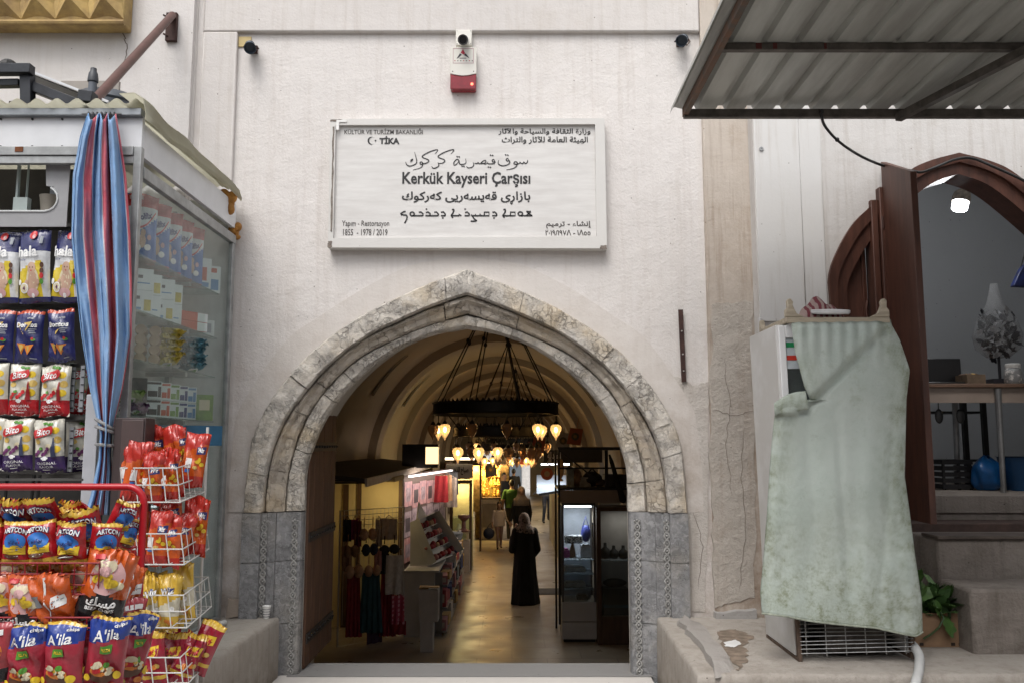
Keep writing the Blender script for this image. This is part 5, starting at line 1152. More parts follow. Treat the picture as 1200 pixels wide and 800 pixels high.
cu = thing('striped_curtain', 'blue and red striped canvas curtain gathered and tied at the kiosk corner', 'curtain', tuple(P(118, 600, KY - .08)))
tabL = [(0, 101), (.05, 93), (.15, 84), (.3, 82), (.42, 87), (.55, 94), (.68, 104), (.76, 113), (.795, 117), (.83, 116), (.86, 115), (.90, 111), (.95, 106), (1, 98)]
tabR = [(0, 135), (.05, 139), (.15, 146), (.3, 151), (.42, 153), (.55, 153), (.68, 143), (.76, 134), (.795, 131), (.83, 130), (.86, 130), (.90, 131), (.95, 131), (1, 131)]
def curt(u, v2):
    py = 137 + (603 - 137) * v2; x0_, x1_ = interp(v2, tabL), interp(v2, tabR)
    tight = (x1_ - x0_) / 70.0
    ph = (u + .05 * math.sin(u * 9)) * 3.1 * 2 * math.pi + .9 * math.sin(v2 * 2.2)
    x = x0_ + (x1_ - x0_) * (u + .030 * math.sin(ph * 1.0 + .6))
    d = .045 * math.sin(ph + .5 * math.sin(v2 * 3)) + .018 * math.sin(ph * 2.3 + v2 * 5 + 1) + .007 * math.sin(v2 * 40 + u * 30) * (1 - .6 * tight) + .006 * math.sin(v2 * 23 - u * 17 + 2 * math.sin(v2 * 9)) + .008 * math.sin(u * 61 + 3 * math.sin(v2 * 6))
    d -= .05 * math.sin(math.pi * u) * (1.3 - tight)
    return P(x, py - 4 * math.sin(ph) * (1 - v2) ** 6, KY - .10 + d * (.55 + .45 * tight))
b = MB(); nu = 110; nv = 90; b.grid(curt, nu, nv); ob = b.build('canvas', m, cu, smooth=80, solid=.003)
uvl = ob.data.uv_layers.new(name='UVMap')
for lp in ob.data.loops: i = lp.vertex_index; uvl.data[lp.index].uv = ((i % (nu + 1)) / nu, (i // (nu + 1)) / nv)
b = MB()
for k in range(3):
    yq = (497, 503, 521)[k]; tl = (14, 8, 2)[k]; c0 = P(123, yq, KY - .1); q = []
    for j in range(16): a = 2 * math.pi * j / 16; q.append(P(123 + 10.5 * math.cos(a), yq + tl * .45 * math.cos(a), KY - .115 - .055 * math.sin(a)))
    b.tube(q, .009, 6, closed=True); 
b.build('tie_cord', mat('tie_cord', (.10, .10, .105), .8, 0, .6, 60, col2=(.3, .3, .3)), cu, smooth=60)
b = MB()
for k in range(7): p = P(104 + k * 5, 136, KY - .06); b.tube([p + Vector((0, .02 * math.cos(a), .02 * math.sin(a))) for a in [2 * math.pi * j / 10 for j in range(10)]], .003, 5, closed=True)
b.build('curtain_ring', mat('ring_wire', (.2, .2, .21), .4, .8), cu)
b = MB(); b.tube([P(96, 134, KY - .06), P(142, 134, KY - .06)], .005, 6); b.build('curtain_wire', mat('ring_wire', (.2, .2, .21)), cu)

# ------------------------------------------------------------------ printed packets
def foil(name, col, var=.2): return mat(name, col, .24, 0, var, 9, .75, 24, spec=.7, dist=.006)
def ptext(name, col): return mat(name, col, .4, 0, .04)
WHT = ptext('print_white', (.78, .78, .77)); BLK = ptext('print_black', (.02, .02, .025)); YEL = ptext('print_yellow', (.72, .50, .03)); RED = ptext('print_red', (.5, .02, .025)); NVY = ptext('print_navy', (.02, .03, .14)); ORG = ptext('print_orange', (.62, .20, .03)); BLU = ptext('print_blue', (.03, .16, .5)); GRN = ptext('print_green', (.08, .25, .03)); SKIN = ptext('print_skin', (.5, .33, .24)); GLD = ptext('print_gold', (.55, .38, .10)); PUR = ptext('print_purple', (.12, .02, .10)); BRN = ptext('print_brown', (.10, .04, .02)); PNK = ptext('print_pink', (.55, .33, .33)); CRM = ptext('print_cream', (.62, .55, .38)); GRY = ptext('print_grey', (.3, .32, .35))
VAR = 0
def packet(w, h, d, body, zones=None, art=(), seed=0, crumple=1.0):
    """a pillow packet in local space: width along x, height along z, front towards -y; body = list of foils"""
    r = random.Random(seed + 97 * VAR); ph = [r.uniform(0, 6.28) for _ in range(12)]; mats = list(body); crumple = crumple * (.9, 1.35, 1.8)[VAR]; dent = [(r.uniform(-.8, .8), r.uniform(.1, .9), r.uniform(.15, .4), r.uniform(-.16, .10)) for _ in range(6)]; idx = {m.name: i for i, m in enumerate(mats)}
    def depth(x, v):
        k = 2 * v - 1; e = max(0, 1 - abs(x) ** 2.4) ** .55 * max(0, 1 - abs(k) ** 2.8) ** .6
        wr = crumple * (.030 * d * math.sin(x * 9 + ph[0] + 3 * k) + .05 * d * math.sin(x * 21 + ph[1] + 2 * k) * abs(k) ** 3 + .045 * d * math.sin(k * 8 + x * 4 + ph[2]))
        dn = sum(a_ * math.exp(-(((x - cx_) / s_) ** 2 + ((v - cv_) * 1.6 / s_) ** 2)) for cx_, cv_, s_, a_ in dent)
        cr2 = .022 * d * (abs(math.sin(x * 13 + v * 17 + ph[5])) + abs(math.sin(x * 19 - v * 11 + ph[6])) - 1.2) * crumple
        return d * .5 * e * (1 + dn * crumple * .55) + (wr + cr2) * (e ** .6)
    def to(x, v, lay, sgn=-1):
        k = 2 * v - 1; X = x * w / 2 * (1 - .08 * (1 - k * k)); Z = v * h + crumple * h * .012 * math.sin(x * 3.4 + ph[3]) * (abs(k) ** 4) + h * .015 * (1 - x * x) * (1 if k > 0 else -1) * abs(k) ** 6
        y = sgn * (depth(x, v) + lay) if sgn < 0 else depth(x, v) * .7
        return Vector((X, y + .004 * math.sin(x * 22 + ph[4]) * abs(k) ** 12 * crumple, Z))
    b = MB(); nu, nv = 22, 30
    b.grid(lambda u, v: to(u * 2 - 1, v, 0), nu, nv, (lambda u, v: zones(u * 2 - 1, v)) if zones else 0)
    b.grid(lambda u, v: to(u * 2 - 1, v, 0, 1), 10, 12, 0)
    lay = .0008
    def M(m):
        if m.name not in idx: idx[m.name] = len(mats); mats.append(m)
        return idx[m.name]
    for a in art:
        k = a[0]; lay += .0005
        if k == 'ell':
            _, cx, cy, rx, ry, mm = a[:6]; rings = [[to(cx + rx * f * math.cos(t), cy + ry * f * math.sin(t), lay) for t in [2 * math.pi * j / 18 for j in range(18)]] for f in (.04, .35, .7, 1)]
            b.loft(rings, True, False, M(mm))
        elif k == 'quad':      # four corners, gridded
            q, mm = a[1], a[2]; n_ = a[3] if len(a) > 3 else 8
            def f(u, v):
                x = (q[0][0] * (1 - u) + q[1][0] * u) * (1 - v) + (q[3][0] * (1 - u) + q[2][0] * u) * v; y = (q[0][1] * (1 - u) + q[1][1] * u) * (1 - v) + (q[3][1] * (1 - u) + q[2][1] * u) * v
                return to(x, y, lay)
            b.grid(f, n_, max(2, n_ // 2), M(mm))
        elif k == 'poly':
            q, mm = a[1], a[2]; b.add([to(x, y, lay) for x, y in q], [tuple(t) for t in tessellate_polygon([[Vector((x, y, 0)) for x, y in q]])], M(mm))
        elif k == 'line': stroke(b, a[1], a[3], lambda x, y, l_: to(x, y, lay), True, taper=False, mi=M(a[2]))
        elif k == 'text':
            _, body_, cx, cy, tw, th, mm = a[:7]; kw = a[7] if len(a) > 7 else {}; rot = kw.get('rot', 0); arch = kw.get('arch', 0)
            lay += .0008
            vs, fs = text2d(body_, tw, th, **{q: kw[q] for q in kw if q in ('bold', 'shear', 'arabic')})
            asp = w / 2 / h; c_, s_ = math.cos(rot), math.sin(rot); out = []
            for vv in vs:
                x, y = vv.x, vv.y + arch * (1 - (2 * vv.x / tw) ** 2); x2 = x * c_ - y / asp * s_; y2 = x * asp * s_ + y * c_
                out.append(to(cx + x2, cy + y2, lay + vv.z))
            b.add(out, fs, M(mm))
    return b, mats
def chips(r, n, x0, x1, y0, y1, rx, ry, cols): return [('ell', r.uniform(x0, x1), r.uniform(y0, y1), rx * r.uniform(.7, 1.2), ry * r.uniform(.7, 1.2), r.choice(cols)) for _ in range(n)]
_MESH = {}
def place(kind, name, label, cat, loc, rot=(0, 0, 0), s=1.0, group=None):
    global VAR
    key, fn = kind; VAR = place.n % 3; place.n += 1; key = (key, VAR)
    if key not in _MESH:
        b, mats = fn(); o = b.build(name, mats, None, smooth=50, world=False); _MESH[key] = o.data
    else:
        o = bpy.data.objects.new(name, _MESH[key]); COL.objects.link(o)
    o.location = loc; o.rotation_euler = rot; o.scale = (s, s, s) if isinstance(s, (int, float)) else s
    return tag(o, label, cat, group)
place.n = 0
rA = random.Random(21)
fN, fW, fRd, fOr, fYe, fPu, fBk = foil('foil_navy', (.022, .025, .12)), foil('foil_cream', (.60, .58, .50)), foil('foil_red', (.40, .012, .018)), foil('foil_orange', (.58, .10, .015)), foil('foil_yellow', (.62, .40, .05)), foil('foil_purple', (.045, .02, .10)), foil('foil_black', (.015, .014, .016))
fS = mat('foil_silver', (.5, .5, .52), .3, .6, .3, 12, .3)
def k_diaper(): return packet(.185, .40, .085, [fN, foil('foil_white', (.66, .67, .68)), foil('foil_sun', (.66, .50, .03))], lambda x, v: 0 if v > .70 or v < .07 else (2 if v < .52 + .10 * x and x < .62 and v < .60 else 1), [
    ('ell', .1, .30, .42, .17, CRM), ('ell', .12, .27, .34, .15, SKIN), ('ell', .08, .46, .25, .088, SKIN), ('ell', .0, .47, .03, .010, BRN), ('ell', .17, .47, .03, .010, BRN), ('ell', .09, .425, .05, .008, RED), ('ell', -.28, .27, .12, .035, SKIN), ('ell', .45, .27, .12, .035, SKIN), ('ell', .1, .12, .36, .06, PNK), ('ell', .12, .085, .10, .03, WHT),
    ('ell', -.42, .19, .27, .07, WHT), ('ell', -.42, .19, .22, .055, CRM), ('text', '4', -.42, .19, .14, .055, PUR, dict(bold=.05)), ('ell', -.72, .27, .13, .04, WHT), ('ell', .1, .92, .24, .055, RED), ('ell', .16, .90, .10, .03, PNK),
    ('ell', .72, .50, .10, .04, BRN), ('ell', .72, .42, .10, .04, BRN), ('ell', .72, .35, .10, .04, RED), ('ell', .72, .27, .10, .04, GRN), ('text', 'hala', -.18, .695, 1.32, .15, WHT, dict(bold=.025)), ('text', 'baby', -.45, .575, .45, .045, NVY), ('quad', [(.55, .80), (.72, .80), (.74, .90), (.58, .90)], GRY, 3)], 1, .5)
def k_corn(): return packet(.16, .28, .07, [fN, foil('foil_redtop', (.45, .06, .02))], lambda x, v: 1 if v > .93 else 0, [
    ('poly', [(-.72, .74), (.4, .78), (-.2, .52)], GLD), ('poly', [(-.56, .725), (.22, .752), (-.2, .57)], fN), ('text', 'Doritos', -.02, .715, 1.5, .105, WHT, dict(bold=.04)), ('text', 'LIMITED', .25, .84, .5, .03, WHT), ('quad', [(.15, .62), (.7, .62), (.7, .635), (.15, .635)], GRY, 3), ('quad', [(.15, .58), (.6, .58), (.6, .595), (.15, .595)], GRY, 3), ('quad', [(.2, .545), (.66, .545), (.66, .56), (.2, .56)], GRY, 3),
    ('poly', [(-.62, .36), (.02, .34), (-.30, .14)], ORG), ('poly', [(-.1, .31), (.62, .33), (.16, .13)], ORG), ('poly', [(-.5, .335), (-.1, .325), (-.30, .19)], GLD), ('poly', [(.1, .295), (.48, .31), (.2, .18)], GLD), ('ell', .55, .42, .18, .03, GRN), ('ell', .5, .44, .1, .03, RED), ('quad', [(.3, .06), (.75, .06), (.75, .075), (.3, .075)], GRY, 3)], 2)
def _bito(low, fruit, bottle, seed, lowm):
    return packet(.165, .275, .07, [fW, low], lambda x, v: 1 if v < .285 else 0, [
        ('ell', .55, .80, .26, .065, YEL), ('ell', .68, .62, .24, .07, GLD), ('ell', .62, .44, .26, .07, YEL), ('ell', -.62, .60, .2, .05, GLD), ('ell', .15, .50, .2, .05, CRM), ('ell', .2, .93, .2, .03, GRN), ('ell', -.1, .95, .15, .025, GRN)] +
        [('ell', -.75 + .17 * i, .35 + .05 * (i % 3), .13, .042, fruit) for i in range(6)] + [('ell', -.4, .46, .12, .03, GRN),
        ('quad', [(.28, .29), (.58, .29), (.56, .50), (.32, .50)], bottle, 4), ('quad', [(.36, .50), (.52, .50), (.48, .66), (.40, .66)], bottle, 3), ('quad', [(-.78, .66), (.34, .74), (.30, .90), (-.80, .82)], RED, 8), ('ell', -.72, .735, .2, .075, RED), ('ell', .28, .825, .18, .075, RED), ('text', 'Bito', -.22, .785, .95, .125, WHT, dict(bold=.02, shear=.25, rot=.14)),
        ('text', 'ORIGINAL', -.05, .175, 1.3, .05, WHT), ('text', 'FLAVOUR', -.05, .11, .95, .042, WHT), ('quad', [(-.3, .055), (.2, .055), (.2, .065), (-.3, .065)], WHT, 3), ('ell', -.1, .285, .13, .028, WHT), ('ell', -.22, .275, .08, .02, WHT), ('ell', .04, .275, .08, .02, WHT), ('quad', [(-.2, .235), (.02, .235), (.02, .27), (-.2, .27)], WHT, 3)], seed)
def k_bitor(): return _bito(fRd, RED, ptext('print_sauce', (.25, .008, .01)), 3, RED)
def k_bitop(): return _bito(fPu, PUR, ptext('print_vinegar', (.04, .05, .10)), 4, PUR)
def k_arc(): return packet(.092, .135, .05, [fRd, fYe], lambda x, v: 1 if v < .16 or (v > .93) else 0, [
    ('quad', [(-.74, .30), (.74, .30), (.76, .50), (-.76, .50)], YEL, 8), ('ell', 0, .58, .74, .20, BLU), ('quad', [(-.76, .30), (.76, .30), (.76, .455), (-.76, .455)], YEL, 8), ('text', 'ARTCON', 0, .79, 1.55, .125, NVY, dict(bold=.085, arch=.07)), ('text', 'ARTCON', 0, .79, 1.5, .105, WHT, dict(bold=.02, arch=.07)), ('text', 'بوتيتو', 0, .575, .7, .10, NVY, dict(arabic=True, bold=.03)),
    ('line', [(-.6, .40), (0, .43), (.6, .42)], BRN, .012), ('line', [(-.4, .35), (.2, .37), (.6, .36)], BRN, .01), ('ell', -.1, .255, .5, .05, BRN), ('quad', [(-.5, .235), (.4, .27), (.4, .285), (-.5, .25)], WHT, 4)], 5, 1.3)
def k_misk(): r = random.Random(8); return packet(.13, .19, .065, [fOr, fBk], lambda x, v: 1 if v < .40 + .05 * math.cos(x * 4) else 0, [('ell', 0, .66, .74, .24, PNK)] + chips(r, 9, -.5, .5, .56, .84, .28, .07, [CRM, PNK, CRM, YEL]) + [('quad', [(-.7, .90), (-.3, .90), (-.3, .96), (-.7, .96)], RED, 3), ('text', 'مسك', 0, .33, 1.25, .14, WHT, dict(arabic=True, bold=.035)), ('text', 'BEEF CHIPS', 0, .225, 1.2, .045, WHT, dict(bold=.02)), ('quad', [(-.25, .07), (.25, .07), (.22, .17), (-.22, .17)], GLD, 4), ('ell', 0, .17, .22, .03, YEL)], 6, 1.2)
def k_miskb(): return packet(.13, .19, .065, [fOr, fOr], None, [('quad', [(-.05, .03), (.03, .03), (.03, .97), (-.05, .97)], WHT, 10), ('quad', [(.2, .48), (.85, .52), (.85, .70), (.2, .66)], WHT, 6), ('quad', [(-.85, .5), (-.35, .5), (-.35, .72), (-.85, .72)], GRY, 5), ('quad', [(-.75, .2), (-.3, .2), (-.3, .34), (-.75, .34)], BRN, 4), ('quad', [(.25, .58), (.8, .61), (.8, .63), (.25, .60)], GRY, 4)], 7, 1.5)
def k_ala(): r = random.Random(9); return packet(.135, .24, .07, [foil('foil_crimson', (.36, .03, .05)), foil('foil_blue', (.02, .05, .28)), fYe], lambda x, v: 2 if v > .95 else (1 if v > .71 + .05 * x else 0), [('text', "A'ila", -.12, .79, 1.3, .15, WHT, dict(bold=.015, shear=.15, rot=.16)), ('text', 'chips', .52, .925, .6, .055, WHT, dict(bold=.03, rot=.16)), ('quad', [(-.3, .54), (.28, .56), (.28, .67), (-.3, .65)], GRN, 5), ('text', 'PIZZA', 0, .605, .45, .04, YEL, dict(bold=.03)), ('ell', -.05, .25, .62, .12, BRN), ('ell', -.05, .31, .6, .08, ORG)] + chips(r, 10, -.5, .4, .28, .44, .2, .035, [CRM, ORG, RED, GRN, YEL]) + [('ell', .7, .25, .2, .06, YEL), ('ell', -.75, .2, .16, .05, YEL), ('ell', .5, .1, .2, .05, ORG), ('ell', -.4, .08, .2, .05, GLD)], 10, 1.2)
def k_orange(): r = random.Random(12); return packet(.12, .27, .075, [fOr, foil('foil_scarlet', (.45, .03, .02))], lambda x, v: 1 if v > .72 + .1 * x or v < .2 else 0, [('quad', [(.1, .60), (.85, .62), (.85, .76), (.1, .74)], NVY, 5), ('text', 'Wiz', .45, .685, .55, .09, WHT, dict(bold=.05, shear=.2)), ('quad', [(-.7, .34), (-.2, .34), (-.2, .52), (-.7, .52)], WHT, 4), ('quad', [(-.65, .26), (-.25, .26), (-.25, .32), (-.65, .32)], BLU, 4)] + chips(r, 5, -.1, .7, .30, .55, .2, .04, [YEL, GLD]), 13, 1.8)
def k_yellow(): r = random.Random(14); return packet(.12, .26, .075, [fYe, foil('foil_pale', (.62, .58, .45))], lambda x, v: 1 if .28 < v < .5 + .12 * x else 0, [('text', 'Wiz', 0, .72, 1.1, .13, NVY, dict(bold=.10, shear=.2, rot=.2)), ('text', 'Wiz', 0, .72, 1.05, .12, WHT, dict(bold=.03, shear=.2, rot=.2))] + chips(r, 6, -.6, .6, .1, .3, .24, .05, [ORG, GLD]) + [('ell', .5, .4, .2, .05, WHT)], 15, 1.8)
def k_redmix(): r = random.Random(16); return packet(.13, .25, .07, [foil('foil_wine', (.30, .01, .03)), fYe], lambda x, v: 1 if v > .9 or .15 < v < .22 else 0, [('quad', [(-.6, .55), (.7, .6), (.7, .78), (-.6, .73)], YEL, 6), ('text', 'CRIX', 0, .665, 1.0, .10, RED, dict(bold=.06))] + chips(r, 6, -.6, .6, .28, .45, .24, .05, [GLD, ORG]), 17, 1.6)
def k_round(): r = random.Random(18); return packet(.135, .24, .07, [foil('foil_rose', (.38, .05, .06)), fBk], lambda x, v: 1 if .28 < v < .42 else 0, [('ell', 0, .66, .62, .15, ORG), ('ell', 0, .66, .36, .085, RED), ('quad', [(-.5, .84), (.6, .86), (.6, .93), (-.5, .91)], WHT, 5)] + chips(r, 5, -.5, .5, .1, .25, .22, .05, [GLD, ORG]), 19, 1.3)

front = [  # packets hanging in the kiosk front: kind, name, category, list of (px centre, py bottom, Y, label)
 (('diaper', k_diaper), 'diaper_packet', 'diaper pack', [(2, 355, 'navy and yellow packet lettered hala, leftmost and cut by the frame edge'), (41, 354.5, 'navy and yellow diaper packet lettered hala in the middle of the top row'), (77, 354, 'navy and yellow diaper packet lettered hala partly behind the striped curtain')]),
 (('corn', k_corn), 'corn_chip_packet', 'chip packet', [(-1, 424, 'dark blue corn chip packet cut by the left frame edge'), (33, 424, 'dark blue corn chip packet in the middle of its row with an orange top seam'), (73, 423, 'dark blue corn chip packet beside the striped curtain')]),
 (('bitor', k_bitor), 'chip_packet', 'chip packet', [(-7, 485, 'cream and red chip packet cut by the left frame edge'), (27, 486, 'cream and red chip packet with a sauce bottle in the middle of its row'), (64, 487, 'cream and red chip packet with a sauce bottle nearest the striped curtain')]),
 (('bitop', k_bitop), 'chip_packet', 'chip packet', [(-16, 549, 'cream and purple chip packet at the extreme left, nearly outside the frame'), (20, 551, 'cream and purple chip packet with grapes, left one in full view'), (59, 552, 'cream and purple chip packet with grapes nearest the striped curtain')])]
rb = random.Random(31)
for kind, nm, cat, lst in front:
    for i, (px, py, lb) in enumerate(lst):
        p = P(px, py, 4.66); place(kind, nm, lb, cat, p, (R(rb.uniform(-4, 4)), R(rb.uniform(-3, 3)), R(rb.uniform(-6, 6))))
# packets behind the front ones, seen edge on, and the slotted rails they hang from
hr = thing('slotted_display_rack', 'dark metal rack with slotted rails carrying the packets in the kiosk front', 'display rack', tuple(P(40, 560, 4.8)))
b = MB()
for py in (264, 358, 427, 488, 556): p = P(0, py, 4.74); b.box(KL + .05, P(103, py, 4.74).x, 4.72, 4.80, p.z - .015, p.z + .004)
for py in (560,): p = P(0, py, 4.62); b.box(KL + .05, P(100, py, 4.62).x, 4.60, 4.63, p.z - .012, p.z)
b.build('shelf_rail', mat('rack_grey', (.10, .095, .09), .5, .3, .3), hr)
b = MB()
for x, y0, y1 in ((84, 430, 482), (95, 428, 482), (82, 500, 552)):
    b = MB(); a_, c_ = P(x, y1, 4.7), P(x, y0, 4.7); b.box(a_.x - .011, a_.x + .011, 4.69, 4.70, a_.z, c_.z)
    for k in range(6): z = a_.z + (c_.z - a_.z) * (k + .5) / 6; b.box(a_.x - .004, a_.x + .011, 4.687, 4.6895, z - .003, z + .003, 1)
    b.build('slotted_upright', [mat('rail_zinc', (.40, .42, .45), .4, .5), black_m], hr)
for x in (6, 37, 44): b = MB(); a_, c_ = P(x, 585, 4.64), P(x + 3, 556, 4.64); b.bar(a_, c_, .012, .012); b.build('hook_bar', black_m, hr)
p = P(92, 552, 4.78); place(('bitop', k_bitop), 'chip_packet', 'cream and purple chip packet turned sideways behind the slotted rail', 'chip packet', p, (0, 0, R(50)))
p = P(91, 484, 4.78); place(('bitor', k_bitor), 'chip_packet', 'cream and red chip packet turned sideways behind the slotted rails', 'chip packet', p, (0, 0, R(55)))
gp = thing('grey_post', 'light grey painted post behind the tied curtain', 'post', tuple(P(107, 640, 4.62))); b = MB(); p0, p1 = P(103, 470, 4.62), P(118, 470, 4.62); b.box(p0.x, p1.x, 4.6, 4.66, -.03, P(107, 462, 4.62).z); b.build('post_body', mat('post_grey', (.42, .43, .46), .5), gp, bevel=.004)
bp = thing('brown_cabinet', 'dark brown wooden cabinet standing at the kiosk corner behind the orange bags', 'cabinet', tuple(P(150, 700, 4.5)))
b = MB(); p0, p1 = P(134, 489, 4.42), P(171, 487, 4.42); b.box(p0.x, p1.x, 4.42, 4.54, -.03, p0.z); b.build('carcass', mat('cabinet_brown', (.055, .038, .038), .5, 0, .25, 3), bp, bevel=.004)
b = MB(); b.box(p0.x + .045, p1.x - .006, 4.408, 4.4195, .05, p0.z - .01); b.build('door', mat('cabinet_brown2', (.075, .052, .05), .45), bp, bevel=.003)
# sliding window with rounded corner at the top of the kiosk front, things behind it
wd = thing('kiosk_window_panel', 'grey plastic front panel with a rounded window cut out above the packets', 'window panel', tuple(P(40, 266, KY + .06)))
b = MB(); L_, Rr, Tt, Bt = P(-80, 200, KY + .06).x, P(66, 200, KY + .06).x, P(0, 192, KY + .06).z, P(0, 248, KY + .06).z
xo = P(82, 200, KY + .06).x; zo = P(0, 266, KY + .06).z; q = [(L_, Bt), (Rr - .05, Bt)] + [(Rr - .05 + .07 * math.sin(a), Bt + .07 - .07 * math.cos(a)) for a in [k * .39 for k in range(1, 8)]] + [(Rr - .0, Bt + .14), (Rr - .05, Bt + .145), (Rr - .06, Tt)]
out = [(xo, Tt), (xo, zo), (L_, zo)]; b.prism(q + out, KY + .058, KY + .064)
b.build('panel', mat('grey_panel', (.34, .34, .35), .4, 0, .2, 4), wd)
b = MB(); b.tube([Vector((x, KY + .056, z)) for x, z in q[:9]], .006, 6); b.build('rim', mat('white_rim', (.6, .62, .62), .4), wd)
b = MB(); p0, p1 = P(17, 232, KY + .12), P(33, 240, KY + .12); b.box(p0.x, p1.x, KY + .11, KY + .15, P(0, 248, KY + .12).z, p0.z)
for x0_, x1_ in ((19, 24), (31, 34)): a_, c_ = P(x0_, 232, KY + .13), P(x1_, 194, KY + .13); b.box(a_.x, c_.x, KY + .12, KY + .14, a_.z, c_.z)
o = b.build('slotted_bracket', mat('bracket_pale', (.45, .52, .50), .5), None, loc=tuple(P(25, 248, KY + .12))); tag(o, 'pale slotted metal bracket seen through the rounded kiosk window', 'bracket')
b = MB(); p0, p1 = P(45, 247, KY + .14), P(58, 226, KY + .14); b.lathe([(.045, 0), (.055, .09), (.058, .1)], (p0.x + .03, KY + .2, p0.z), 16); o = b.build('beige_tub', mat('tub_beige', (.42, .38, .32), .6), None, loc=(p0.x + .03, KY + .2, p0.z), smooth=40); tag(o, 'beige tub behind the rounded kiosk window', 'tub')
b = MB(); a_ = P(57, 247, KY + .2); c_ = P(71, 193, KY + .2)
for k in range(4): z0_ = a_.z + (c_.z - a_.z) * k / 4; b.box(a_.x, c_.x, KY + .2, KY + .3, z0_ + .002, z0_ + (c_.z - a_.z) / 4 - .002)
o = b.build('folded_paper_stack', mat('paper_blue', (.45, .49, .54), .7), None, loc=tuple(a_)); tag(o, 'stack of pale blue folded paper inside the kiosk beside the curtain', 'paper')

# ------------------------------------------------------------------ goods on the glass shelves of the kiosk side
sh = thing('glass_shelves', 'four glass shelves on a slotted upright inside the kiosk side window', 'shelves', (KX - .2, 5.2, LZ))
SZ = [2.70, 2.385, 2.11, 1.80]
def SY_(px, x=-2.17): return -x * 1000 / (600 - px)
b = MB()
for z in SZ: b.box(KX - .30, KX - .04, 4.70, 6.0, z - .008, z)
b.build('shelf', glass('shelf_glass', (.75, .85, .83), .12, (.5, .56, .54)), sh)
b = MB()
for z in SZ: b.box(KX - .32, KX - .06, 5.50, 5.53, z - .035, z - .009)
b.box(KX - .21, KX - .18, 5.54, 5.58, LZ + .01, zA0); b.build('bracket_upright', alu, sh)
def boxgood(name, label, cat, x, y, z, w, d, h, rot, mats, art=None, group=None):
    b = MB(); b.box(-w / 2, w / 2, -d / 2, d / 2, 0, h)
    if art: art(b, w, d, h)
    o = b.build(name, mats, None, world=False, bevel=.003); o.location = (x, y, z + .001); o.rotation_euler = (0, 0, rot); return tag(o, label, cat, group)
def front_rects(rects):
    def f(b, w, d, h):
        for k, (x0_, x1_, z0_, z1_, mi) in enumerate(rects):
            b.box(w * x0_, w * x1_, -d / 2 - .0012 - .0004 * k, -d / 2, h * z0_, h * z1_, mi)
    return f
def k_pack(): return packet(.21, .40, .11, [foil('pack_blue', (.03, .13, .42)), foil('pack_red', (.48, .03, .03)), foil('pack_white', (.62, .65, .68))], lambda x, v: 1 if v > .80 or v < .07 else (2 if v > .50 + .18 * x and v < .80 else 0), [('text', 'Molfix', -.05, .66, 1.2, .10, NVY, dict(bold=.05, rot=.25)), ('line', [(-.85, .48), (-.2, .50), (.3, .58), (.75, .74)], RED, .03), ('ell', -.1, .30, .26, .10, SKIN), ('ell', -.05, .42, .16, .055, SKIN), ('ell', .3, .22, .22, .045, WHT), ('ell', -.35, .2, .2, .05, WHT), ('ell', .35, .36, .14, .04, PNK), ('quad', [(-.9, .9), (-.1, .9), (-.1, .96), (-.9, .96)], PNK, 4)], 23, .5)
names = ['nearest the curtain', 'second from the curtain', 'middle of five', 'fourth from the curtain', 'fifth from the curtain']
for i in range(5): place(('pack', k_pack), 'diaper_packet', 'red topped blue packet on the top glass shelf, ' + names[i], 'diaper pack', (KX - .15, SY_((156, 173, 188, 202, 216)[i], -2.2), SZ[0]), (0, 0, R(40)), (.88, .88, 1.03))
wb, ob_, bk, pb = mat('carton_white', (.62, .66, .66), .5, 0, .1), mat('carton_orange', (.50, .10, .05), .5), mat('carton_black', (.02, .02, .022), .5), mat('carton_blue', (.08, .22, .42), .5)
yl, gn, tn, te, pu = mat('pack_yellow', (.52, .42, .06), .4, 0, .4, 20, .3), mat('pack_green', (.18, .32, .06), .4, 0, .4, 20, .3), mat('roll_tan', (.38, .27, .17), .7, 0, .3, 12), mat('pack_teal', (.10, .24, .30), .4, 0, .4, 18, .3), mat('pack_violet', (.14, .04, .16), .4, 0, .4, 20)
boxgood('carton', 'white and orange carton behind the diaper packets on the top glass shelf', 'carton', KX - .12, SY_(226), SZ[0], .15, .09, .21, R(38), [wb, ob_, pb], front_rects([(-.45, .3, .25, .7, 1), (-.45, .4, .05, .2, 2)]))
boxgood('carton', 'white and blue carton at the far end of the top glass shelf', 'carton', KX - .11, SY_(237), SZ[0], .14, .09, .19, R(38), [wb, ob_, pb], front_rects([(-.3, .3, .75, .92, 1), (-.35, .4, .1, .5, 2)]))
G2 = 'white cartons stacked on the second glass shelf'
for i in range(4):
    for j in range(2):
        boxgood('white_carton', 'white tissue carton in the two layer stack on the second glass shelf of the kiosk', 'carton', KX - .13 - .02 * (i % 2), SY_((156, 170, 183, 196)[i]), SZ[1] + j * .132, .15, .13, .13 if j == 0 else .125, R(34 + 5 * (i % 2)), [wb, pb, yl, BLK], front_rects([(-.38, .38, .30, .36, 1), (-.42, -.3, .5, .9, 1), (-.05, .12, .55, .7, 3)] if (i + j) % 2 else [(-.4, .1, .12, .25, 1), (.2, .45, .1, .6, 2), (-.1, .05, .6, .75, 3)]), G2)
for j in range(2): boxgood('flat_box', ('upper' if j else 'lower') + ' of two flat orange and white boxes at the end of the second glass shelf', 'box', KX - .14, SY_(213), SZ[1] + j * .062, .30, .14, .06, R(62), [ob_, wb], front_rects([(.22, .5, 0.02, .98, 1)]))
boxgood('small_box', 'small white box past the flat orange boxes on the second glass shelf', 'box', KX - .11, SY_(234), SZ[1], .11, .1, .11, R(40), [wb, GRY], front_rects([(-.3, .3, .2, .8, 1)]))
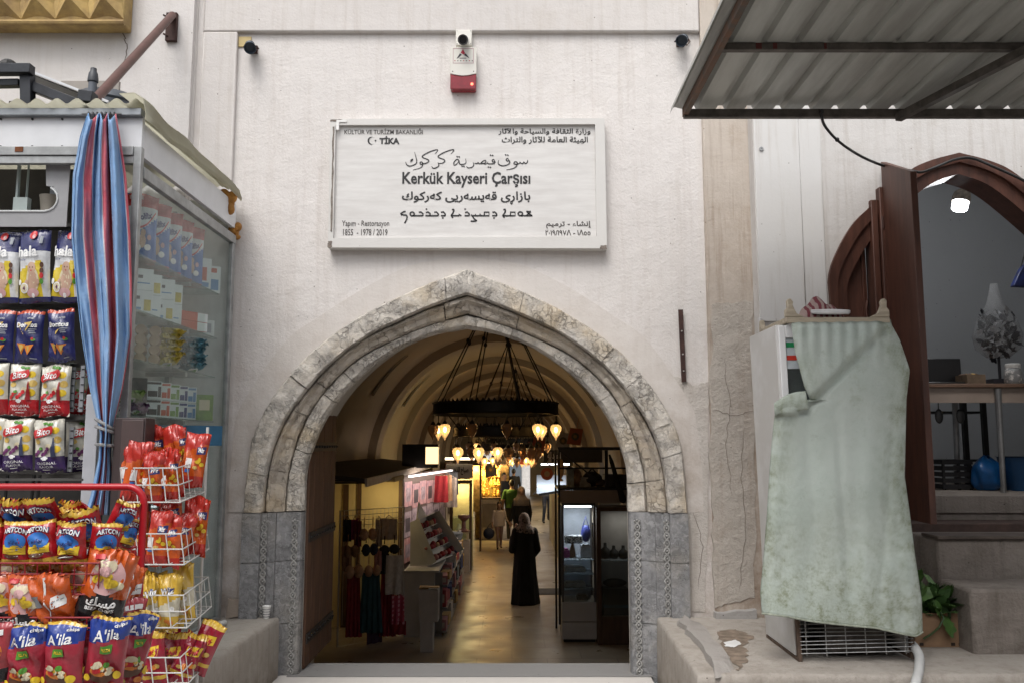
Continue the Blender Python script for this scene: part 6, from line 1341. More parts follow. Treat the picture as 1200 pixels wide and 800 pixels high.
for i in range(3):
    for j in range(4):
        b = MB(); b.lathe([(.02, -.001), (.03, -.002), (.033, .02), (.033, .16), (.03, .18), (.005, .181)], (0, 0, 0), 14, axis='Y')
        o = b.build('biscuit_roll', tn, None, world=False, smooth=45); o.location = (KX - .20 + .055 * i, SY_(160) + .07 * i, SZ[2] + .034 + j * .056); o.rotation_euler = (0, 0, R(20)); tag(o, 'tan biscuit roll stacked end on at the near end of the third glass shelf', 'biscuit roll', 'biscuit rolls stacked on the third glass shelf')
def k_small(fo_): return lambda: packet(.16, .17, .05, [fo_], None, [('ell', 0, .5, .5, .2, WHT), ('ell', .1, .5, .3, .12, GRN)], 27, 2.0)
for j in range(6):
    place(('ypk', k_small(yl)), 'yellow_packet', 'yellow packet lying in the stack in the middle of the third glass shelf', 'packet', (KX - .13, SY_(192) + .02 * (j % 2), SZ[2] + .03 + j * .036), (R(84), R((j % 3) * 4 - 4), R(30 + 6 * (j % 2))), 1, 'yellow packets stacked on the third glass shelf')
for j in range(6):
    place(('tpk', k_small(te)), 'teal_packet', 'teal packet lying in the stack at the far end of the third glass shelf', 'packet', (KX - .12, SY_(220) + .02 * (j % 2), SZ[2] + .03 + j * .034), (R(84), R((j % 3) * 4 - 4), R(32 - 6 * (j % 2))), 1.05, 'teal packets stacked on the third glass shelf')
place(('gpk', k_small(gn)), 'green_packet', 'bright green packet at the near end of the fourth glass shelf', 'packet', (KX - .15, SY_(154), SZ[3] + .09), (R(78), 0, R(30)), 1.1)
place(('vpk', k_small(pu)), 'violet_packet', 'dark violet packet under the green one on the fourth glass shelf', 'packet', (KX - .13, SY_(160), SZ[3] + .035), (R(82), 0, R(25)), 1.0)
boxgood('black_box', 'black carton next to the green packet on the fourth glass shelf', 'carton', KX - .14, SY_(164), SZ[3], .10, .12, .22, R(30), [bk])
cs = [('white and black cartoon free carton', bk), ('white and orange carton', ob_), ('white and green carton', gn), ('white and navy carton', NVY), ('pale blue carton', pb)]
for i, (cc, cmat) in enumerate([('black printed', bk), ('orange printed', ob_), ('green printed', gn), ('navy printed', NVY), ('pale blue printed', pb)]):
    for j in range(2):
        boxgood('milk_carton', ('upper' if j else 'lower') + ' white carton, ' + cc + ', in its column on the fourth glass shelf', 'carton', KX - .12, SY_((177, 188, 199, 209, 219)[i]), SZ[3] + j * .108, .10, .10, .105, R(36), [wb, cmat], front_rects([(-.3, .25, .12, .45, 1), (-.45, .45, .82, .95, 1), (.28, .45, .1, .7, 1)]))
boxgood('green_box', 'olive green carton at the far end of the fourth glass shelf', 'carton', KX - .11, SY_(236), SZ[3], .12, .10, .18, R(36), [gn, CRM], front_rects([(-.3, .3, .4, .8, 1)]))
boxgood('blue_box', 'long dark blue box below the fourth glass shelf behind the orange bags', 'box', KX - .12, 5.5, P(190, 522, 5.5).z, .62, .18, .13, R(58), [mat('box_deepblue', (.03, .12, .22), .5), CRM], front_rects([(-.2, -.02, .3, .7, 1), (.1, .2, .3, .6, 1)]))

# ------------------------------------------------------------------ white wire rack with orange bags
wr = thing('white_wire_rack', 'white wire rack of four baskets standing at the kiosk corner', 'wire rack', tuple(P(190, 800, 4.45)))
wm = mat('white_wire', (.62, .62, .60), .45, .1, .15)
RY0, RY1 = 4.28, 4.66
tiers = [(141, 207, 548, 588), (141, 212, 625, 661), (141, 215, 697, 735), (141, 211, 770, 806)]
for (xa_, xb_, yt_, yb_) in tiers:
    A_, B_, C_, D_ = P(xa_, yt_, RY0), P(xb_, yt_, RY0), P(xb_ + 4, yb_, RY0), P(xa_ + 4, yb_, RY0)
    bk_ = Vector((-.015, RY1 - RY0, .03)); b = MB()
    for za_ in (0, .5):
        q = [A_.lerp(D_, za_), B_.lerp(C_, za_), B_.lerp(C_, za_) + bk_ * 1.0, A_.lerp(D_, za_) + bk_]; b.tube(q, .0036, 5, closed=True)
    b.tube([D_, C_, C_ + bk_, D_ + bk_], .0036, 5, closed=True)
    for k in range(5): t = k / 4; p0 = A_.lerp(B_, t); p1 = D_.lerp(C_, t); b.tube([p0, p1, p1 + bk_, p0 + bk_], .0028, 5)
    for k in range(1, 5): t = k / 5; b.tube([B_ + bk_ * t, C_ + bk_ * t, D_ + bk_ * t], .0026, 5)
    b.build('basket', wm, wr)
b = MB(); zt_ = P(150, 500, RY1).z
for x in (P(141, 548, RY0).x + .03, P(207, 548, RY0).x + .0): b.tube([(x, RY1 + .03, -.03), (x, RY1 + .03, zt_)], .008, 8)
b.build('upright', wm, wr)
T = [(('orange', k_orange), 'orange_chip_bag', 'orange chip bag', [(155, 586, 0, 4.32), (176, 590, 1, 4.34), (195, 587, 0, 4.36), (222, 570, 1, 4.50), (206, 560, 0, 4.56), (184, 562, 1, 4.6)], 'top'),
     (('orange', k_orange), 'orange_chip_bag', 'orange chip bag', [(182, 662, 1, 4.33), (200, 664, 0, 4.36), (225, 650, 1, 4.5), (160, 655, 0, 4.40), (205, 640, 1, 4.62)], 'second'),
     (('yellow', k_yellow), 'yellow_chip_bag', 'yellow chip bag', [(172, 738, 0, 4.33), (193, 738, 1, 4.36), (217, 726, 0, 4.48), (155, 730, 1, 4.42), (205, 716, 0, 4.6)], 'third'),
     (('redmix', k_redmix), 'red_chip_bag', 'dark red chip bag', [(182, 804, 0, 4.34), (206, 800, 1, 4.42), (226, 786, 0, 4.52), (196, 776, 1, 4.62)], 'bottom')]
posn = ['leftmost in front', 'second in front', 'third in front', 'rightmost and bulging over', 'at the back', 'at the back left']
posn2 = {'second': ['left of centre', 'centre', 'rightmost', 'behind the red post', 'at the back'], 'third': ['left of centre', 'centre', 'rightmost', 'behind the red post', 'at the back'], 'bottom': ['left', 'centre', 'rightmost', 'at the back']}
for kind, nm, lb, lst, tier in T:
    for dx, dy, Y, ps in ((152, -6, 4.44, 'tucked low at left'), (204, -4, 4.46, 'tucked low at right'), (190, -12, 4.6, 'against the back wires')): place(kind, nm, f'{lb} in the {tier} basket of the white rack, {ps}', 'chip bag', P(dx, lst[0][1] + dy, Y), (R(rb.uniform(-8, 6)), R(rb.uniform(-16, 16)), R(rb.uniform(-30, 50))), rb.uniform(.9, 1.0))
    for i, (px, py, tw_, Y) in enumerate(lst):
        p = P(px, py, Y); ps = (posn if tier == 'top' else posn2[tier])[i]
        tl = 28 if nm == 'red_chip_bag' and i in (1, 2) else 0
        place(kind, nm, f'{lb} in the {tier} basket of the white rack, {ps}', 'chip bag', p, (R(rb.uniform(-8, 6)), R(rb.uniform(-9, 9) + tl), R(rb.uniform(-25, 45))), rb.uniform(.92, 1.08))

# ------------------------------------------------------------------ red rack in the foreground
rk = thing('red_snack_rack', 'red tubular snack rack with wire baskets in the left foreground', 'snack rack', tuple(P(163, 790, 3.1)))
redp = mat('red_enamel', (.42, .012, .020), .3, 0, .12, 8); QY = 3.1
xp, zt_ = P(163, 700, QY).x, P(100, 570, QY).z
b = MB(); q = [Vector((xp, QY, -.03)), Vector((xp, QY, zt_ - .06))] + [Vector((xp - .06 + .06 * math.cos(a), QY, zt_ - .06 + .06 * math.sin(a))) for a in [k * math.pi / 12 for k in range(1, 7)]] + [Vector((-2.6, QY, zt_))]
b.tube(q, .0128, 12); b.build('tube_frame', redp, rk, smooth=50)
b = MB(); b.tube([(-2.6, QY, -.03), (-2.6, QY, zt_)], .0128, 12); b.build('rear_post', redp, rk, smooth=50)
rw_ = mat('red_wire', (.30, .012, .02), .4, 0, .2); FRY = 2.78
for (yb_, yf_, dz) in ((640, 680, .10), (718, 742, .09), (800, 826, .10)):
    bk0 = P(160, yb_, QY - .02); fz = P(112, yf_, FRY).z; xr_ = P(112, yf_, FRY).x; b = MB(); XL = -2.3
    rim = [Vector((bk0.x, QY - .02, bk0.z)), Vector((xr_ + .01, FRY, fz + dz * .55)), Vector((XL, FRY, fz + dz * .55)), Vector((XL, QY - .02, bk0.z))]
    bot = [Vector((bk0.x - .01, QY - .02, bk0.z - .11)), Vector((xr_, FRY + .02, fz - .045)), Vector((XL, FRY + .02, fz - .045)), Vector((XL, QY - .02, bk0.z - .11))]
    b.tube(rim, .0032, 5, closed=True); b.tube(bot, .003, 5, closed=True)
    for t in (.35, .7): b.tube([rim[i].lerp(bot[i], t) for i in range(4)], .0022, 5, closed=True)
    for k in range(5): t = k / 4; b.tube([rim[0].lerp(rim[1], t), bot[0].lerp(bot[1], t)], .0022, 5)
    for k in range(26): t = k / 25; b.tube([rim[1].lerp(rim[2], t), bot[1].lerp(bot[2], t), bot[0].lerp(bot[3], t)], .0022, 5)
    b.build('basket', rw_, rk)
def row(kind, nm, cat, lst):
    for px, py, Y, rx, ry, rz_, s, lb in lst: place(kind, nm, lb, cat, P(px, py, Y), (R(rx + rb.uniform(-5, 5)), R(ry + rb.uniform(-5, 5)), R(rz_ + rb.uniform(-9, 9))), (s * rb.uniform(1.02, 1.14), s * 1.1, s * rb.uniform(1.0, 1.1)))
A_ = ('arc', k_arc)
row(A_, 'snack_packet', 'snack packet', [
 (-12, 663, 2.84, 8, 0, 4, 1, 'red packet with blue dome at the left frame edge in the top red basket'),
 (19, 662, 2.83, 10, 8, 5, 1, 'red packet with blue dome, second in the front row, its top flopped over'),
 (52, 661, 2.82, 8, -2, -3, 1, 'red packet with blue dome in the middle of the front row'),
 (86, 661, 2.82, 8, 1, -5, 1, 'red packet with blue dome, right of the middle in the front row'),
 (117, 662, 2.86, 6, 3, 38, 1, 'red packet turned half sideways at the right end of the front row'),
 (2, 620, 2.95, 42, 0, 3, 1.05, 'red packet leaning back, leftmost of the upper row in the top red basket'),
 (30, 619, 2.94, 46, 4, -4, 1.1, 'red packet leaning back with yellow top, middle of the upper row'),
 (66, 618, 2.94, 48, -3, 5, 1.1, 'red packet leaning back with yellow top, right of the upper row'),
 (104, 640, 2.97, 40, -14, 30, 1.15, 'red packet with a big yellow corner, tumbled at the back right of the top basket'),
 (130, 630, 3.06, 25, 8, 50, 1.0, 'red packet pressed against the red post at the right end of the top basket'),
 (139, 648, 3.07, 8, 14, 70, .9, 'red packet seen edge on beside the red post')])
row(A_, 'snack_packet', 'snack packet', [(38, 668, 2.90, 4, 0, 0, 1, 'red packet lying low behind the wires, left of centre'), (72, 668, 2.90, 4, 0, 0, 1, 'red packet lying low behind the wires, right of centre')])
row(('misk', k_misk), 'beef_chip_packet', 'snack packet', [
 (4, 741, 2.84, 10, -4, 6, 1, 'orange and black beef chip packet at the left frame edge in the middle red basket'),
 (33, 746, 2.82, 12, 5, -4, 1, 'orange and black beef chip packet second from left in the middle red basket'),
 (113, 727, 2.84, 4, 14, 22, 1.1, 'orange and black beef chip packet standing tall at the right of the middle red basket'),
 (62, 714, 3.0, 20, -4, -6, 1, 'orange beef chip packet at the back of the middle red basket, only its top showing'), (14, 716, 3.0, 18, 3, 4, 1, 'orange beef chip packet at the back left of the middle red basket')])
row(('miskb', k_miskb), 'beef_chip_packet', 'snack packet', [(70, 737, 2.83, 14, -5, -3, .95, 'orange packet turned back to front with a white label in the middle red basket'), (74, 752, 2.88, 8, 3, 2, .8, 'orange packet lying under the others in the middle red basket'), (134, 726, 3.03, 5, 16, 62, .95, 'orange packet seen edge on against the right end of the middle red basket')])
row(('ala', k_ala), 'pizza_chip_packet', 'snack packet', [
 (31, 812, 2.80, 8, 4, 3, .88, 'red chip packet with a blue banner, left of three in the bottom red basket'),
 (73, 810, 2.79, 7, 6, -2, .88, 'red chip packet with a blue banner, middle of three in the bottom red basket'),
 (119, 806, 2.82, 6, 10, 12, .88, 'red chip packet with a blue banner, right of three in the bottom red basket'),
 (142, 802, 3.02, 6, 16, 62, .95, 'red chip packet seen edge on at the right end of the bottom red basket')])
row(('round', k_round), 'ring_chip_packet', 'snack packet', [(-8, 818, 2.8, 8, 0, 4, 1, 'rose coloured packet with an orange ring at the left frame edge'), (139, 772, 3.05, 8, 8, 40, .8, 'rose coloured packet tucked against the red post above the bottom basket')])

row(A_, 'snack_packet', 'snack packet', [(-6, 634, 2.98, 30, 3, 8, 1, 'red packet at the left frame edge behind the front row'), (36, 636, 2.99, 30, -6, -7, 1, 'red packet wedged behind the second front packet'), (84, 634, 2.99, 34, 7, 6, 1, 'red packet wedged behind the right of the middle front packet'), (112, 616, 3.04, 55, 5, -20, 1, 'red packet lying flat on top at the back right of the top red basket')])
row(('misk', k_misk), 'beef_chip_packet', 'snack packet', [(90, 722, 2.98, 16, 8, 10, 1, 'orange and black beef chip packet squeezed behind the tall one'), (40, 716, 3.04, 22, 6, 12, 1, 'orange beef chip packet in the back row, left of centre')])
row(('ala', k_ala), 'pizza_chip_packet', 'snack packet', [(52, 800, 2.96, 10, -5, 6, 1, 'red chip packet with a blue banner in the back row, left'), (98, 798, 2.97, 10, 4, -8, 1, 'red chip packet with a blue banner in the back row, right')])
# ------------------------------------------------------------------ chandeliers
WARM = (1.0, .66, .30)
shade_off = None
def shade_mat(name, tint, glow):
    m, n, l, b_ = _nt(name); out = n['Material Output']; n.remove(b_)
    tr = n.new('ShaderNodeBsdfTransparent'); tr.inputs[0].default_value = _c(tint)
    gl = n.new('ShaderNodeBsdfGlossy'); gl.inputs['Roughness'].default_value = .15
    lw = n.new('ShaderNodeLayerWeight'); lw.inputs[0].default_value = .35
    mx = n.new('ShaderNodeMixShader'); l.new(lw.outputs['Facing'], mx.inputs[0]); l.new(tr.outputs[0], mx.inputs[1]); l.new(gl.outputs[0], mx.inputs[2])
    tl = n.new('ShaderNodeBsdfTranslucent'); tl.inputs[0].default_value = _c(tuple(x * .8 for x in tint)); m2 = n.new('ShaderNodeMixShader'); m2.inputs[0].default_value = .35; l.new(mx.outputs[0], m2.inputs[1]); l.new(tl.outputs[0], m2.inputs[2])
    src = m2.outputs[0]
    if glow:
        em = n.new('ShaderNodeEmission'); em.inputs[0].default_value = (1, .58, .24, 1); em.inputs[1].default_value = glow; a = n.new('ShaderNodeAddShader'); l.new(src, a.inputs[0]); l.new(em.outputs[0], a.inputs[1]); src = a.outputs[0]
    l.new(src, out.inputs[0]); return m
sh_lit, sh_dim = shade_mat('lit_amber_shade', (.95, .74, .46), .22), shade_mat('unlit_amber_shade', (.62, .50, .42), 0)
bulb_on = emit('warm_bulb', (1, .68, .30), 13); bulb_off = mat('dead_bulb', (.35, .34, .33), .3)
rng_m = mat('blackened_ring', (.014, .012, .010), .5, .4, .4, 20)
CHS = [(581, 479, 10.4), (596, 507, 16.3), (604, 517, 22.3), (607, 523, 28.5)]
def chandelier(i, px, py, Y):
    c = P(px, py, Y); RR = .76
    words = ['large black ring chandelier nearest the gate with amber glass drops', 'second black ring chandelier, hung just behind the nearest one', 'third black ring chandelier, small in the distance above the aisle', 'farthest black ring chandelier above the far aisle']
    t = thing('ring_chandelier', words[i], 'chandelier', tuple(c), 'ring chandeliers along the vault')
    n = 64; h = .065
    for RT, dz_, hh in ((RR, 0, .065), (RR * .66, -.27, .055)):
        cc = c + Vector((0, 0, dz_)); b = MB()
        b.loft([[cc + Vector((r_ * math.cos(a), r_ * math.sin(a), z)) for a in [2 * math.pi * k / n for k in range(n)]] for r_, z in ((RT, -hh), (RT, hh), (RT - .02, hh), (RT - .02, -hh), (RT, -hh))])
        for z in (-hh, hh): b.tube([cc + Vector(((RT + .004) * math.cos(a), (RT + .004) * math.sin(a), z)) for a in [2 * math.pi * k / n for k in range(n)]], .010, 5, closed=True)
        for k in range(72): a = 2 * math.pi * k / 72; p = cc + Vector(((RT - .01) * math.cos(a), (RT - .01) * math.sin(a), hh)); tg = Vector((-math.sin(a), math.cos(a), 0)) * RT / RR; b.add([p - tg * .028, p + tg * .028, p + Vector((0, 0, .045))], [(0, 1, 2)])
        if dz_:
            for k in range(4): a = math.pi / 2 * k + .6; b.tube([cc + Vector(((RT - .01) * math.cos(a), (RT - .01) * math.sin(a), 0)), c + Vector(((RR - .015) * math.cos(a), (RR - .015) * math.sin(a), 0))], .008, 5)
        b.build('ring', rng_m, t)
    ap = Vector((c.x, c.y, VZ0 + VH - .32)); b = MB(); b.lathe([(.05, -.05), (.06, .0), (.02, .06)], ap, 12); b.tube([ap, (ap.x, ap.y, VZ0 + VH - .02)], .012, 6); b.build('ceiling_hook', rng_m, t)
    for k in range(8):
        a = 2 * math.pi * (k + .5) / 8; p = c + Vector(((RR - .01) * math.cos(a), (RR - .01) * math.sin(a), h)); q = ap + Vector((.045 * math.cos(a), .045 * math.sin(a), -.03)); b = MB(); b.tube([p, q], .0085, 6); m_ = p.lerp(q, .55); b.ell(tuple(m_), (.024, .024, .03), 8, 6); b.build('rod', rng_m, t)
    r = random.Random(40 + i)
    for k in range(21):
        if k < 12: a = 2 * math.pi * (k + .35) / 12; p = c + Vector((RR * math.cos(a), RR * math.sin(a), -h))
        else: a = 2 * math.pi * (k - 12 + .2) / 9; p = c + Vector((RR * .66 * math.cos(a), RR * .66 * math.sin(a), -h - .27))
        lit = r.random() < .55
        if i == 0: lit = k in (1, 5, 7, 10, 11, 14, 17, 18)
        b = MB(); b.tube([p, p + Vector((0, 0, -.09))], .006, 5); b.lathe([(.008, -.085), (.022, -.10), (.034, -.125), (.03, -.13)], p, 10); lp = b.build('lamp', rng_m, t, smooth=50)
        b = MB(); b.lathe([(.030, -.125), (.055, -.14), (.066, -.165), (.062, -.195), (.045, -.235), (.022, -.272), (.008, -.295), (.010, -.302), (.004, -.31)], p, 14); b.build('glass_shade', sh_lit if lit else sh_dim, lp, smooth=60)
        b = MB(); b.ell((p.x, p.y, p.z - .19), (.020, .020, .034), 8, 6); b.build('bulb', bulb_on if lit else bulb_off, lp, smooth=60)
    light('chandelier_glow', 'POINT', c + Vector((0, 0, -.25)), (2.5, 10, 18, 22)[i], WARM, t, .35)
for i, (px, py, Y) in enumerate(CHS): chandelier(i, px, py, Y)

# ------------------------------------------------------------------ left side stalls
tex = lambda nm, c, **k: mat(nm, c, .85, 0, .35, 14, **k)
def wavy(mb, p00, p10, p01, p11, amp, waves, nu=18, nv=10, mi=0, ph=0, gather=0):
    def f(u, v):
        a = p00.lerp(p10, u); c_ = p01.lerp(p11, u); p = a.lerp(c_, v); p = Vector(p)
        p.y += amp * math.sin(u * waves * 6.28 + ph + v * 1.5) * (.4 + .6 * v) ; return p
    mb.grid(f, nu, nv, mi)
booth = thing('lit_booth', 'small yellow lit shop booth with a pale back panel behind the clothes rack', 'shop booth', tuple(P(435, 700, 13.2)))
BYY = 13.3; yw = mat('booth_yellow', (.62, .52, .30), .8, 0, .1, 3); dw = mat('booth_wood', (.10, .055, .03), .6, 0, .4, 4, stretch=(6, 6, 1))
bx0, bx1 = -2.82, P(468, 600, BYY).x; bz1 = P(430, 563, 12.6).z
b = MB(); b.box(bx0, bx1, BYY, BYY + .05, FZ, bz1); b.build('back_panel', yw, booth)
b = MB(); b.box(bx0, bx0 + .05, 12.3, BYY - .001, FZ, bz1); b.build('side_panel', yw, booth)
b = MB(); b.box(bx0, bx1 + .06, 12.3, BYY + .05, bz1 + .001, bz1 + .06); b.build('ceiling', yw, booth)
b = MB(); b.box(bx1 - .0, bx1 + .06, BYY - .12, BYY + .05, FZ, bz1); x_ = P(421, 600, BYY).x; b.box(x_ - .03, x_ + .03, BYY - .03, BYY - .002, FZ, bz1); x_ = P(406, 600, BYY).x; b.box(x_ - .05, x_ + .03, BYY - .025, BYY - .002, FZ, P(400, 567, BYY).z); b.build('wood_frame', dw, booth)
p = P(453, 571, 12.75); b = MB(); b.lathe([(.09, -.006), (.10, -.004), (.10, .001)], (p.x, 12.75, bz1), 20); b.build('downlight', emit('booth_lamp', (1, .82, .45), 14), booth)
p = P(439, 571, 12.6); b = MB(); b.lathe([(.085, -.01), (.09, .0)], (p.x, 12.55, bz1), 20); b.build('dark_downlight', black_m, booth)
light('booth_light', 'POINT', (P(450, 571, 12.7).x, 12.8, bz1 - .22), 2.6, (1, .72, .30), booth, .08)
cnp = thing('shop_canopy', 'long dark boarded canopy over the left hand stalls with a pale edge', 'canopy', (-2.2, 8.9, 1.1))
b = MB(); cz = P(430, 568, 10.0).z + .02
vs = [(-2.86, 10.2, cz + .12), (-1.74, 10.2, cz), (-1.74, 18.0, cz), (-2.86, 18.0, cz + .12)]; b.add(vs + [(x, y, z + .05) for x, y, z in vs], [(0, 1, 2, 3), (4, 5, 6, 7), (0, 1, 5, 4), (2, 3, 7, 6), (1, 2, 6, 5), (0, 3, 7, 4)]); b.build('boards', mat('canopy_boards', (.05, .038, .03), .8, 0, .5, 4, .3, stretch=(1, 6, 1)), cnp)
b = MB(); b.box(-1.738, -1.71, 10.2, 18.0, cz - .05, cz + .05); b.build('edge_strip', mat('canopy_edge', (.36, .32, .28), .6, 0, .3), cnp)
b = MB()
for Y in (10.4, 11.0, 11.6): b.box(-2.86, -1.76, Y - .03, Y + .03, cz - .02, cz + .0)
b.build('joist', black_m, cnp)
# clothes rack with garments
cA, cB = G(395, 760, FZ), G(471, 746, FZ); zt_ = P(396, 598, cA.y).z
def rkY(px): return cA.y + (cB.y - cA.y) * (px - 395) / 76
crk = thing('clothes_rack', 'white wire grid rack hung with garments inside the left of the gate', 'clothes rack', tuple(cA))
b = MB(); q = [cA + Vector((0, 0, .03)), cB + Vector((0, 0, .03)), Vector((cB.x, cB.y, zt_)), Vector((cA.x, cA.y, zt_))]; b.tube(q, .014, 6, closed=True)
for k in range(1, 16): t = k / 16; a_ = q[0].lerp(q[1], t); b.tube([Vector((a_.x, a_.y, FZ + .3 if k % 4 else FZ + .03)), Vector((a_.x, a_.y, zt_))], .004, 4)
for z in (zt_ - .07, zt_ - .14, zt_ - .21, zt_ - .6, FZ + .25): b.tube([Vector((cA.x, cA.y, z)), Vector((cB.x, cB.y, z))], .005, 4)
b.build('grid_frame', mat('rack_white', (.45, .42, .38), .5, .2), crk)
r = random.Random(12)
def garment(name, label, cat, x0, x1, y0, y1, m, kind='drape', off=.06):
    Y0_, Y1_ = rkY(x0) - off, rkY(x1) - off; b = MB()
    if kind == 'bra':
        p = (P(x0, y0, Y0_), P(x1, y0, Y1_)); w = (p[1] - p[0]).length; z1_ = p[0].z; z0_ = P(x0, y1, Y0_).z; h = z1_ - z0_
        for s in (.27, .73): c_ = p[0].lerp(p[1], s); b.ell((c_.x, c_.y - .01, z0_ + h * .32), (w * .21, .05, h * .25), 12, 8); b.tube([(c_.x, c_.y - .01, z0_ + h * .6), (c_.x, c_.y + .01, z1_)], .008, 5)
        b.tube([Vector((p[0].x, p[0].y, z0_ + h * .3)), Vector((p[1].x, p[1].y, z0_ + h * .3))], .014, 5)
    else:
        n_ = 4 if y1 - y0 > 50 else 2
        fl_ = .10 if kind == 'dress' else 0
        w = x1 - x0; wavy(b, P(x0 + w * fl_, y0, Y0_), P(x1 - w * fl_, y0, Y1_), P(x0 - w * fl_ * .5, y1, Y0_), P(x1 + w * fl_ * .5, y1, Y1_), .025, n_, ph=r.uniform(0, 6))
        b.tube([P(x0 + w * .2, y0 + 1, Y0_), P((x0 + x1) / 2, y0 - 4, (Y0_ + Y1_) / 2), P(x1 - w * .2, y0 + 1, Y1_)], .006, 4)
    o = b.build(name, m, None, loc=tuple(P((x0 + x1) / 2, y1, (Y0_ + Y1_) / 2)), smooth=60); return tag(o, label, cat, None)
redc, teal, mag, bkc, bge, brn, navc, wtc = tex('cloth_red', (.22, .012, .018)), tex('cloth_teal', (.015, .06, .075)), tex('cloth_magenta', (.25, .02, .12)), tex('cloth_black', (.012, .012, .014)), tex('cloth_beige', (.48, .30, .20)), tex('cloth_tan', (.25, .14, .08)), tex('cloth_navy', (.015, .025, .06)), tex('cloth_white', (.48, .44, .42))
m, n, l, bs = _nt('cloth_dotted'); v = _coord(n, l); vo = n.new('ShaderNodeTexVoronoi'); vo.inputs['Scale'].default_value = 16; vo.inputs['Randomness'].default_value = .2; l.new(v, vo.inputs['Vector']); l.new(_mix(n, l, _ramp(n, l, vo.outputs['Distance'], .40, .34), (.30, .03, .07), (.5, .25, .3)), bs.inputs['Base Color']); dotm = m
for args in [('black_blouse', 'black top hanging at the left end of the clothes rack', 'top', 402, 412, 608, 634, bkc), ('magenta_top', 'magenta top beside the black one on the clothes rack', 'top', 412, 420, 608, 632, mag),
             ('hanging_bra', 'brown bodice hanging low at the left of the clothes rack', 'underwear', 403, 421, 626, 656, brn, 'bra', .1), ('hanging_bra', 'beige bodice in the upper middle of the clothes rack', 'underwear', 421, 443, 606, 636, bge, 'bra', .1), ('hanging_bra', 'dark blue bodice below the beige one on the clothes rack', 'underwear', 424, 444, 624, 654, navc, 'bra', .12),
             ('hanging_slip', 'pale strappy slips at the upper right of the clothes rack', 'top', 446, 466, 607, 632, tex('cloth_cream', (.46, .36, .29))), ('hanging_slip', 'black lace brief at the right of the clothes rack', 'underwear', 444, 469, 628, 652, bkc, 'bra', .12),
             ('hanging_bra', 'large beige bra in the lower row of the clothes rack', 'underwear', 404, 427, 648, 681, bge, 'bra', .14), ('hanging_bra', 'beige bra next to the large one in the lower row', 'underwear', 427, 447, 650, 678, bge, 'bra', .13),
             ('hanging_dress', 'long red dress at the left of the clothes rack', 'dress', 405, 423, 668, 746, redc, 'dress', .07), ('hanging_dress', 'long dark teal dress between two red dresses', 'dress', 422, 447, 668, 741, teal, 'dress', .09), ('hanging_dress', 'long red dress right of the teal dress', 'dress', 445, 463, 668, 745, redc, 'dress', .06),
             ('hanging_shirt', 'white shirt hanging at the right of the clothes rack', 'shirt', 451, 472, 650, 696, wtc, 'drape', .13), ('hanging_skirt', 'pink skirt with pale dots below the white shirt', 'skirt', 459, 474, 697, 731, dotm, 'drape', .11), ('hanging_skirt', 'short red piece under the dotted skirt', 'skirt', 462, 476, 727, 743, redc, 'drape', .09), ('hanging_skirt', 'dark violet piece near the foot of the clothes rack', 'skirt', 430, 448, 738, 756, tex('cloth_violet', (.035, .012, .04)), 'drape', .07), ('hanging_slip', 'wine red slip among the bras on the clothes rack', 'top', 415, 424, 610, 640, tex('cloth_wine', (.13, .01, .03)), 'drape', .08), ('hanging_slip', 'cream strip of lace beside the beige bodice', 'top', 440, 448, 608, 640, tex('cloth_cream', (.46, .36, .29)), 'drape', .15), ('hanging_slip', 'brown slip behind the lower bras', 'top', 400, 412, 640, 668, brn, 'drape', .08), ('hanging_slip', 'black slip at the lower right of the bras', 'top', 444, 456, 648, 672, bkc, 'drape', .12), ('hanging_slip', 'rose slip between the dark blue and black pieces', 'top', 438, 447, 645, 668, tex('cloth_rose', (.36, .16, .14)), 'drape', .16)]:
    garment(*args)
# counters
wl_ = mat('counter_white', (.46, .45, .44), .5, 0, .15, 4)
k0 = G(474, 744, FZ); k1 = G(512, 746, FZ); ctz = P(514, 668, k1.y).z; CX0, CX1, CY0, CY1 = k0.x, P(514, 700, k1.y).x, k1.y, 17.2
ct = thing('white_counter', 'long white shop counter with goods along its aisle side', 'counter', (CX0, CY0, FZ))
b = MB(); b.box(CX0, CX1 - .06, CY0, CY1, FZ, ctz - .03); b.build('carcass', wl_, ct); b = MB(); b.box(CX0 - .01, CX1, CY0 - .01, CY1, ctz - .029, ctz); b.build('worktop', wl_, ct, bevel=.004)
b = MB()
for z in (FZ + .05, FZ + .38, FZ + .70): b.box(CX1 - .058, CX1 + .12, CY0 + .05, CY1 - .02, z, z + .02)
for k in range(6): Y = CY0 + .05 + k * (CY1 - CY0 - .1) / 5; b.box(CX1 - .058, CX1 + .05, Y, Y + .02, FZ, ctz - .031)
b.build('side_shelf', mat('shelf_grey', (.20, .20, .21), .5, .2), ct)
b = MB(); b.box(CX1 - .0, CX1 + .05, CY1 + .01, CY1 + .05, FZ, ctz + .12); b.build('end_panel', mat('end_panel_pale', (.45, .47, .5), .5), ct)
cols = [tex('goods_a', (.30, .05, .06)), tex('goods_b', (.05, .07, .18)), tex('goods_c', (.40, .36, .33)), tex('goods_d', (.08, .05, .05)), tex('goods_e', (.35, .16, .18)), tex('goods_f', (.12, .14, .16)), tex('goods_g', (.46, .30, .12))]
r = random.Random(77)
def goods(n_, fn, name, label, cat, group):
    for k in range(n_):
        x, y, z, w, d, h, rz_, mm = fn(k); b = MB(); b.box(-w / 2, w / 2, -d / 2, d / 2, 0, h); b.box(-w * .3, w * .3, -d / 2 - .002, -d / 2, h * .25, h * .75, 1)
        o = b.build(name, [mm, cols[2]], None, world=False, bevel=.006); o.location = (x, y, z); o.rotation_euler = (0, 0, rz_); tag(o, label, cat, group)
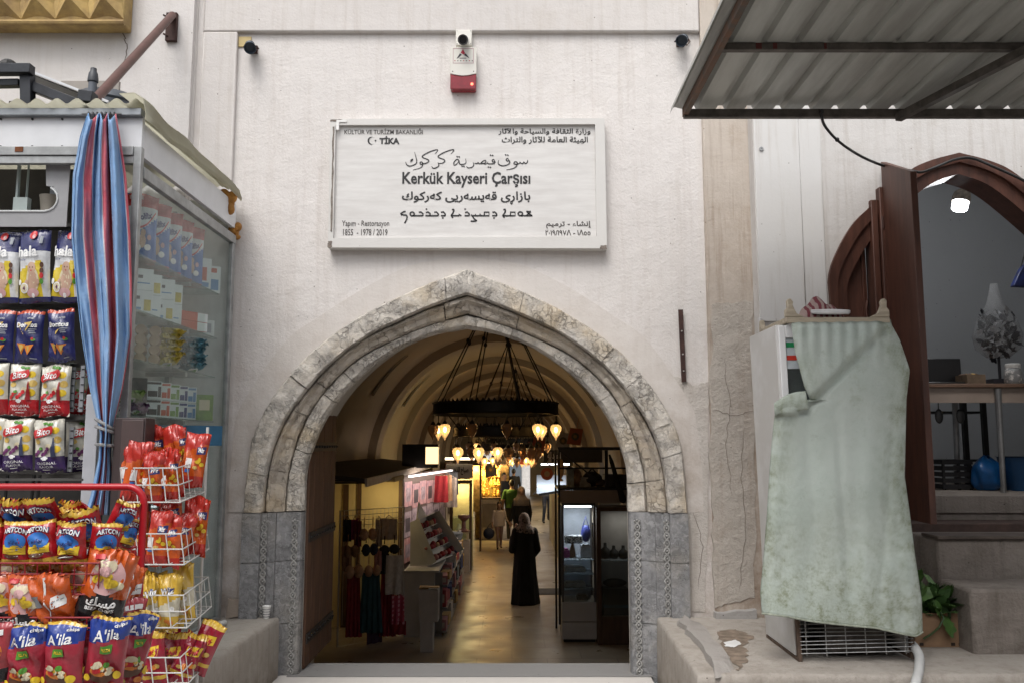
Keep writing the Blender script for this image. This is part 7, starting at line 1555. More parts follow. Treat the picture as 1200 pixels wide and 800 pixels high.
for j, z in enumerate((FZ + .071, FZ + .401, FZ + .721)):
    goods(11, lambda k: (CX1 + .04 + r.uniform(-.015, .02), CY0 + .25 + k * .42 + r.uniform(-.04, .04), z, r.uniform(.09, .14), r.uniform(.2, .34), r.uniform(.14, .26) if j < 2 else r.uniform(.10, .2), r.uniform(-.1, .1), r.choice(cols)), 'boxed_good', 'boxed article on the %s shelf along the aisle side of the white counter' % ('bottom', 'middle', 'top')[j], 'boxed goods', 'boxed goods on the %s counter shelf' % ('bottom', 'middle', 'top')[j])
dsp = G(500, 764, FZ); dY = dsp.y; dz = P(500, 728, dY).z; dz2 = P(500, 690, dY).z
b = MB(); a_, c_ = P(492, 764, dY), P(507, 764, dY); b.box(a_.x, c_.x, dY, dY + .22, FZ, dz); o = b.build('pale_carton', mat('carton_pale', (.42, .40, .39), .6), None, loc=(a_.x, dY, FZ), bevel=.004); tag(o, 'tall pale carton standing on the floor at the near end of the counter', 'carton')
b = MB(); a_, c_ = P(491, 728, dY - .02), P(513, 728, dY - .02); b.box(a_.x, c_.x, dY - .02, dY + .24, dz + .002, dz2); 
pr = [Vector((c_.x + .0015, dY + .03 + .16 * u, dz + .06 + (dz2 - dz - .12) * v_)) for v_ in (0, 1) for u in (0, 1)]; b.add(pr, [(0, 1, 3, 2)], 1); b.build
o = b.build('printed_carton', [mat('carton_pale', (.42, .40, .39)), mat('carton_print', (.12, .10, .11), .6, 0, .7, 12, col2=(.35, .3, .28))], None, loc=(a_.x, dY, dz)); tag(o, 'wider pale carton with a dark print stacked on the tall one', 'carton')
b = MB(); b.box(a_.x - .01, a_.x + .12, dY, dY + .2, dz2 + .002, dz2 + .02); b.box(a_.x + .04, c_.x + .01, dY - .04, dY + .1, dz2 + .022, dz2 + .035); o = b.build('tan_pads', mat('pad_tan', (.40, .26, .13), .7), None, loc=(a_.x, dY, dz2)); tag(o, 'two flat tan packs lying on top of the printed carton', 'pack')
# tilted display case
tY = CY0 + .35; tc_ = thing('tilted_display_case', 'white slanted display case of red trinkets standing on the counter', 'display case', (CX0 + .1, tY, ctz))
tYf = 14.2; zT = P(480, 612, tY).z; xT0, xB0 = P(481, 612, tY).x, P(501, 667, tY).x; xT1, xB1 = P(500, 600, tYf).x, P(529, 646, tYf).x; zB = ctz + .02
def tilt(u, v): return Vector((xB0 + (xB1 - xB0) * u, tY + (tYf - tY) * u, zB)).lerp(Vector((xT0 + (xT1 - xT0) * u, tY + (tYf - tY) * u, zT)), v)
lip = Vector((.13, -.0, .055)); b = MB()
b.add([tilt(0, 0), tilt(1, 0), tilt(1, 1), tilt(0, 1)], [(0, 1, 2, 3)]); p, q = tilt(0, 1), tilt(1, 1); b.add([p, q, q + lip, p + lip], [(0, 1, 2, 3)]); p, q = tilt(0, 0), tilt(1, 0); b.add([p, q, q + lip * .6, p + lip * .6], [(0, 1, 2, 3)]); b.build('tray', wl_, tc_, solid=.02)
b = MB()
for v_ in (.28, .52, .76): p, q = tilt(0.01, v_), tilt(.99, v_); b.add([p, q, q + lip * .7, p + lip * .7], [(0, 1, 2, 3)])
b.build('divider', wl_, tc_, solid=.01)
b = MB(); b.add([tilt(0, 0), tilt(0, 1), tilt(0, 1) + lip, tilt(0, 0) + lip], [(0, 1, 2, 3)]); b.add([tilt(0, 0) + Vector((-.26, .01, 0)), tilt(0, 1) + Vector((-.005, .01, 0)), tilt(0, 0) + Vector((0, .01, 0))], [(0, 1, 2)]); b.build('near_side', wl_, tc_, solid=.012)
b = MB(); b.add([tilt(1, 0), tilt(1, 1), tilt(1, 1) + lip * 1.6, tilt(1, 0) + lip * 1.6], [(0, 1, 2, 3)]); b.build('far_side', wl_, tc_, solid=.012)
b = MB(); b.add([tilt(.35, 1), tilt(1, 1), tilt(.55, 1) + Vector((-.02, 0, .26))], [(0, 1, 2)]); b.build('raised_lid', wl_, tc_, solid=.015)
tr_c = [tex('trinket_red', (.35, .02, .03)), tex('trinket_wine', (.16, .01, .02)), tex('trinket_rose', (.45, .18, .16)), tex('trinket_tan', (.42, .26, .15))]
for k in range(28):
    u, v_ = .07 + .145 * (k % 7) + r.uniform(-.03, .03), .06 + .24 * (k // 7) + r.uniform(-.02, .02); p = tilt(u, v_) + Vector((.045, -.01, .055)); b = MB(); b.ell((0, 0, 0), (r.uniform(.04, .06), r.uniform(.07, .10), r.uniform(.04, .065)), 9, 6); b.tube([(-.02, -.02, .03), (0, -.04, .045), (.02, -.02, .03)], .006, 4)
    o = b.build('trinket_pouch', r.choice(tr_c), None, world=False, smooth=60); o.location = p; tag(o, 'small red or rose pouch lying in the slanted display case', 'pouch', 'pouches in the slanted display case')
for k in range(16):
    b = MB(); w = r.uniform(.12, .22); wavy(b, Vector((-w, 0, .03)), Vector((w, 0, .03)), Vector((-w, -.02, -.09)), Vector((w * .8, -.03, -.12)), .02, 2, 10, 6, 0, r.uniform(0, 6)); b.ell((0, .05, .02), (w, .1, .05), 12, 6)
    o = b.build('folded_cloth', r.choice(cols + tr_c), None, world=False, smooth=60); o.location = (CX1 - .12 + r.uniform(-.12, .10), CY0 + 1.1 + k * .22, ctz + .05); o.rotation_euler = (0, 0, r.uniform(-.5, .5)); tag(o, 'folded cloth heaped along the top of the white counter', 'cloth', 'folded cloths on the white counter')
# poster wall
pw = thing('poster_wall', 'dark side wall panel carrying pink posters above the counter', 'wall panel', (-2.62, 13.6, FZ)); pA, pB = Vector((-1.83, 14.6, 0)), Vector((-1.36, 18.0, 0)); pang = math.atan2(pB.y - pA.y, pB.x - pA.x); b = MB(); b.bar(pA + Vector((-.03, 0, (FZ + cz) / 2 - .03)), pB + Vector((-.03, 0, (FZ + cz) / 2 - .03)), .04, cz - FZ - .06); b.build('panel', mat('panel_dark', (.10, .075, .07), .7), pw)
b = MB(); b.bar(pA + Vector((.10, 0, cz - .09)), pB + Vector((.10, 0, cz - .09)), .05, .03); b.build('light_strip', emit('strip_light', (1, .86, .80), 2.0), pw)
light('strip_glow', 'AREA', (-1.2, 15.9, cz - .10), 15, (1, .80, .66), pw, .25, (0, R(38), pang - R(90)), 3.2)
pm_ = [mat('poster_pink', (.52, .30, .31), .6, 0, .5, 7, col2=(.2, .14, .2)), mat('poster_lilac', (.42, .36, .42), .6, 0, .6, 9, col2=(.15, .12, .16)), mat('poster_rose', (.55, .38, .36), .6, 0, .6, 6, col2=(.25, .06, .09)), mat('poster_dark', (.07, .06, .08), .6, 0, .5, 9)]
kk = 0
for Y in (.3, .84, 1.38, 1.92, 2.46, 3.0):
    for z, h in ((.55, .42), (.08, .42), (-.38, .4)):
        b = MB(); b.box(.0, .012, -.25, .25, 0, h); b.box(.0125, .0145, -.15, .15, h * .2, h * .75, 1)
        o = b.build('poster', [pm_[kk % 3], pm_[(kk * 2 + 1) % 4]], None, world=False); q_ = pA + (pB - pA).normalized() * (Y + r.uniform(-.02, .02)); o.location = (q_.x - .007, q_.y, z + r.uniform(-.03, .03)); o.rotation_euler = (0, 0, pang - R(90)); kk += 1
        tag(o, 'pink and grey poster pinned in rows on the dark side wall over the counter', 'poster', 'posters above the counter')
for k in range(4):
    Y = 16.6 + k * .36; b = MB(); z1_ = cz - .12 - r.uniform(0, .1); h = r.uniform(.3, .6); x = -1.62 + (Y - 14.6) * .135 + r.uniform(-.04, .06); wavy(b, Vector((x - .12, Y, z1_)), Vector((x + .12, Y, z1_)), Vector((x - .14, Y, z1_ - h)), Vector((x + .14, Y, z1_ - h)), .03, 2, 12, 8); b.tube([(x - .1, Y, z1_), (x, Y, z1_ + .05), (x + .1, Y, z1_)], .006, 4)
    o = b.build('hanging_scarf', (tr_c + cols)[(k * 3) % 10], None, loc=(x, Y, z1_ - h), smooth=60); tag(o, 'coloured scarf hanging from the canopy edge above the counter', 'scarf', 'scarves hanging above the counter')
# jewellery shop: lit case with a sign
jY = 19.2; jx0, jx1 = P(527, 600, jY).x, P(553, 600, jY).x; jz = P(540, 562, jY).z; jb = P(540, 640, jY).z
jc = thing('jewellery_case', 'tall dark wood glass case lit yellow under the Arabic sign', 'showcase', (jx0, jY, FZ))
b = MB(); b.box(jx0, jx0 + .07, jY, jY + .07, FZ, jz); b.box(jx1 - .06, jx1, jY, jY + .07, FZ, jz); b.box(jx0 + .071, jx1 - .061, jY, jY + .07, jz - .08, jz); b.box(jx0 + .071, jx1 - .061, jY, jY + .6, FZ, jb - .3); b.build('wood_frame', dw, jc)
b = MB(); b.box(jx0, jx1, jY + .6, jY + .64, FZ, jz); b.build('back_panel', yw, jc)
b = MB(); b.box(jx0 + .071, jx1 - .061, jY + .02, jY + .03, jb - .298, jz - .081); b.build('front_glass', glass('case_glass', (.9, .92, .9), .05), jc)
b = MB()
for z in (jb - .05, jb + .28, jb + .6): b.box(jx0 + .01, jx1 - .01, jY + .08, jY + .59, z, z + .015)
b.build('glass_shelf', glass('shelf_glass2', (.8, .88, .85), .1), jc)
light('case_light', 'POINT', ((jx0 + jx1) / 2, jY + .3, jz - .16), 18, (1, .78, .34), jc, .06)
sg = thing('arabic_shop_sign', 'grey shop sign with dark Arabic script over the lit case', 'sign', (jx0, jY - .1, jz)); sz0, sz1 = P(540, 559, jY).z, P(540, 543, jY).z
b = MB(); b.box(jx0 - .08, jx1 + .02, jY - .10, jY - .05, sz0, sz1); b.build('board', mat('sign_grey', (.36, .34, .33), .6), sg)
b = MB(); vs, fs = text2d('صباح الذهب', (jx1 - jx0) * .82, (sz1 - sz0) * .62, arabic=True, bold=.045); b.add([Vector(((jx0 + jx1) / 2 - .03 + v.x, jY - .103 - v.z, (sz0 + sz1) / 2 + v.y)) for v in vs], fs); b.build('lettering', ink, sg, recalc=False)
b = MB(); b.box(jx0 - .1, jx1 + .05, jY - .16, jY - .02, sz1 + .09, sz1 + .14); b.build('sign_lamp', emit('sign_tube', (1, .80, .5), 3), sg)
b = MB(); b.box(-.2, .2, -.15, .15, .12, .14)
for k in range(5): b.box(-.2 + k * .084, -.2 + k * .084 + .06, -.16, .16, .141, .16)
b.box(-.19, -.15, -.14, .14, 0, .119); b.box(.15, .19, -.14, .14, 0, .119); o = b.build('slatted_stand', mat('pine_slats', (.50, .40, .24), .6), None, world=False); o.location = ((jx0 + jx1) / 2 - .0, jY - .3, jb + .20); tag(o, 'small pale slatted stand in front of the lit jewellery case', 'stand')
b = MB(); b.box(-.22, .22, -.3, .1, jb - .30 - FZ - .0, jb + .18 - FZ); b.box(-.22, .22, -.3, .1, 0, jb - .31 - FZ); o = b.build('pale_plinth', mat('plinth_pale', (.36, .31, .27), .6, 0, .2), None, world=False); o.location = ((jx0 + jx1) / 2, jY - .2, FZ); tag(o, 'pale brown plinth with a dark foot below the slatted stand', 'plinth')
b = MB(); b.lathe([(.05, 0), (.03, .05), (.025, .2), (.09, .26), (.10, .34), (.05, .42), (.035, .5), (.01, .5)], (0, 0, 0), 14); o = b.build('display_bust', mat('bust_white', (.6, .57, .5), .5), None, world=False, smooth=50); o.location = ((jx0 + jx1) / 2 - .06, jY + .35, jb - .034); tag(o, 'white necklace bust inside the lit jewellery case', 'bust')
b = MB(); b.lathe([(.12, 0), (.14, .02), (.05, .07), (.04, .22), (.13, .3), (.12, .36), (.02, .37)], (0, 0, 0), 14); o = b.build('potted_plant_stand', mat('stand_mixed', (.22, .10, .09), .6, 0, .5, 20), None, world=False, smooth=50); o.location = (jx1 - .16, jY - .34, jb + .361); tag(o, 'dark red ornament standing on the slatted stand', 'ornament')
# gold shop
gY = 25.3; ga, gb_ = P(556, 600, gY).x, P(587, 600, gY).x; gz0, gz1 = P(570, 583, gY).z, P(570, 541, gY).z
gs = thing('gold_showcase', 'glowing gold jewellery showcase standing on a pale cabinet', 'showcase', (ga, gY, FZ))
m, n, l, bs = _nt('gold_jewellery'); v = _coord(n, l); vo = n.new('ShaderNodeTexVoronoi'); vo.inputs['Scale'].default_value = 11; l.new(v, vo.inputs['Vector']); vd = n.new('ShaderNodeTexVoronoi'); vd.inputs['Scale'].default_value = 34; l.new(v, vd.inputs['Vector'])
l.new(_mix(n, l, _ramp(n, l, vo.outputs['Distance'], .25, .55), (.80, .52, .10), (.30, .14, .02)), bs.inputs['Base Color']); bs.inputs['Metallic'].default_value = .5; bs.inputs['Roughness'].default_value = .35; _bump(n, l, bs, vd.outputs['Distance'], .8, .03); goldm = m
b = MB()
for k in range(7):
    for j in range(4):
        if (k + j) % 5 == 4: continue
        b.lathe([(.02, 0), (.07, .01), (.075, .10), (.04, .19), (.03, .24), (.0, .25)], (ga + .06 + k * .105, gY + .10 + .05 * j, gz0 + .04 + j * .27), 10)
b.build('gold_pieces', goldm, gs, smooth=50)['kind'] = 'stuff'
b = MB(); b.box(ga, gb_, gY + .35, gY + .4, FZ, gz1); b.build('back_panel', mat('gold_back', (.62, .42, .12), .5, 0, .5, 12), gs)
b = MB(); b.box(ga, gb_, gY - .02, gY + .34, gz1, gz1 + .06); b.box(ga, ga + .03, gY - .02, gY + .34, gz0, gz1 - .001); b.box(gb_ - .03, gb_, gY - .02, gY + .34, gz0, gz1 - .001); b.build('case_frame', dw, gs)
b = MB()
for k in range(5): b.ell((ga + .1 + k * .15, gY + .04, gz1 - .03), (.03, .03, .02), 8, 5)
b.build('spot_bulb', emit('gold_spot', (1, .80, .42), 50), gs)
light('gold_light', 'AREA', ((ga + gb_) / 2, gY - .05, gz1 - .05), 62, (1, .72, .26), gs, .7, (R(40), 0, 0), .15)
ca, cb_ = P(563, 600, gY - .15).x, P(584, 600, gY - .15).x
b = MB(); b.box(ca, cb_, gY - .15, gY + .33, FZ, gz0 - .02); b.build('cabinet', mat('cabinet_pale', (.52, .48, .42), .5), gs, bevel=.005); b = MB(); b.box(ca + .06, cb_ - .06, gY - .16, gY - .151, FZ + .35, gz0 - .15); b.build('grey_panel', mat('panel_grey', (.25, .23, .22), .5), gs); b = MB(); b.box(ga, gb_, gY - .18, gY + .34, gz0 - .018, gz0 + .02); b.build('top', dw, gs)
for k, (px, Y, y0_, y1_, e, lb) in enumerate([(590, 33, 535, 572, 22, 'dim amber lit shop window beyond the gold showcase'), (556, 22.5, 545, 600, 20, 'narrow amber lit window between the jewellery case and the gold showcase')]):
    a_ = P(px - 6, 600, Y).x; c_ = P(px + 6, 600, Y).x; z0_, z1_ = P(px, y1_, Y).z, P(px, y0_, Y).z; t = thing('shop_window', lb, 'window', (a_, Y, z0_)); b = MB(); b.box(a_, c_, Y + .3, Y + .34, z0_, z1_); b.build('display', mat('amber_display', (.5, .32, .12), .6, 0, .7, 9), t); b = MB(); b.box(a_ - .04, a_, Y, Y + .34, FZ, z1_); b.box(c_, c_ + .04, Y, Y + .34, FZ, z1_); b.box(a_ - .04, c_ + .04, Y, Y + .34, z1_ + .001, z1_ + .08); b.build('frame', dw, t); light('window_light', 'POINT', ((a_ + c_) / 2, Y + .1, z1_ - .1), e, (1, .74, .34), t, .06)

# ------------------------------------------------------------------ right side stalls
q0 = G(659, 752, FZ); cY = q0.y; x0, x1 = q0.x, P(699, 700, cY).x; zt1 = P(680, 592, cY).z
gc = thing('glass_display_cabinet', 'white based glass display cabinet of bags on the right of the aisle', 'display cabinet', (x0, cY, FZ))
zd = P(680, 705, cY).z; wl2 = mat('cabinet_white', (.46, .46, .47), .45, 0, .12, 4)
b = MB(); zm = P(680, 728, cY).z
b.box(x0, x1, cY, cY + .6, FZ + .04, zm - .004); b.box(x0, x1, cY, cY + .6, zm + .004, zd); b.build('drawer_base', wl2, gc, bevel=.004); b = MB(); b.box(x0 + .02, x1 - .02, cY + .02, cY + .6, FZ, FZ + .039); b.build('plinth', black_m, gc)
b = MB()
for x in (x0, x1 - .03):
    for Y in (cY, cY + .57): b.box(x, x + .03, Y, Y + .03, zd + .001, zt1)
b.box(x0, x1, cY, cY + .6, zt1 + .001, zt1 + .04); b.build('aluminium_frame', mat('frame_dark', (.11, .10, .10), .4, .5), gc)
b = MB(); b.box(x0 + .03, x1 - .03, cY + .01, cY + .016, zd + .001, zt1 - .001); b.build('front_glass', glass('case_glass', (.9, .92, .9)), gc)
b = MB(); b.box(x0 + .01, x0 + .016, cY + .03, cY + .57, zd + .001, zt1 - .001); b.build('side_glass', glass('case_glass', (.9, .92, .9)), gc)
shz = [P(680, y, cY).z for y in (690, 672, 655)]; b = MB()
for z in shz: b.box(x0 + .031, x1 - .031, cY + .02, cY + .56, z - .012, z)
b.build('glass_shelf', glass('shelf_glass3', (.8, .86, .9), .3, (.5, .55, .6)), gc)
b = MB(); b.box(x0 + .03, x1 - .03, cY + .575, cY + .585, zd + .001, zt1 - .001); b.build('back_panel', mat('cab_back', (.35, .36, .4), .5), gc)
b = MB(); b.box(x0 + .05, x1 - .05, cY + .1, cY + .14, zt1 - .03, zt1 - .003); b.build('tube_lamp', emit('cold_tube', (.85, .92, 1), 6), gc)
light('cabinet_light', 'AREA', ((x0 + x1) / 2, cY + .2, zt1 - .04), 5, (.82, .9, 1), gc, .4, None, .15)
def item(name, label, cat, mb, mm, loc, **k): o = mb.build(name, mm, None, world=False, **k); o.location = loc; return tag(o, label, cat)
b = MB(); b.ell((0, 0, .12), (.07, .05, .12), 12, 8); b.tube([(-.05, 0, .2), (0, 0, .36), (.05, 0, .2)], .008, 5); item('blue_handbag', 'blue handbag hanging in the upper part of the glass cabinet', 'handbag', b, mat('bag_cobalt', (.05, .07, .35), .5, 0, .3), (x0 + .36, cY + .2, shz[2] + .22), smooth=60)
b = MB(); b.box(-.13, .13, -.04, .06, 0, .12); item('patterned_purse', 'black and white patterned purse on the top glass shelf', 'purse', b, mat('purse_pattern', (.5, .5, .52), .5, 0, .9, 45, col2=(.03, .03, .04), lo=.48, hi=.52), (x0 + .18, cY + .2, shz[2] + .2), bevel=.02)
b = MB(); b.add([(-.06, 0, 0), (.06, 0, 0), (.06, .1, 0), (-.06, .1, 0), (.02, .05, .26)], [(0, 1, 2, 3), (0, 1, 4), (1, 2, 4), (2, 3, 4), (3, 0, 4)]); item('brown_pouch', 'brown triangular pouch on the top glass shelf of the cabinet', 'pouch', b, mat('pouch_brown', (.16, .08, .04), .6), (x0 + .16, cY + .2, shz[2] + .003))
for k, (xx, zz, w, h, lb, cc) in enumerate([(.2, 1, .3, .06, 'white tray of goods on the middle shelf of the glass cabinet', (.5, .52, .56)), (.2, 0, .3, .05, 'grey white box on the lowest glass shelf of the cabinet', (.5, .53, .58)), (.36, 2, .14, .16, 'silver grey purse at the right of the top glass shelf', (.4, .42, .47)), (.3, -1, .16, .045, 'brown basket lying in the bottom of the glass cabinet', (.14, .10, .07)), (.08, 2, .09, .1, 'magenta purse at the left of the top glass shelf', (.3, .04, .2))]):
    b = MB(); b.box(-w / 2, w / 2, -.1, .1, 0, h); b.box(-w / 2 + .02, w / 2 - .02, -.08, .08, h + .001, h + .02); item('shelf_goods', lb, 'goods', b, mat('shelf_goods_%d' % k, cc, .5, 0, .3, 20), (x0 + xx, cY + .28, (shz[zz] if zz >= 0 else zd) + .002), bevel=.008)
# tall black frame of the stall
tf = thing('black_stall_frame', 'tall black steel frame carrying a loft of stored goods over the right hand cabinets', 'steel frame', (x0, cY - .05, FZ))
z1_, z2_ = P(660, 527, cY).z, P(660, 571, cY).z; xR = 2.28
b = MB(); b.box(x0 - .05, x0 - .02, cY - .06, cY - .03, FZ + .25, z1_); b.box(x0 - .05, xR, cY - .06, cY - .03, z1_ + .001, z1_ + .045); b.box(x0 - .05, xR, cY - .06, cY + .9, z2_ - .03, z2_); b.box(x0 - .05, x0 - .02, cY + .9, cY + .93, FZ, z1_); b.box(x0 - .019, xR, cY - .055, cY - .035, (z1_ + z2_) / 2 - .0, (z1_ + z2_) / 2 + .025); xx = P(708, 540, cY).x; b.box(xx, xx + .05, cY - .055, cY - .03, z2_ + .001, z1_)
b.bar((x0 - .03, cY - .02, z1_), (P(700, 560, cY).x, cY - .02, z2_ + .1), .02, .02); b.build('steel_bars', black_m, tf)
b = MB(); b.box(x0 - .02, xR, cY - .075, cY - .061, zt1 + .045, z2_ - .031); b.build('fascia_board', mat('fascia_taupe', (.26, .215, .19), .6, 0, .15), tf)
def lofti(px, w, h, lb, cc, nm, kind=0):
    c = P(px, 571, cY + .25); b = MB()
    if kind == 0: b.ell((0, 0, h / 2), (w / 2, .16, h / 2), 14, 8); b.tube([(-w * .2, 0, h * .9), (0, 0, h * 1.2), (w * .2, 0, h * .9)], .012, 5)
    else: b.box(-w / 2, w / 2, -.12, .12, 0, h); b.box(-w / 2 - .01, w / 2 + .01, -.13, .13, h + .001, h + .02)
    item(nm, lb, nm.replace('_', ' '), b, mat('loft_' + str(px), cc, .7, 0, .5, 14), (c.x, cY + .25, z2_ + .002), smooth=60 if kind == 0 else None)
lofti(676, .16, .26, 'tan bundle stored on the loft shelf behind the black frame', (.30, .17, .09), 'cloth_bundle'); lofti(668, .10, .24, 'pale glass jar with lid at the left end of the loft shelf', (.36, .40, .38), 'storage_jar', 1); lofti(694, .30, .22, 'black bag slumped in the middle of the loft shelf', (.02, .02, .022), 'black_bag'); lofti(702, .2, .12, 'brown bag lying beside the black one on the loft', (.12, .08, .06), 'brown_bag'); lofti(685, .16, .12, 'pale carton on the loft shelf behind the tan bundle', (.42, .40, .37), 'pale_box', 1); lofti(722, .34, .16, 'dark suitcase lying at the right of the loft shelf', (.05, .05, .055), 'suitcase', 1)
b = MB(); p0, p1 = P(714, 532, cY - .12), P(731, 589, cY - .14); m_ = p0.lerp(p1, .6); b.tube([p0, p0.lerp(p1, .15), m_, p1.lerp(m_, .12), p1], [.014, .03, .036, .05, .012], 10); o = b.build('folded_umbrella', bkc, None, loc=tuple(p1), smooth=50); tag(o, 'folded black umbrella hung slanting in front of the fascia board', 'umbrella')
# dark wooden cabinet
wY = 12.15; wx0, wx1 = P(700, 700, wY).x, 2.1; wz0, wz1, wzt = FZ, P(720, 722, wY).z, P(720, 594, wY).z
light('cabinet_fill_light', 'AREA', ((wx0 + wx1) / 2, wY + .2, wzt - .07), 1.0, (.95, .93, .9), None, .5, None, .2)  # added fill inside the dark cabinet, which has no lamp of its own
wc = thing('dark_wood_cabinet', 'dark wooden glazed cabinet with necklace busts next to the right jamb', 'cabinet', (wx0, wY, FZ))
b = MB(); b.box(wx0, wx0 + .06, wY, wY + .5, FZ, wzt); b.box(wx1 - .06, wx1, wY, wY + .5, FZ, wzt); b.box(wx0 + .061, wx1 - .061, wY, wY + .5, wzt - .05, wzt); b.box(wx0 + .061, wx1 - .061, wY + .01, wY + .5, FZ, wz1); b.build('carcass', dw, wc, bevel=.004)
b = MB(); b.box(wx0 + .061, wx1 - .061, wY + .46, wY + .48, wz1 + .001, wzt - .051); b.build('back_panel', mat('wc_back', (.40, .37, .35), .6, 0, .2, 3), wc)
b = MB(); zs_ = P(720, 656, wY).z; zs2 = P(720, 688, wY).z
for z in (zs_, ): b.box(wx0 + .061, wx1 - .061, wY + .04, wY + .459, z - .015, z)
b.build('shelf', glass('shelf_glass3', (.8, .86, .9)), wc)
b = MB(); b.box(wx0 + .061, wx1 - .061, wY + .005, wY + .012, wz1 + .001, wzt - .051); b.build('glass_door', glass('case_glass', (.9, .92, .9)), wc)
for k, px in enumerate((709, 719, 730, 740)):
    c = P(px, 650, wY + .25); b = MB(); b.lathe([(.05, 0), (.065, .02), (.075, .06), (.06, .11), (.025, .14), (.022, .19), (.0, .195)], (0, 0, 0), 12); o = item('necklace_bust', ('first', 'second', 'third', 'fourth')[k] + ' black necklace bust from the left on the dark cabinet shelf', 'bust', b, mat('bust_black', (.012, .012, .014), .7), (c.x, wY + .22, zs_ + .001), smooth=50); o['group'] = 'necklace busts in the dark cabinet'; o.scale = (1, 1, 1.12 if k == 0 else .92)
b = MB(); b.box(-.17, .17, -.13, .13, 0, .36); b.box(-.171, .171, -.131, .131, .10, .14, 1); item('dark_box', 'dark box with a blue lower half in the bottom of the dark cabinet', 'box', b, [mat('box_black2', (.016, .016, .02), .6), mat('box_teal', (.012, .05, .09), .6)], (wx0 + .27, wY + .22, wz1 + .002))
b = MB(); b.ell((0, 0, .06), (.17, .1, .06), 14, 8); item('black_pouch', 'black pouch lying on the dark box in the cabinet', 'pouch', b, bkc, (wx0 + .27, wY + .22, wz1 + .363), smooth=60)
b = MB(); b.box(-.06, .06, -.05, .05, 0, .1); b.lathe([(.03, .1), (.02, .16), (.0, .17)], (0, 0, 0), 10); item('small_figure', 'small pale ornament at the right in the bottom of the dark cabinet', 'ornament', b, mat('ornament_grey', (.26, .24, .23), .5), (wx0 + .6, wY + .2, wz1 + .002))
# white counter hood lit by an added tube, hanging cards, dark stall with a sign further in
hY = 19.5; a_, c_ = P(629, 575, hY), P(657, 575, hY)
wh = thing('white_counter_hood', 'white cold lit counter hood jutting into the aisle on the right', 'showcase', tuple(a_))
zA_, zB_ = P(640, 578, hY).z, P(640, 560, hY).z
b = MB(); b.add([(a_.x, hY, zA_), (c_.x + .3, hY, zA_), (c_.x + .3, hY + .7, zB_ + .05), (a_.x + .02, hY + .7, zB_ + .05), (a_.x, hY, zA_ + .16), (c_.x + .3, hY, zA_ + .16)], [(0, 1, 2, 3), (0, 1, 5, 4), (4, 5, 2, 3), (0, 4, 3), (1, 5, 2)]); b.build('hood', mat('hood_white', (.70, .73, .78), .4), wh)
b = MB(); b.bar((a_.x + .05, hY - .03, zA_ - .02), (c_.x + .1, hY - .03, zA_ + .08), .03, .05); b.build('black_rail', black_m, wh)
b = MB(); b.box(c_.x + .02, c_.x + .6, hY + .1, 26, FZ, zA_ - .1); b.build('counter_base', mat('counter_grey', (.38, .37, .36), .5), wh)
b = MB(); b.box(a_.x + .1, c_.x + .2, hY - .06, hY - .04, zB_ + .30, zB_ + .33); b.build('tube_lamp', emit('cold_tube', (.85, .92, 1), 6), wh)  # tube added to brighten the hood board
light('hood_fill_light', 'AREA', ((a_.x + c_.x) / 2, hY - .45, zB_ + .25), 9, (.80, .9, 1), wh, .6, (R(30), 0, 0), .2)  # added fill light for the hood
light('aisle_fill_light', 'AREA', (c_.x + .1, 15.6, .9), 15, (1, .90, .76), tf, 1.6, (0, R(12), 0), .3)  # added fill over the aisle floor, no fixture belongs to it
sc2 = thing('glass_counter_row', 'row of glass fronted counters along the right of the aisle beyond the first cabinet', 'counters', (x0 + .1, cY + 1.2, FZ))
def skew(z0_, z1_, d0, d1):
    y0_, y1_ = cY + 1.2, hY; xa_, xb_ = x0 + .06, 1.10; b = MB(); vs = [(xa_ + d0, y0_, 0), (xa_ + d1, y0_, 0), (xb_ + d1, y1_, 0), (xb_ + d0, y1_, 0)]; return b.add([(x, y, z) for z in (z0_, z1_) for x, y, _ in vs], [(0, 1, 2, 3), (4, 5, 6, 7), (0, 1, 5, 4), (1, 2, 6, 5), (2, 3, 7, 6), (3, 0, 4, 7)])
skew(FZ, FZ + .55, 0, .6).build('base', wl2, sc2); skew(FZ + .551, FZ + 1.5, 0, .006).build('front_glass', glass('case_glass', (.9, .92, .9)), sc2)
skew(FZ + 1.501, FZ + 1.53, 0, .6).build('top', mat('frame_dark', (.11, .10, .10)), sc2)
for k in range(9):
    b = MB(); w = r.uniform(.15, .25); b.box(-.1, .1, -w / 2, w / 2, 0, r.uniform(.15, .5)); item('counter_goods', 'pale article standing in the row of glass counters on the right', 'goods', b, mat('cg_%d' % (k % 4), [(.4, .4, .44), (.3, .05, .2), (.1, .12, .3), (.45, .4, .36)][k % 4], .5, 0, .4, 20), (x0 + .30 + k * .037, cY + 1.5 + k * .62, FZ + .551), bevel=.01)['group'] = 'goods in the right hand glass counters'
dsY = 18.4; ds = thing('dark_stall_front', 'black stall front with white Arabic script and an orange roundel on the right', 'stall', tuple(P(650, 560, dsY)))
za_, zb2 = P(650, 572, dsY).z, P(650, 527, dsY).z; xa2, xb2 = P(637, 550, dsY).x, P(662, 550, dsY).x
b = MB(); b.box(xa2, xb2 + .8, dsY, dsY + .05, za_ + .55, zb2); b.build('board', mat('stall_black', (.018, .016, .016), .5), ds)
b = MB(); vs, fs = text2d('الحمد لله', (xb2 - xa2) * .62, .15, arabic=True, bold=.04); b.add([Vector(((xa2 + xb2) / 2 + v.x, dsY - .004 - v.z, P(650, 533, dsY).z + v.y)) for v in vs], fs)
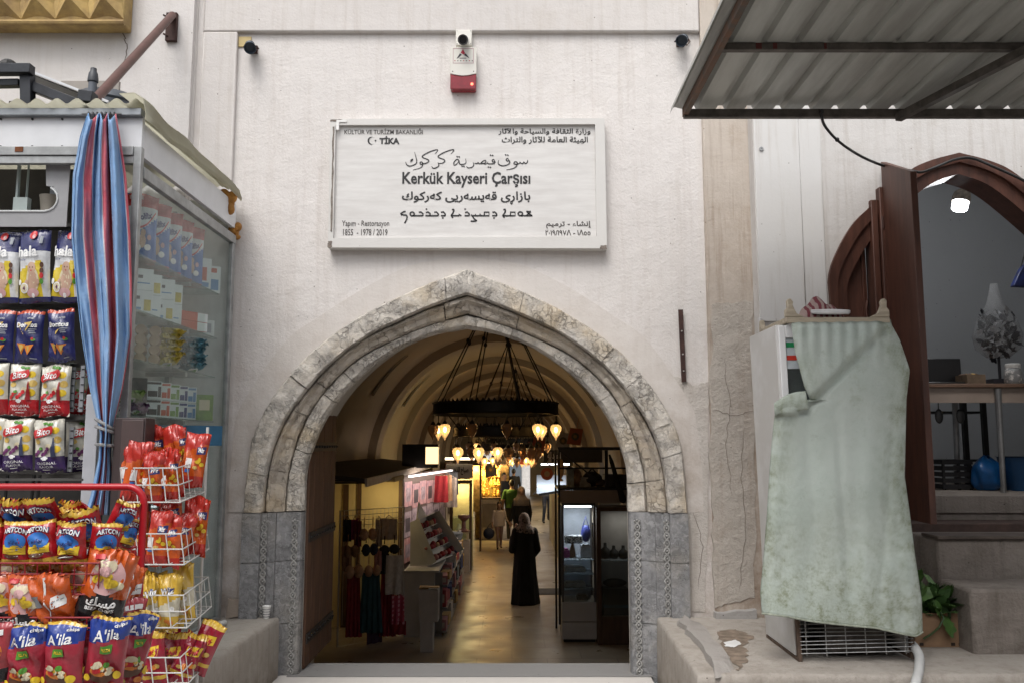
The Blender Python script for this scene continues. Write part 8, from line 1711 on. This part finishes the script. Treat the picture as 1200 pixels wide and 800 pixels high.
vs, fs = text2d('ما شاء الله', (xb2 - xa2) * .7, .15, arabic=True, bold=.04); b.add([Vector(((xa2 + xb2) / 2 + v.x, dsY - .004 - v.z, P(650, 541.5, dsY).z + v.y)) for v in vs], fs); b.build('lettering', mat('sign_white', (.7, .69, .66), .5), ds, recalc=False)
b = MB(); b.lathe([(.10, -.012), (.13, -.01), (.13, .0)], (P(641, 557, dsY).x, dsY, zb2 - .50), 24, axis='Y'); b.lathe([(.01, -.016), (.06, -.016), (.06, -.012)], (P(641, 557, dsY).x, dsY, zb2 - .50), 20, mi=1, axis='Y'); b.build('roundel', [mat('roundel_orange', (.42, .10, .04), .5), mat('roundel_tan', (.5, .36, .2), .5)], ds)
b = MB(); p = P(654, 552, dsY - .1); b.lathe([(.06, 0), (.05, .03), (.02, .06), (.06, .12), (.08, .3), (.05, .45), (.0, .46)], (p.x + .05, dsY - .1, p.z - .2), 14); b.build('tan_figure', mat('figure_tan', (.42, .26, .12), .5), ds, smooth=50)
for k, (px, py, Y, cc, lb) in enumerate([(631, 521, 15.2, (.50, .10, .03), 'orange card with a dark roundel hanging left of the white one'), (660, 516, 14.6, (.45, .40, .33), 'white card with a dark roundel hanging in the middle'), (674, 511, 14.0, (.48, .12, .03), 'orange card hanging highest, nearest the right jamb'), (617, 536, 17.0, (.45, .08, .05), 'small red card hanging low under the chandelier lamps'), (560, 517, 16.9, (.33, .27, .15), 'olive and cream tag hanging among the left chandelier lamps'), (575, 550, 17.0, (.07, .07, .075), 'dark grey card hanging tilted before the gold showcase'), (587, 536, 17.5, (.55, .5, .42), 'pale card hanging before the gold showcase')]):
    c = P(px, py, Y); b = MB(); s_ = .115; b.prism([(-s_, -s_ * 1.25), (s_, -s_ * 1.1), (s_ * .9, s_ * 1.25), (-s_ * .9, s_ * 1.1)], -.004, .004); b.lathe([(.01, -.009), (s_ * .55, -.009), (s_ * .55, -.004)], (0, 0, 0), 16, mi=1, axis='Y'); b.lathe([(.005, -.012), (s_ * .25, -.012), (s_ * .25, -.009)], (0, 0, 0), 12, mi=2, axis='Y'); b.tube([(0, 0, s_ * 1.2), (0, 0, .32)], .004, 4)
    o = item('hanging_card', lb, 'card', b, [mat('card_%d' % k, cc, .6), mat('card_ring', (.12, .10, .05), .6), mat('card_dot', (.45, .25, .06), .6)], tuple(c)); o.rotation_euler = (0, R(r.uniform(-12, 12)), R(r.uniform(-20, 20)))
b = MB(); p = P(500, 536, 15.6); b.box(-.32, .32, -.2, .2, -.22, .20); b.box(.1, .33, -.203, -.2, -.15, .15, 1); o = item('ceiling_speaker', 'black box unit with a lit yellow panel hanging over the left canopy', 'appliance', b, [black_m, emit('panel_yellow', (1, .72, .35), 1.2)], (p.x - .1, 15.6, P(500, 533, 15.6).z))
# far shop fronts, both sides
r = random.Random(5)
for k, (s, Y, cc) in enumerate([(-1, 30, (1, .72, .35)), (1, 28.5, (.9, .95, 1)), (-1, 36, (1, .75, .4)), (1, 34, (1, .8, .5)), (1, 40, (1, .75, .4)), (-1, 42, (1, .8, .5))]):
    xx = VX + s * 2.35; t = thing('far_shop_front', ('left' if s < 0 else 'right') + ' hand lit shop front far down the aisle, ' + ('nearest', 'middle', 'farthest')[(k // 2)] + ' of its side', 'shop front', (xx, Y, FZ)); b = MB(); b.box(min(xx, xx + s * .05), max(xx, xx + s * .05), Y - 1.4, Y + 1.4, FZ + .5, .9); b.build('display', mat('far_display_%d' % (k % 3), [(.45, .32, .15), (.4, .38, .36), (.42, .22, .14)][k % 3], .6, 0, .7, 5), t); b = MB(); b.box(min(xx - s * .3, xx), max(xx - s * .3, xx), Y - 1.4, Y + 1.4, FZ, FZ + .499); b.build('counter', mat('far_counter', (.3, .27, .24), .6), t); light('shop_glow', 'AREA', (xx - s * .6, Y, .85), 26, cc, t, 2.0, (0, R(s * 35), 0), .2)
# ------------------------------------------------------------------ people
def cap(b, a, c, ra, rb, n=12):
    a, c = Vector(a), Vector(c); t = (c - a); L = t.length; t.normalize(); u = t.orthogonal().normalized(); w = t.cross(u); rings = []
    for k in range(5): an = -math.pi / 2 + k * math.pi / 8; rings.append((a + t * ra * math.sin(an), max(.0015, ra * math.cos(an))))
    rings.append((a, ra)); rings.append((c, rb))
    for k in range(1, 5): an = k * math.pi / 8; rings.append((c + t * rb * math.sin(an), max(.0015, rb * math.cos(an))))
    b.loft([[p + (u * math.cos(q) + w * math.sin(q)) * r_ for q in [2 * math.pi * k / n for k in range(n)]] for p, r_ in rings], True, True)
def ringloft(b, rows, n=24):       # rows: (z, cx, cy, rx, ry, ripple)
    b.loft([[Vector((cx + rx * math.cos(a) * (1 + rp * math.sin(7 * a + z * 3)), cy + ry * math.sin(a) * (1 + rp * math.sin(7 * a + z * 3)), z)) for a in [2 * math.pi * k / n for k in range(n)]] for z, cx, cy, rx, ry, rp in rows], True, True)
def body(name, label, b, mats, pick, loc, rot, voxel=.011, it=2, child=False, group=None):
    me = bpy.data.meshes.new(name); me.from_pydata([tuple(v) for v in b.v], [], b.f)
    bm = bmesh.new(); bm.from_mesh(me); bmesh.ops.recalc_face_normals(bm, faces=bm.faces); bm.to_mesh(me); bm.free()
    t = bpy.data.objects.new('t', me); COL.objects.link(t); md = t.modifiers.new('r', 'REMESH'); md.mode = 'VOXEL'; md.voxel_size = voxel
    s = t.modifiers.new('s', 'SMOOTH'); s.iterations = it; s.factor = .5
    dg = bpy.context.evaluated_depsgraph_get(); m2 = bpy.data.meshes.new_from_object(t.evaluated_get(dg)); bpy.data.objects.remove(t); m2.name = name
    m2.materials.clear()
    for m in mats: m2.materials.append(m)
    m2.polygons.foreach_set('material_index', [pick(p.center) for p in m2.polygons]); m2.polygons.foreach_set('use_smooth', [True] * len(m2.polygons))
    o = bpy.data.objects.new(name, m2); COL.objects.link(o); o.location = loc; o.rotation_euler = (0, 0, rot)
    if not child: tag(o, label, 'person', group)
    return o
def hand(b, w, d, s=1.0, curl=.5, side=1):
    """palm, four fingers and a thumb from the wrist w along direction d"""
    d = Vector(d).normalized(); x = Vector((0, 0, 1)).cross(d); x = x.normalized() if x.length > .1 else Vector((1, 0, 0)); nrm = d.cross(x)
    w = Vector(w); cap(b, w, w + d * .07 * s, .026 * s, .034 * s, 8)
    for k, L in enumerate((.062, .072, .068, .052)):
        f0 = w + d * .085 * s + x * (.027 - .018 * k) * s; m_ = f0 + (d * math.cos(curl * .4) + nrm * math.sin(curl * .4)) * L * .5 * s; e = m_ + (d * math.cos(curl) + nrm * math.sin(curl)) * L * .5 * s; cap(b, f0, m_, .0095 * s, .009 * s, 6); cap(b, m_, e, .009 * s, .008 * s, 6)
    t0 = w + d * .03 * s + x * .03 * side * s; t1 = t0 + (d * .7 + x * side * .7).normalized() * .035 * s; cap(b, t0, t1, .012 * s, .010 * s, 6); cap(b, t1, t1 + d * .028 * s, .010 * s, .009 * s, 6)
def head(b, c, s=1.0, yaw=0.0, nod=0.0):
    c = Vector(c); M3 = Euler((nod, 0, yaw)).to_matrix(); f = lambda v: c + M3 @ (Vector(v) * s)
    b.ell(c, (.076 * s, .094 * s, .115 * s), 16, 12, mtx=M3); cap(b, f((0, -.02, -.05)), f((0, -.045, -.085)), .062 * s, .042 * s)
    cap(b, f((0, -.088, .012)), f((0, -.108, -.022)), .010 * s, .015 * s, 8); cap(b, f((-.022, -.093, -.052)), f((.022, -.093, -.052)), .009 * s, .009 * s, 6)
    for q in (-1, 1): b.ell(f((q * .077, .008, -.005)), (.012 * s, .022 * s, .032 * s), 8, 6); cap(b, f((q * .018, -.088, .022)), f((q * .05, -.078, .022)), .010 * s, .008 * s, 6)
skin = mat('skin_tan', (.36, .21, .14), .55, 0, .12, 12); blkcl = mat('abaya_black', (.010, .010, .011), .9, 0, .3, 8, .3, 40); dkhair = mat('dark_hair', (.014, .011, .010), .5)
m, n, l, bs = _nt('patterned_scarf'); v = _coord(n, l); vo = n.new('ShaderNodeTexVoronoi'); vo.inputs['Scale'].default_value = 26; l.new(v, vo.inputs['Vector']); l.new(_mix(n, l, _ramp(n, l, vo.outputs['Distance'], .3, .5), (.045, .04, .04), (.22, .18, .17)), bs.inputs['Base Color']); bs.inputs['Roughness'].default_value = .9; scarf_pat = m
eye_m = mat('eye_dark', (.01, .008, .007), .3)
def eyes(par, c, s=1.0):
    for q in (-1, 1): b = MB(); b.ell((c[0] + q * .032 * s, c[1] - .083 * s, c[2] + .008 * s), (.012 * s, .006 * s, .007 * s), 8, 6); o = b.build('eye', eye_m, par, world=False)
def gown(b, H, hem, shoulder=.19, sway=0.0):
    ringloft(b, [(.0, 0, .02, hem, hem * .85, .09), (.02, 0, .02, hem, hem * .85, .09), (.35 * H, 0, .01, hem * .82, hem * .68, .07), (.56 * H, 0, .0, .185, .155, .02), (.68 * H, 0, .0, .17, .135, .0), (.78 * H, 0, .01, .18, .125, 0), (.815 * H, 0, .015, shoulder - .03, .10, 0), (.84 * H, 0, .015, .09, .075, 0), (.86 * H, 0, .01, .05, .05, 0)])
# 1: woman in black, seen from behind, talking with a hand raised to her chest
w1 = G(615, 706.5, FZ); b = MB(); H = 1.56; gown(b, H, .25)
for q in (-1, 1): cap(b, (q * .165, .015, .79 * H), (q * .225, .01, .585 * H), .066, .062)
cap(b, (-.225, .01, .585 * H), (-.17, -.14, .50 * H), .06, .052); cap(b, (.225, .01, .585 * H), (.20, -.13, .70 * H), .062, .05); cap(b, (.20, -.13, .70 * H), (.14, -.19, .765 * H), .05, .034)
hand(b, (-.165, -.15, .495 * H), (.4, -.6, -.4), 1, .6); hand(b, (.14, -.19, .768 * H), (-.3, -.3, .8), 1, .5, -1)
cap(b, (0, .01, .82 * H), (0, .0, .89 * H), .06, .055); hc = (.01, -.005, .905 * H); head(b, hc, 1.0, .3)
b.ell((hc[0], hc[1] + .012, hc[2] + .01), (.100, .112, .132), 18, 12)
ringloft(b, [(.735 * H, -.03, .035, .05, .04, 0), (.77 * H, -.02, .03, .15, .115, .04), (.82 * H, 0, .025, .15, .12, .04), (.86 * H, 0, .02, .10, .10, .03), (.90 * H, 0, .01, .095, .10, .0)])
def pk1(p): 
    if p.z > .77 * H + .12 * (p.x + .05) and abs(p.x) < .16 and (p.y > -.085 or p.z > .97 * H): return 1
    if (p.z > .84 * H and p.y < -.08) or (p.y < -.2 and p.z > .76 * H) or (p.y < -.17 and p.z < .50 * H): return 2
    return 0
w = body('person', 'woman in a long black gown and patterned headscarf, her back turned', b, [blkcl, scarf_pat, skin], pk1, w1, R(190))
# 2: woman in black with a taupe hijab walking towards the gate
p2 = G(611, 646, FZ); b = MB(); H = 1.64; gown(b, H, .21, .2)
cap(b, (-.17, .01, .79 * H), (-.235, .0, .60 * H), .06, .052); cap(b, (-.235, .0, .60 * H), (-.28, -.08, .47 * H), .05, .034); hand(b, (-.28, -.085, .465 * H), (-.05, -.1, -1), 1, .6)
cap(b, (.17, .01, .79 * H), (.235, .01, .60 * H), .06, .052); cap(b, (.235, .01, .60 * H), (.21, -.1, .48 * H), .05, .034); hand(b, (.21, -.1, .475 * H), (0, -.2, -1), 1, .6, -1)
cap(b, (0, .01, .82 * H), (0, -.01, .89 * H), .055, .05); hc = (0, -.01, .925 * H); head(b, hc, 1.0)
b.ell((hc[0], hc[1] + .03, hc[2] + .008), (.105, .10, .135), 18, 12); ringloft(b, [(.70 * H, 0, -.06, .10, .06, 0), (.735 * H, 0, -.01, .19, .13, .03), (.80 * H, 0, .005, .19, .135, .03), (.86 * H, 0, .015, .12, .11, 0), (.91 * H, 0, .025, .10, .095, 0)])
for q in (-1, 1): cap(b, (q * .06, .0, .05), (q * .06, -.16, .03), .04, .035)
taupe = mat('hijab_taupe', (.24, .195, .16), .9, 0, .2, 8)
def pk2(p):
    if p.z > .87 * H and abs(p.x) < .068 and p.y < -.072 and p.z < .975 * H: return 2
    if p.z > .715 * H and abs(p.x) < .20 - .0 * p.z and (p.z > .80 * H or p.y < -.02 or abs(p.x) < .15): return 1
    if (p.z < .475 * H and p.z > .3 * H and abs(p.x) > .185 and p.y < -.06): return 2
    return 0
w = body('person', 'woman in black dress and taupe hijab walking towards the gate', b, [blkcl, taupe, skin], pk2, p2, R(4)); eyes(w, hc)
# 3: child with a white shirt
def figure(b, H, arms, legs, hd=1.0, bulk=1.0, yaw=0.0, feet=True):
    s = H / 1.75; k = bulk
    for q, (kn, an) in zip((-1, 1), legs):
        hip = Vector((q * .09 * s, 0, .92 * s)); kn = Vector(kn) * s; an = Vector(an) * s; cap(b, hip, kn, .088 * s * k, .060 * s * k); cap(b, kn, an, .060 * s * k, .045 * s * k); cap(b, an + Vector((0, .02 * s, -.035 * s)), an + Vector((q * .015 * s, -.16 * s, -.05 * s)), .042 * s, .036 * s)
    ringloft(b, [(.84 * s, 0, 0, .12 * s * k, .10 * s * k, 0), (.93 * s, 0, 0, .175 * s * k, .12 * s * k, 0), (1.05 * s, 0, 0, .16 * s * k, .11 * s * k, 0), (1.22 * s, 0, 0, .175 * s * k, .115 * s * k, 0), (1.36 * s, 0, .01 * s, .185 * s * k, .11 * s * k, 0), (1.43 * s, 0, .015 * s, .15 * s * k, .085 * s * k, 0), (1.47 * s, 0, .015 * s, .07 * s, .065 * s, 0)])
    for q, (el, wr_) in zip((-1, 1), arms):
        sh_ = Vector((q * .19 * s, .01 * s, 1.40 * s)); el = Vector(el) * s; wr_ = Vector(wr_) * s; cap(b, sh_, el, .058 * s * k, .045 * s * k); cap(b, el, wr_, .045 * s * k, .029 * s); hand(b, wr_, wr_ - el, s * 1.0, .7, -q)
    cap(b, (0, .01 * s, 1.42 * s), (0, -.005 * s, 1.55 * s), .058 * s, .055 * s); head(b, (0, -.01 * s, 1.63 * s), s * hd, yaw)
def pick_std(H, top, sleeve=True, neck=1.47):
    s = H / 1.75
    def f(p):
        if p.z > neck * s: return 2
        if p.z > .93 * s and abs(p.x) < .20 * s: return 0
        if abs(p.x) > .19 * s or p.y < -.14 * s:
            if p.z > .6 * s: return 0 if (sleeve or p.z > 1.18 * s) else 2
        if p.z < .085 * s: return 3
        return 0 if p.z > .93 * s else 1
    return f
def hair(par, c, s, long=False):
    b = MB(); b.ell((c[0], c[1] + .014 * s, c[2] + .022 * s), (.083 * s, .100 * s, .110 * s), 16, 10); bb = MB()
    vs = [v for v in b.v]; bb.v = vs; bb.f = [f for f in b.f if sum((vs[i].y - c[1]) for i in f) / len(f) > -.045 * s or sum((vs[i].z - c[2]) for i in f) / len(f) > .062 * s]; bb.f = [f for f in bb.f if sum((vs[i].z - c[2]) for i in f) / len(f) > (-.16 if long else -.055) * s]; bb.mi = [0] * len(bb.f)
    if long: 
        k = MB(); k.ell((c[0], c[1] + .05 * s, c[2] - .12 * s), (.075 * s, .05 * s, .15 * s), 12, 8); bb.add(k.v, k.f)
    bb.build('hair', dkhair, par, world=False, smooth=60, recalc=False)
shoe = mat('shoe_dark', (.02, .017, .016), .5); jean = mat('jeans_dark', (.035, .04, .055), .85, 0, .2); dkp = mat('trousers_dark', (.016, .016, .02), .85)
p3 = G(585, 643, FZ); b = MB(); H = 1.22
figure(b, H, [((-.24, .0, 1.12), (-.27, -.06, .90)), ((.25, -.02, 1.16), (.34, -.06, 1.0))], [((-.07, -.06, .50), (-.06, .04, .09)), ((.08, .06, .50), (.07, .18, .13))], 1.2)
ringloft(b, [(.60, 0, 0, .155, .115, .03), (.64, 0, 0, .155, .115, .03), (.98, 0, .005, .13, .085, 0)])
shirt = mat('shirt_pale', (.50, .43, .38), .85); w = body('person', 'child in a pale shirt with a dark blue bag beside the taupe hijab', b, [shirt, mat('leggings_rose', (.34, .22, .18), .8), skin, shoe], lambda p: (2 if p.z > 1.02 else (0 if p.z > .585 and not (abs(p.x) > .17 and p.z < .72) else (2 if p.z > .55 and abs(p.x) > .15 else (1 if p.z > .06 else 3)))), p3, R(8), .010)
hair(w, (0, -.007, 1.136), .836, True); eyes(w, (0, -.007, 1.136), .83)
bp_ = G(585, 643, FZ); b = MB(); c = p3 + Vector((-.27, -.10, .42)); b.ell(tuple(c), (.15, .08, .15), 14, 10); b.tube([c + Vector((-.06, 0, .12)), c + Vector((.04, .02, .26)), c + Vector((.10, 0, .12))], .012, 6); o = b.build('dark_bag', mat('bag_darkblue', (.02, .028, .06), .6, 0, .3), None, loc=tuple(c), smooth=60); tag(o, 'dark blue bag carried low by the child in the pale shirt', 'bag')
# 4: man in dark clothes standing by the gold showcase
p4 = G(590.5, 612, FZ); b = MB(); H = 1.74; figure(b, H, [((-.25, -.02, 1.12), (-.10, -.20, 1.10)), ((.25, .0, 1.12), (.2, -.16, .98))], [((-.10, -.02, .50), (-.11, .02, .09)), ((.10, -.03, .50), (.11, -.02, .09))], 1, 1.08, .5)
w = body('person', 'man in dark clothes standing at the left by the gold showcase', b, [mat('jacket_black', (.014, .013, .014), .85), dkp, skin, shoe], pick_std(H, 0), p4, R(25), .012); hair(w, (0, -.01, 1.621), 1.0); eyes(w, (0, -.01, 1.621))
# 5: person in a green shirt walking away
p5 = G(604, 632, FZ); b = MB(); H = 1.72; figure(b, H, [((-.27, .02, 1.14), (-.28, -.06, .90)), ((.27, .0, 1.14), (.27, -.10, .92))], [((-.10, -.08, .50), (-.10, -.02, .09)), ((.10, .04, .50), (.10, .16, .12))], 1, 1.15)
w = body('person', 'person in a green shirt walking away behind the woman in the taupe hijab', b, [mat('shirt_green', (.05, .13, .02), .85), dkp, skin, shoe], pick_std(H, 0, False), p5 + Vector((-.10, 0, 0)), R(180), .012); hair(w, (0, -.01, 1.602), 1.0)
# 6: dark figure in the distance
p6 = G(602, 600, FZ); b = MB(); H = 1.75; figure(b, H, [((-.25, .0, 1.12), (-.26, -.04, .88)), ((.25, .0, 1.12), (.26, -.04, .88))], [((-.10, -.05, .50), (-.10, -.05, .09)), ((.10, .05, .50), (.10, .12, .10))], 1, 1.1)
w = body('person', 'person in black clothes far down the aisle beneath the chandeliers', b, [mat('jacket_black', (.014, .013, .014)), dkp, skin, shoe], pick_std(H, 0), p6, R(180), .012); hair(w, (0, -.01, 1.63), 1.0)
# 7: man in jeans walking by the white counter hood on the right
p7 = G(641, 612.5, FZ); b = MB(); H = 1.76; figure(b, H, [((-.30, -.10, 1.18), (-.48, -.24, 1.06)), ((.26, .03, 1.14), (.24, -.1, .92))], [((-.12, -.12, .52), (-.14, -.04, .10)), ((.10, .06, .50), (.12, .26, .16))], 1, 1.05)
w = body('person', 'man in dark jeans and grey top walking beside the white hood', b, [mat('top_grey', (.12, .11, .105), .85, 0, .5, 9), jean, skin, shoe], pick_std(H, 0), p7, R(12), .012); hair(w, (0, -.01, 1.64), 1.0); eyes(w, (0, -.01, 1.64))

# small repeated fittings: every loose piece becomes a part of its own
def split_loose(o):
    bm = bmesh.new(); bm.from_mesh(o.data); bm.faces.ensure_lookup_table(); seen = set(); groups = []
    for f in bm.faces:
        if f.index in seen: continue
        st_ = [f]; seen.add(f.index); g = []
        while st_:
            q = st_.pop(); g.append(q.index)
            for e in q.edges:
                for k in e.link_faces:
                    if k.index not in seen: seen.add(k.index); st_.append(k)
        groups.append(g)
    bm.free()
    if len(groups) < 2: return
    me = o.data; base = o.name.split('.')[0]
    for g in groups:
        vi = {}; vs = []; fs = []; mi = []; sm = []
        for fi in g:
            p = me.polygons[fi]; f = []
            for v in p.vertices:
                if v not in vi: vi[v] = len(vs); vs.append(tuple(me.vertices[v].co))
                f.append(vi[v])
            fs.append(f); mi.append(p.material_index); sm.append(p.use_smooth)
        m2 = bpy.data.meshes.new(base); m2.from_pydata(vs, [], fs)
        for m in me.materials: m2.materials.append(m)
        m2.polygons.foreach_set('material_index', mi); m2.polygons.foreach_set('use_smooth', sm); m2.update()
        n_ = o.copy(); n_.data = m2; n_.name = base; COL.objects.link(n_)
    bpy.data.objects.remove(o)
for o in list(bpy.data.objects):
    if o.type == 'MESH' and o.name.split('.')[0] in ('stud', 'rivet', 'screw', 'curtain_ring', 'spot_bulb', 'hand_hole', 'hinge', 'shelf_rail', 'post_slot'): split_loose(o)
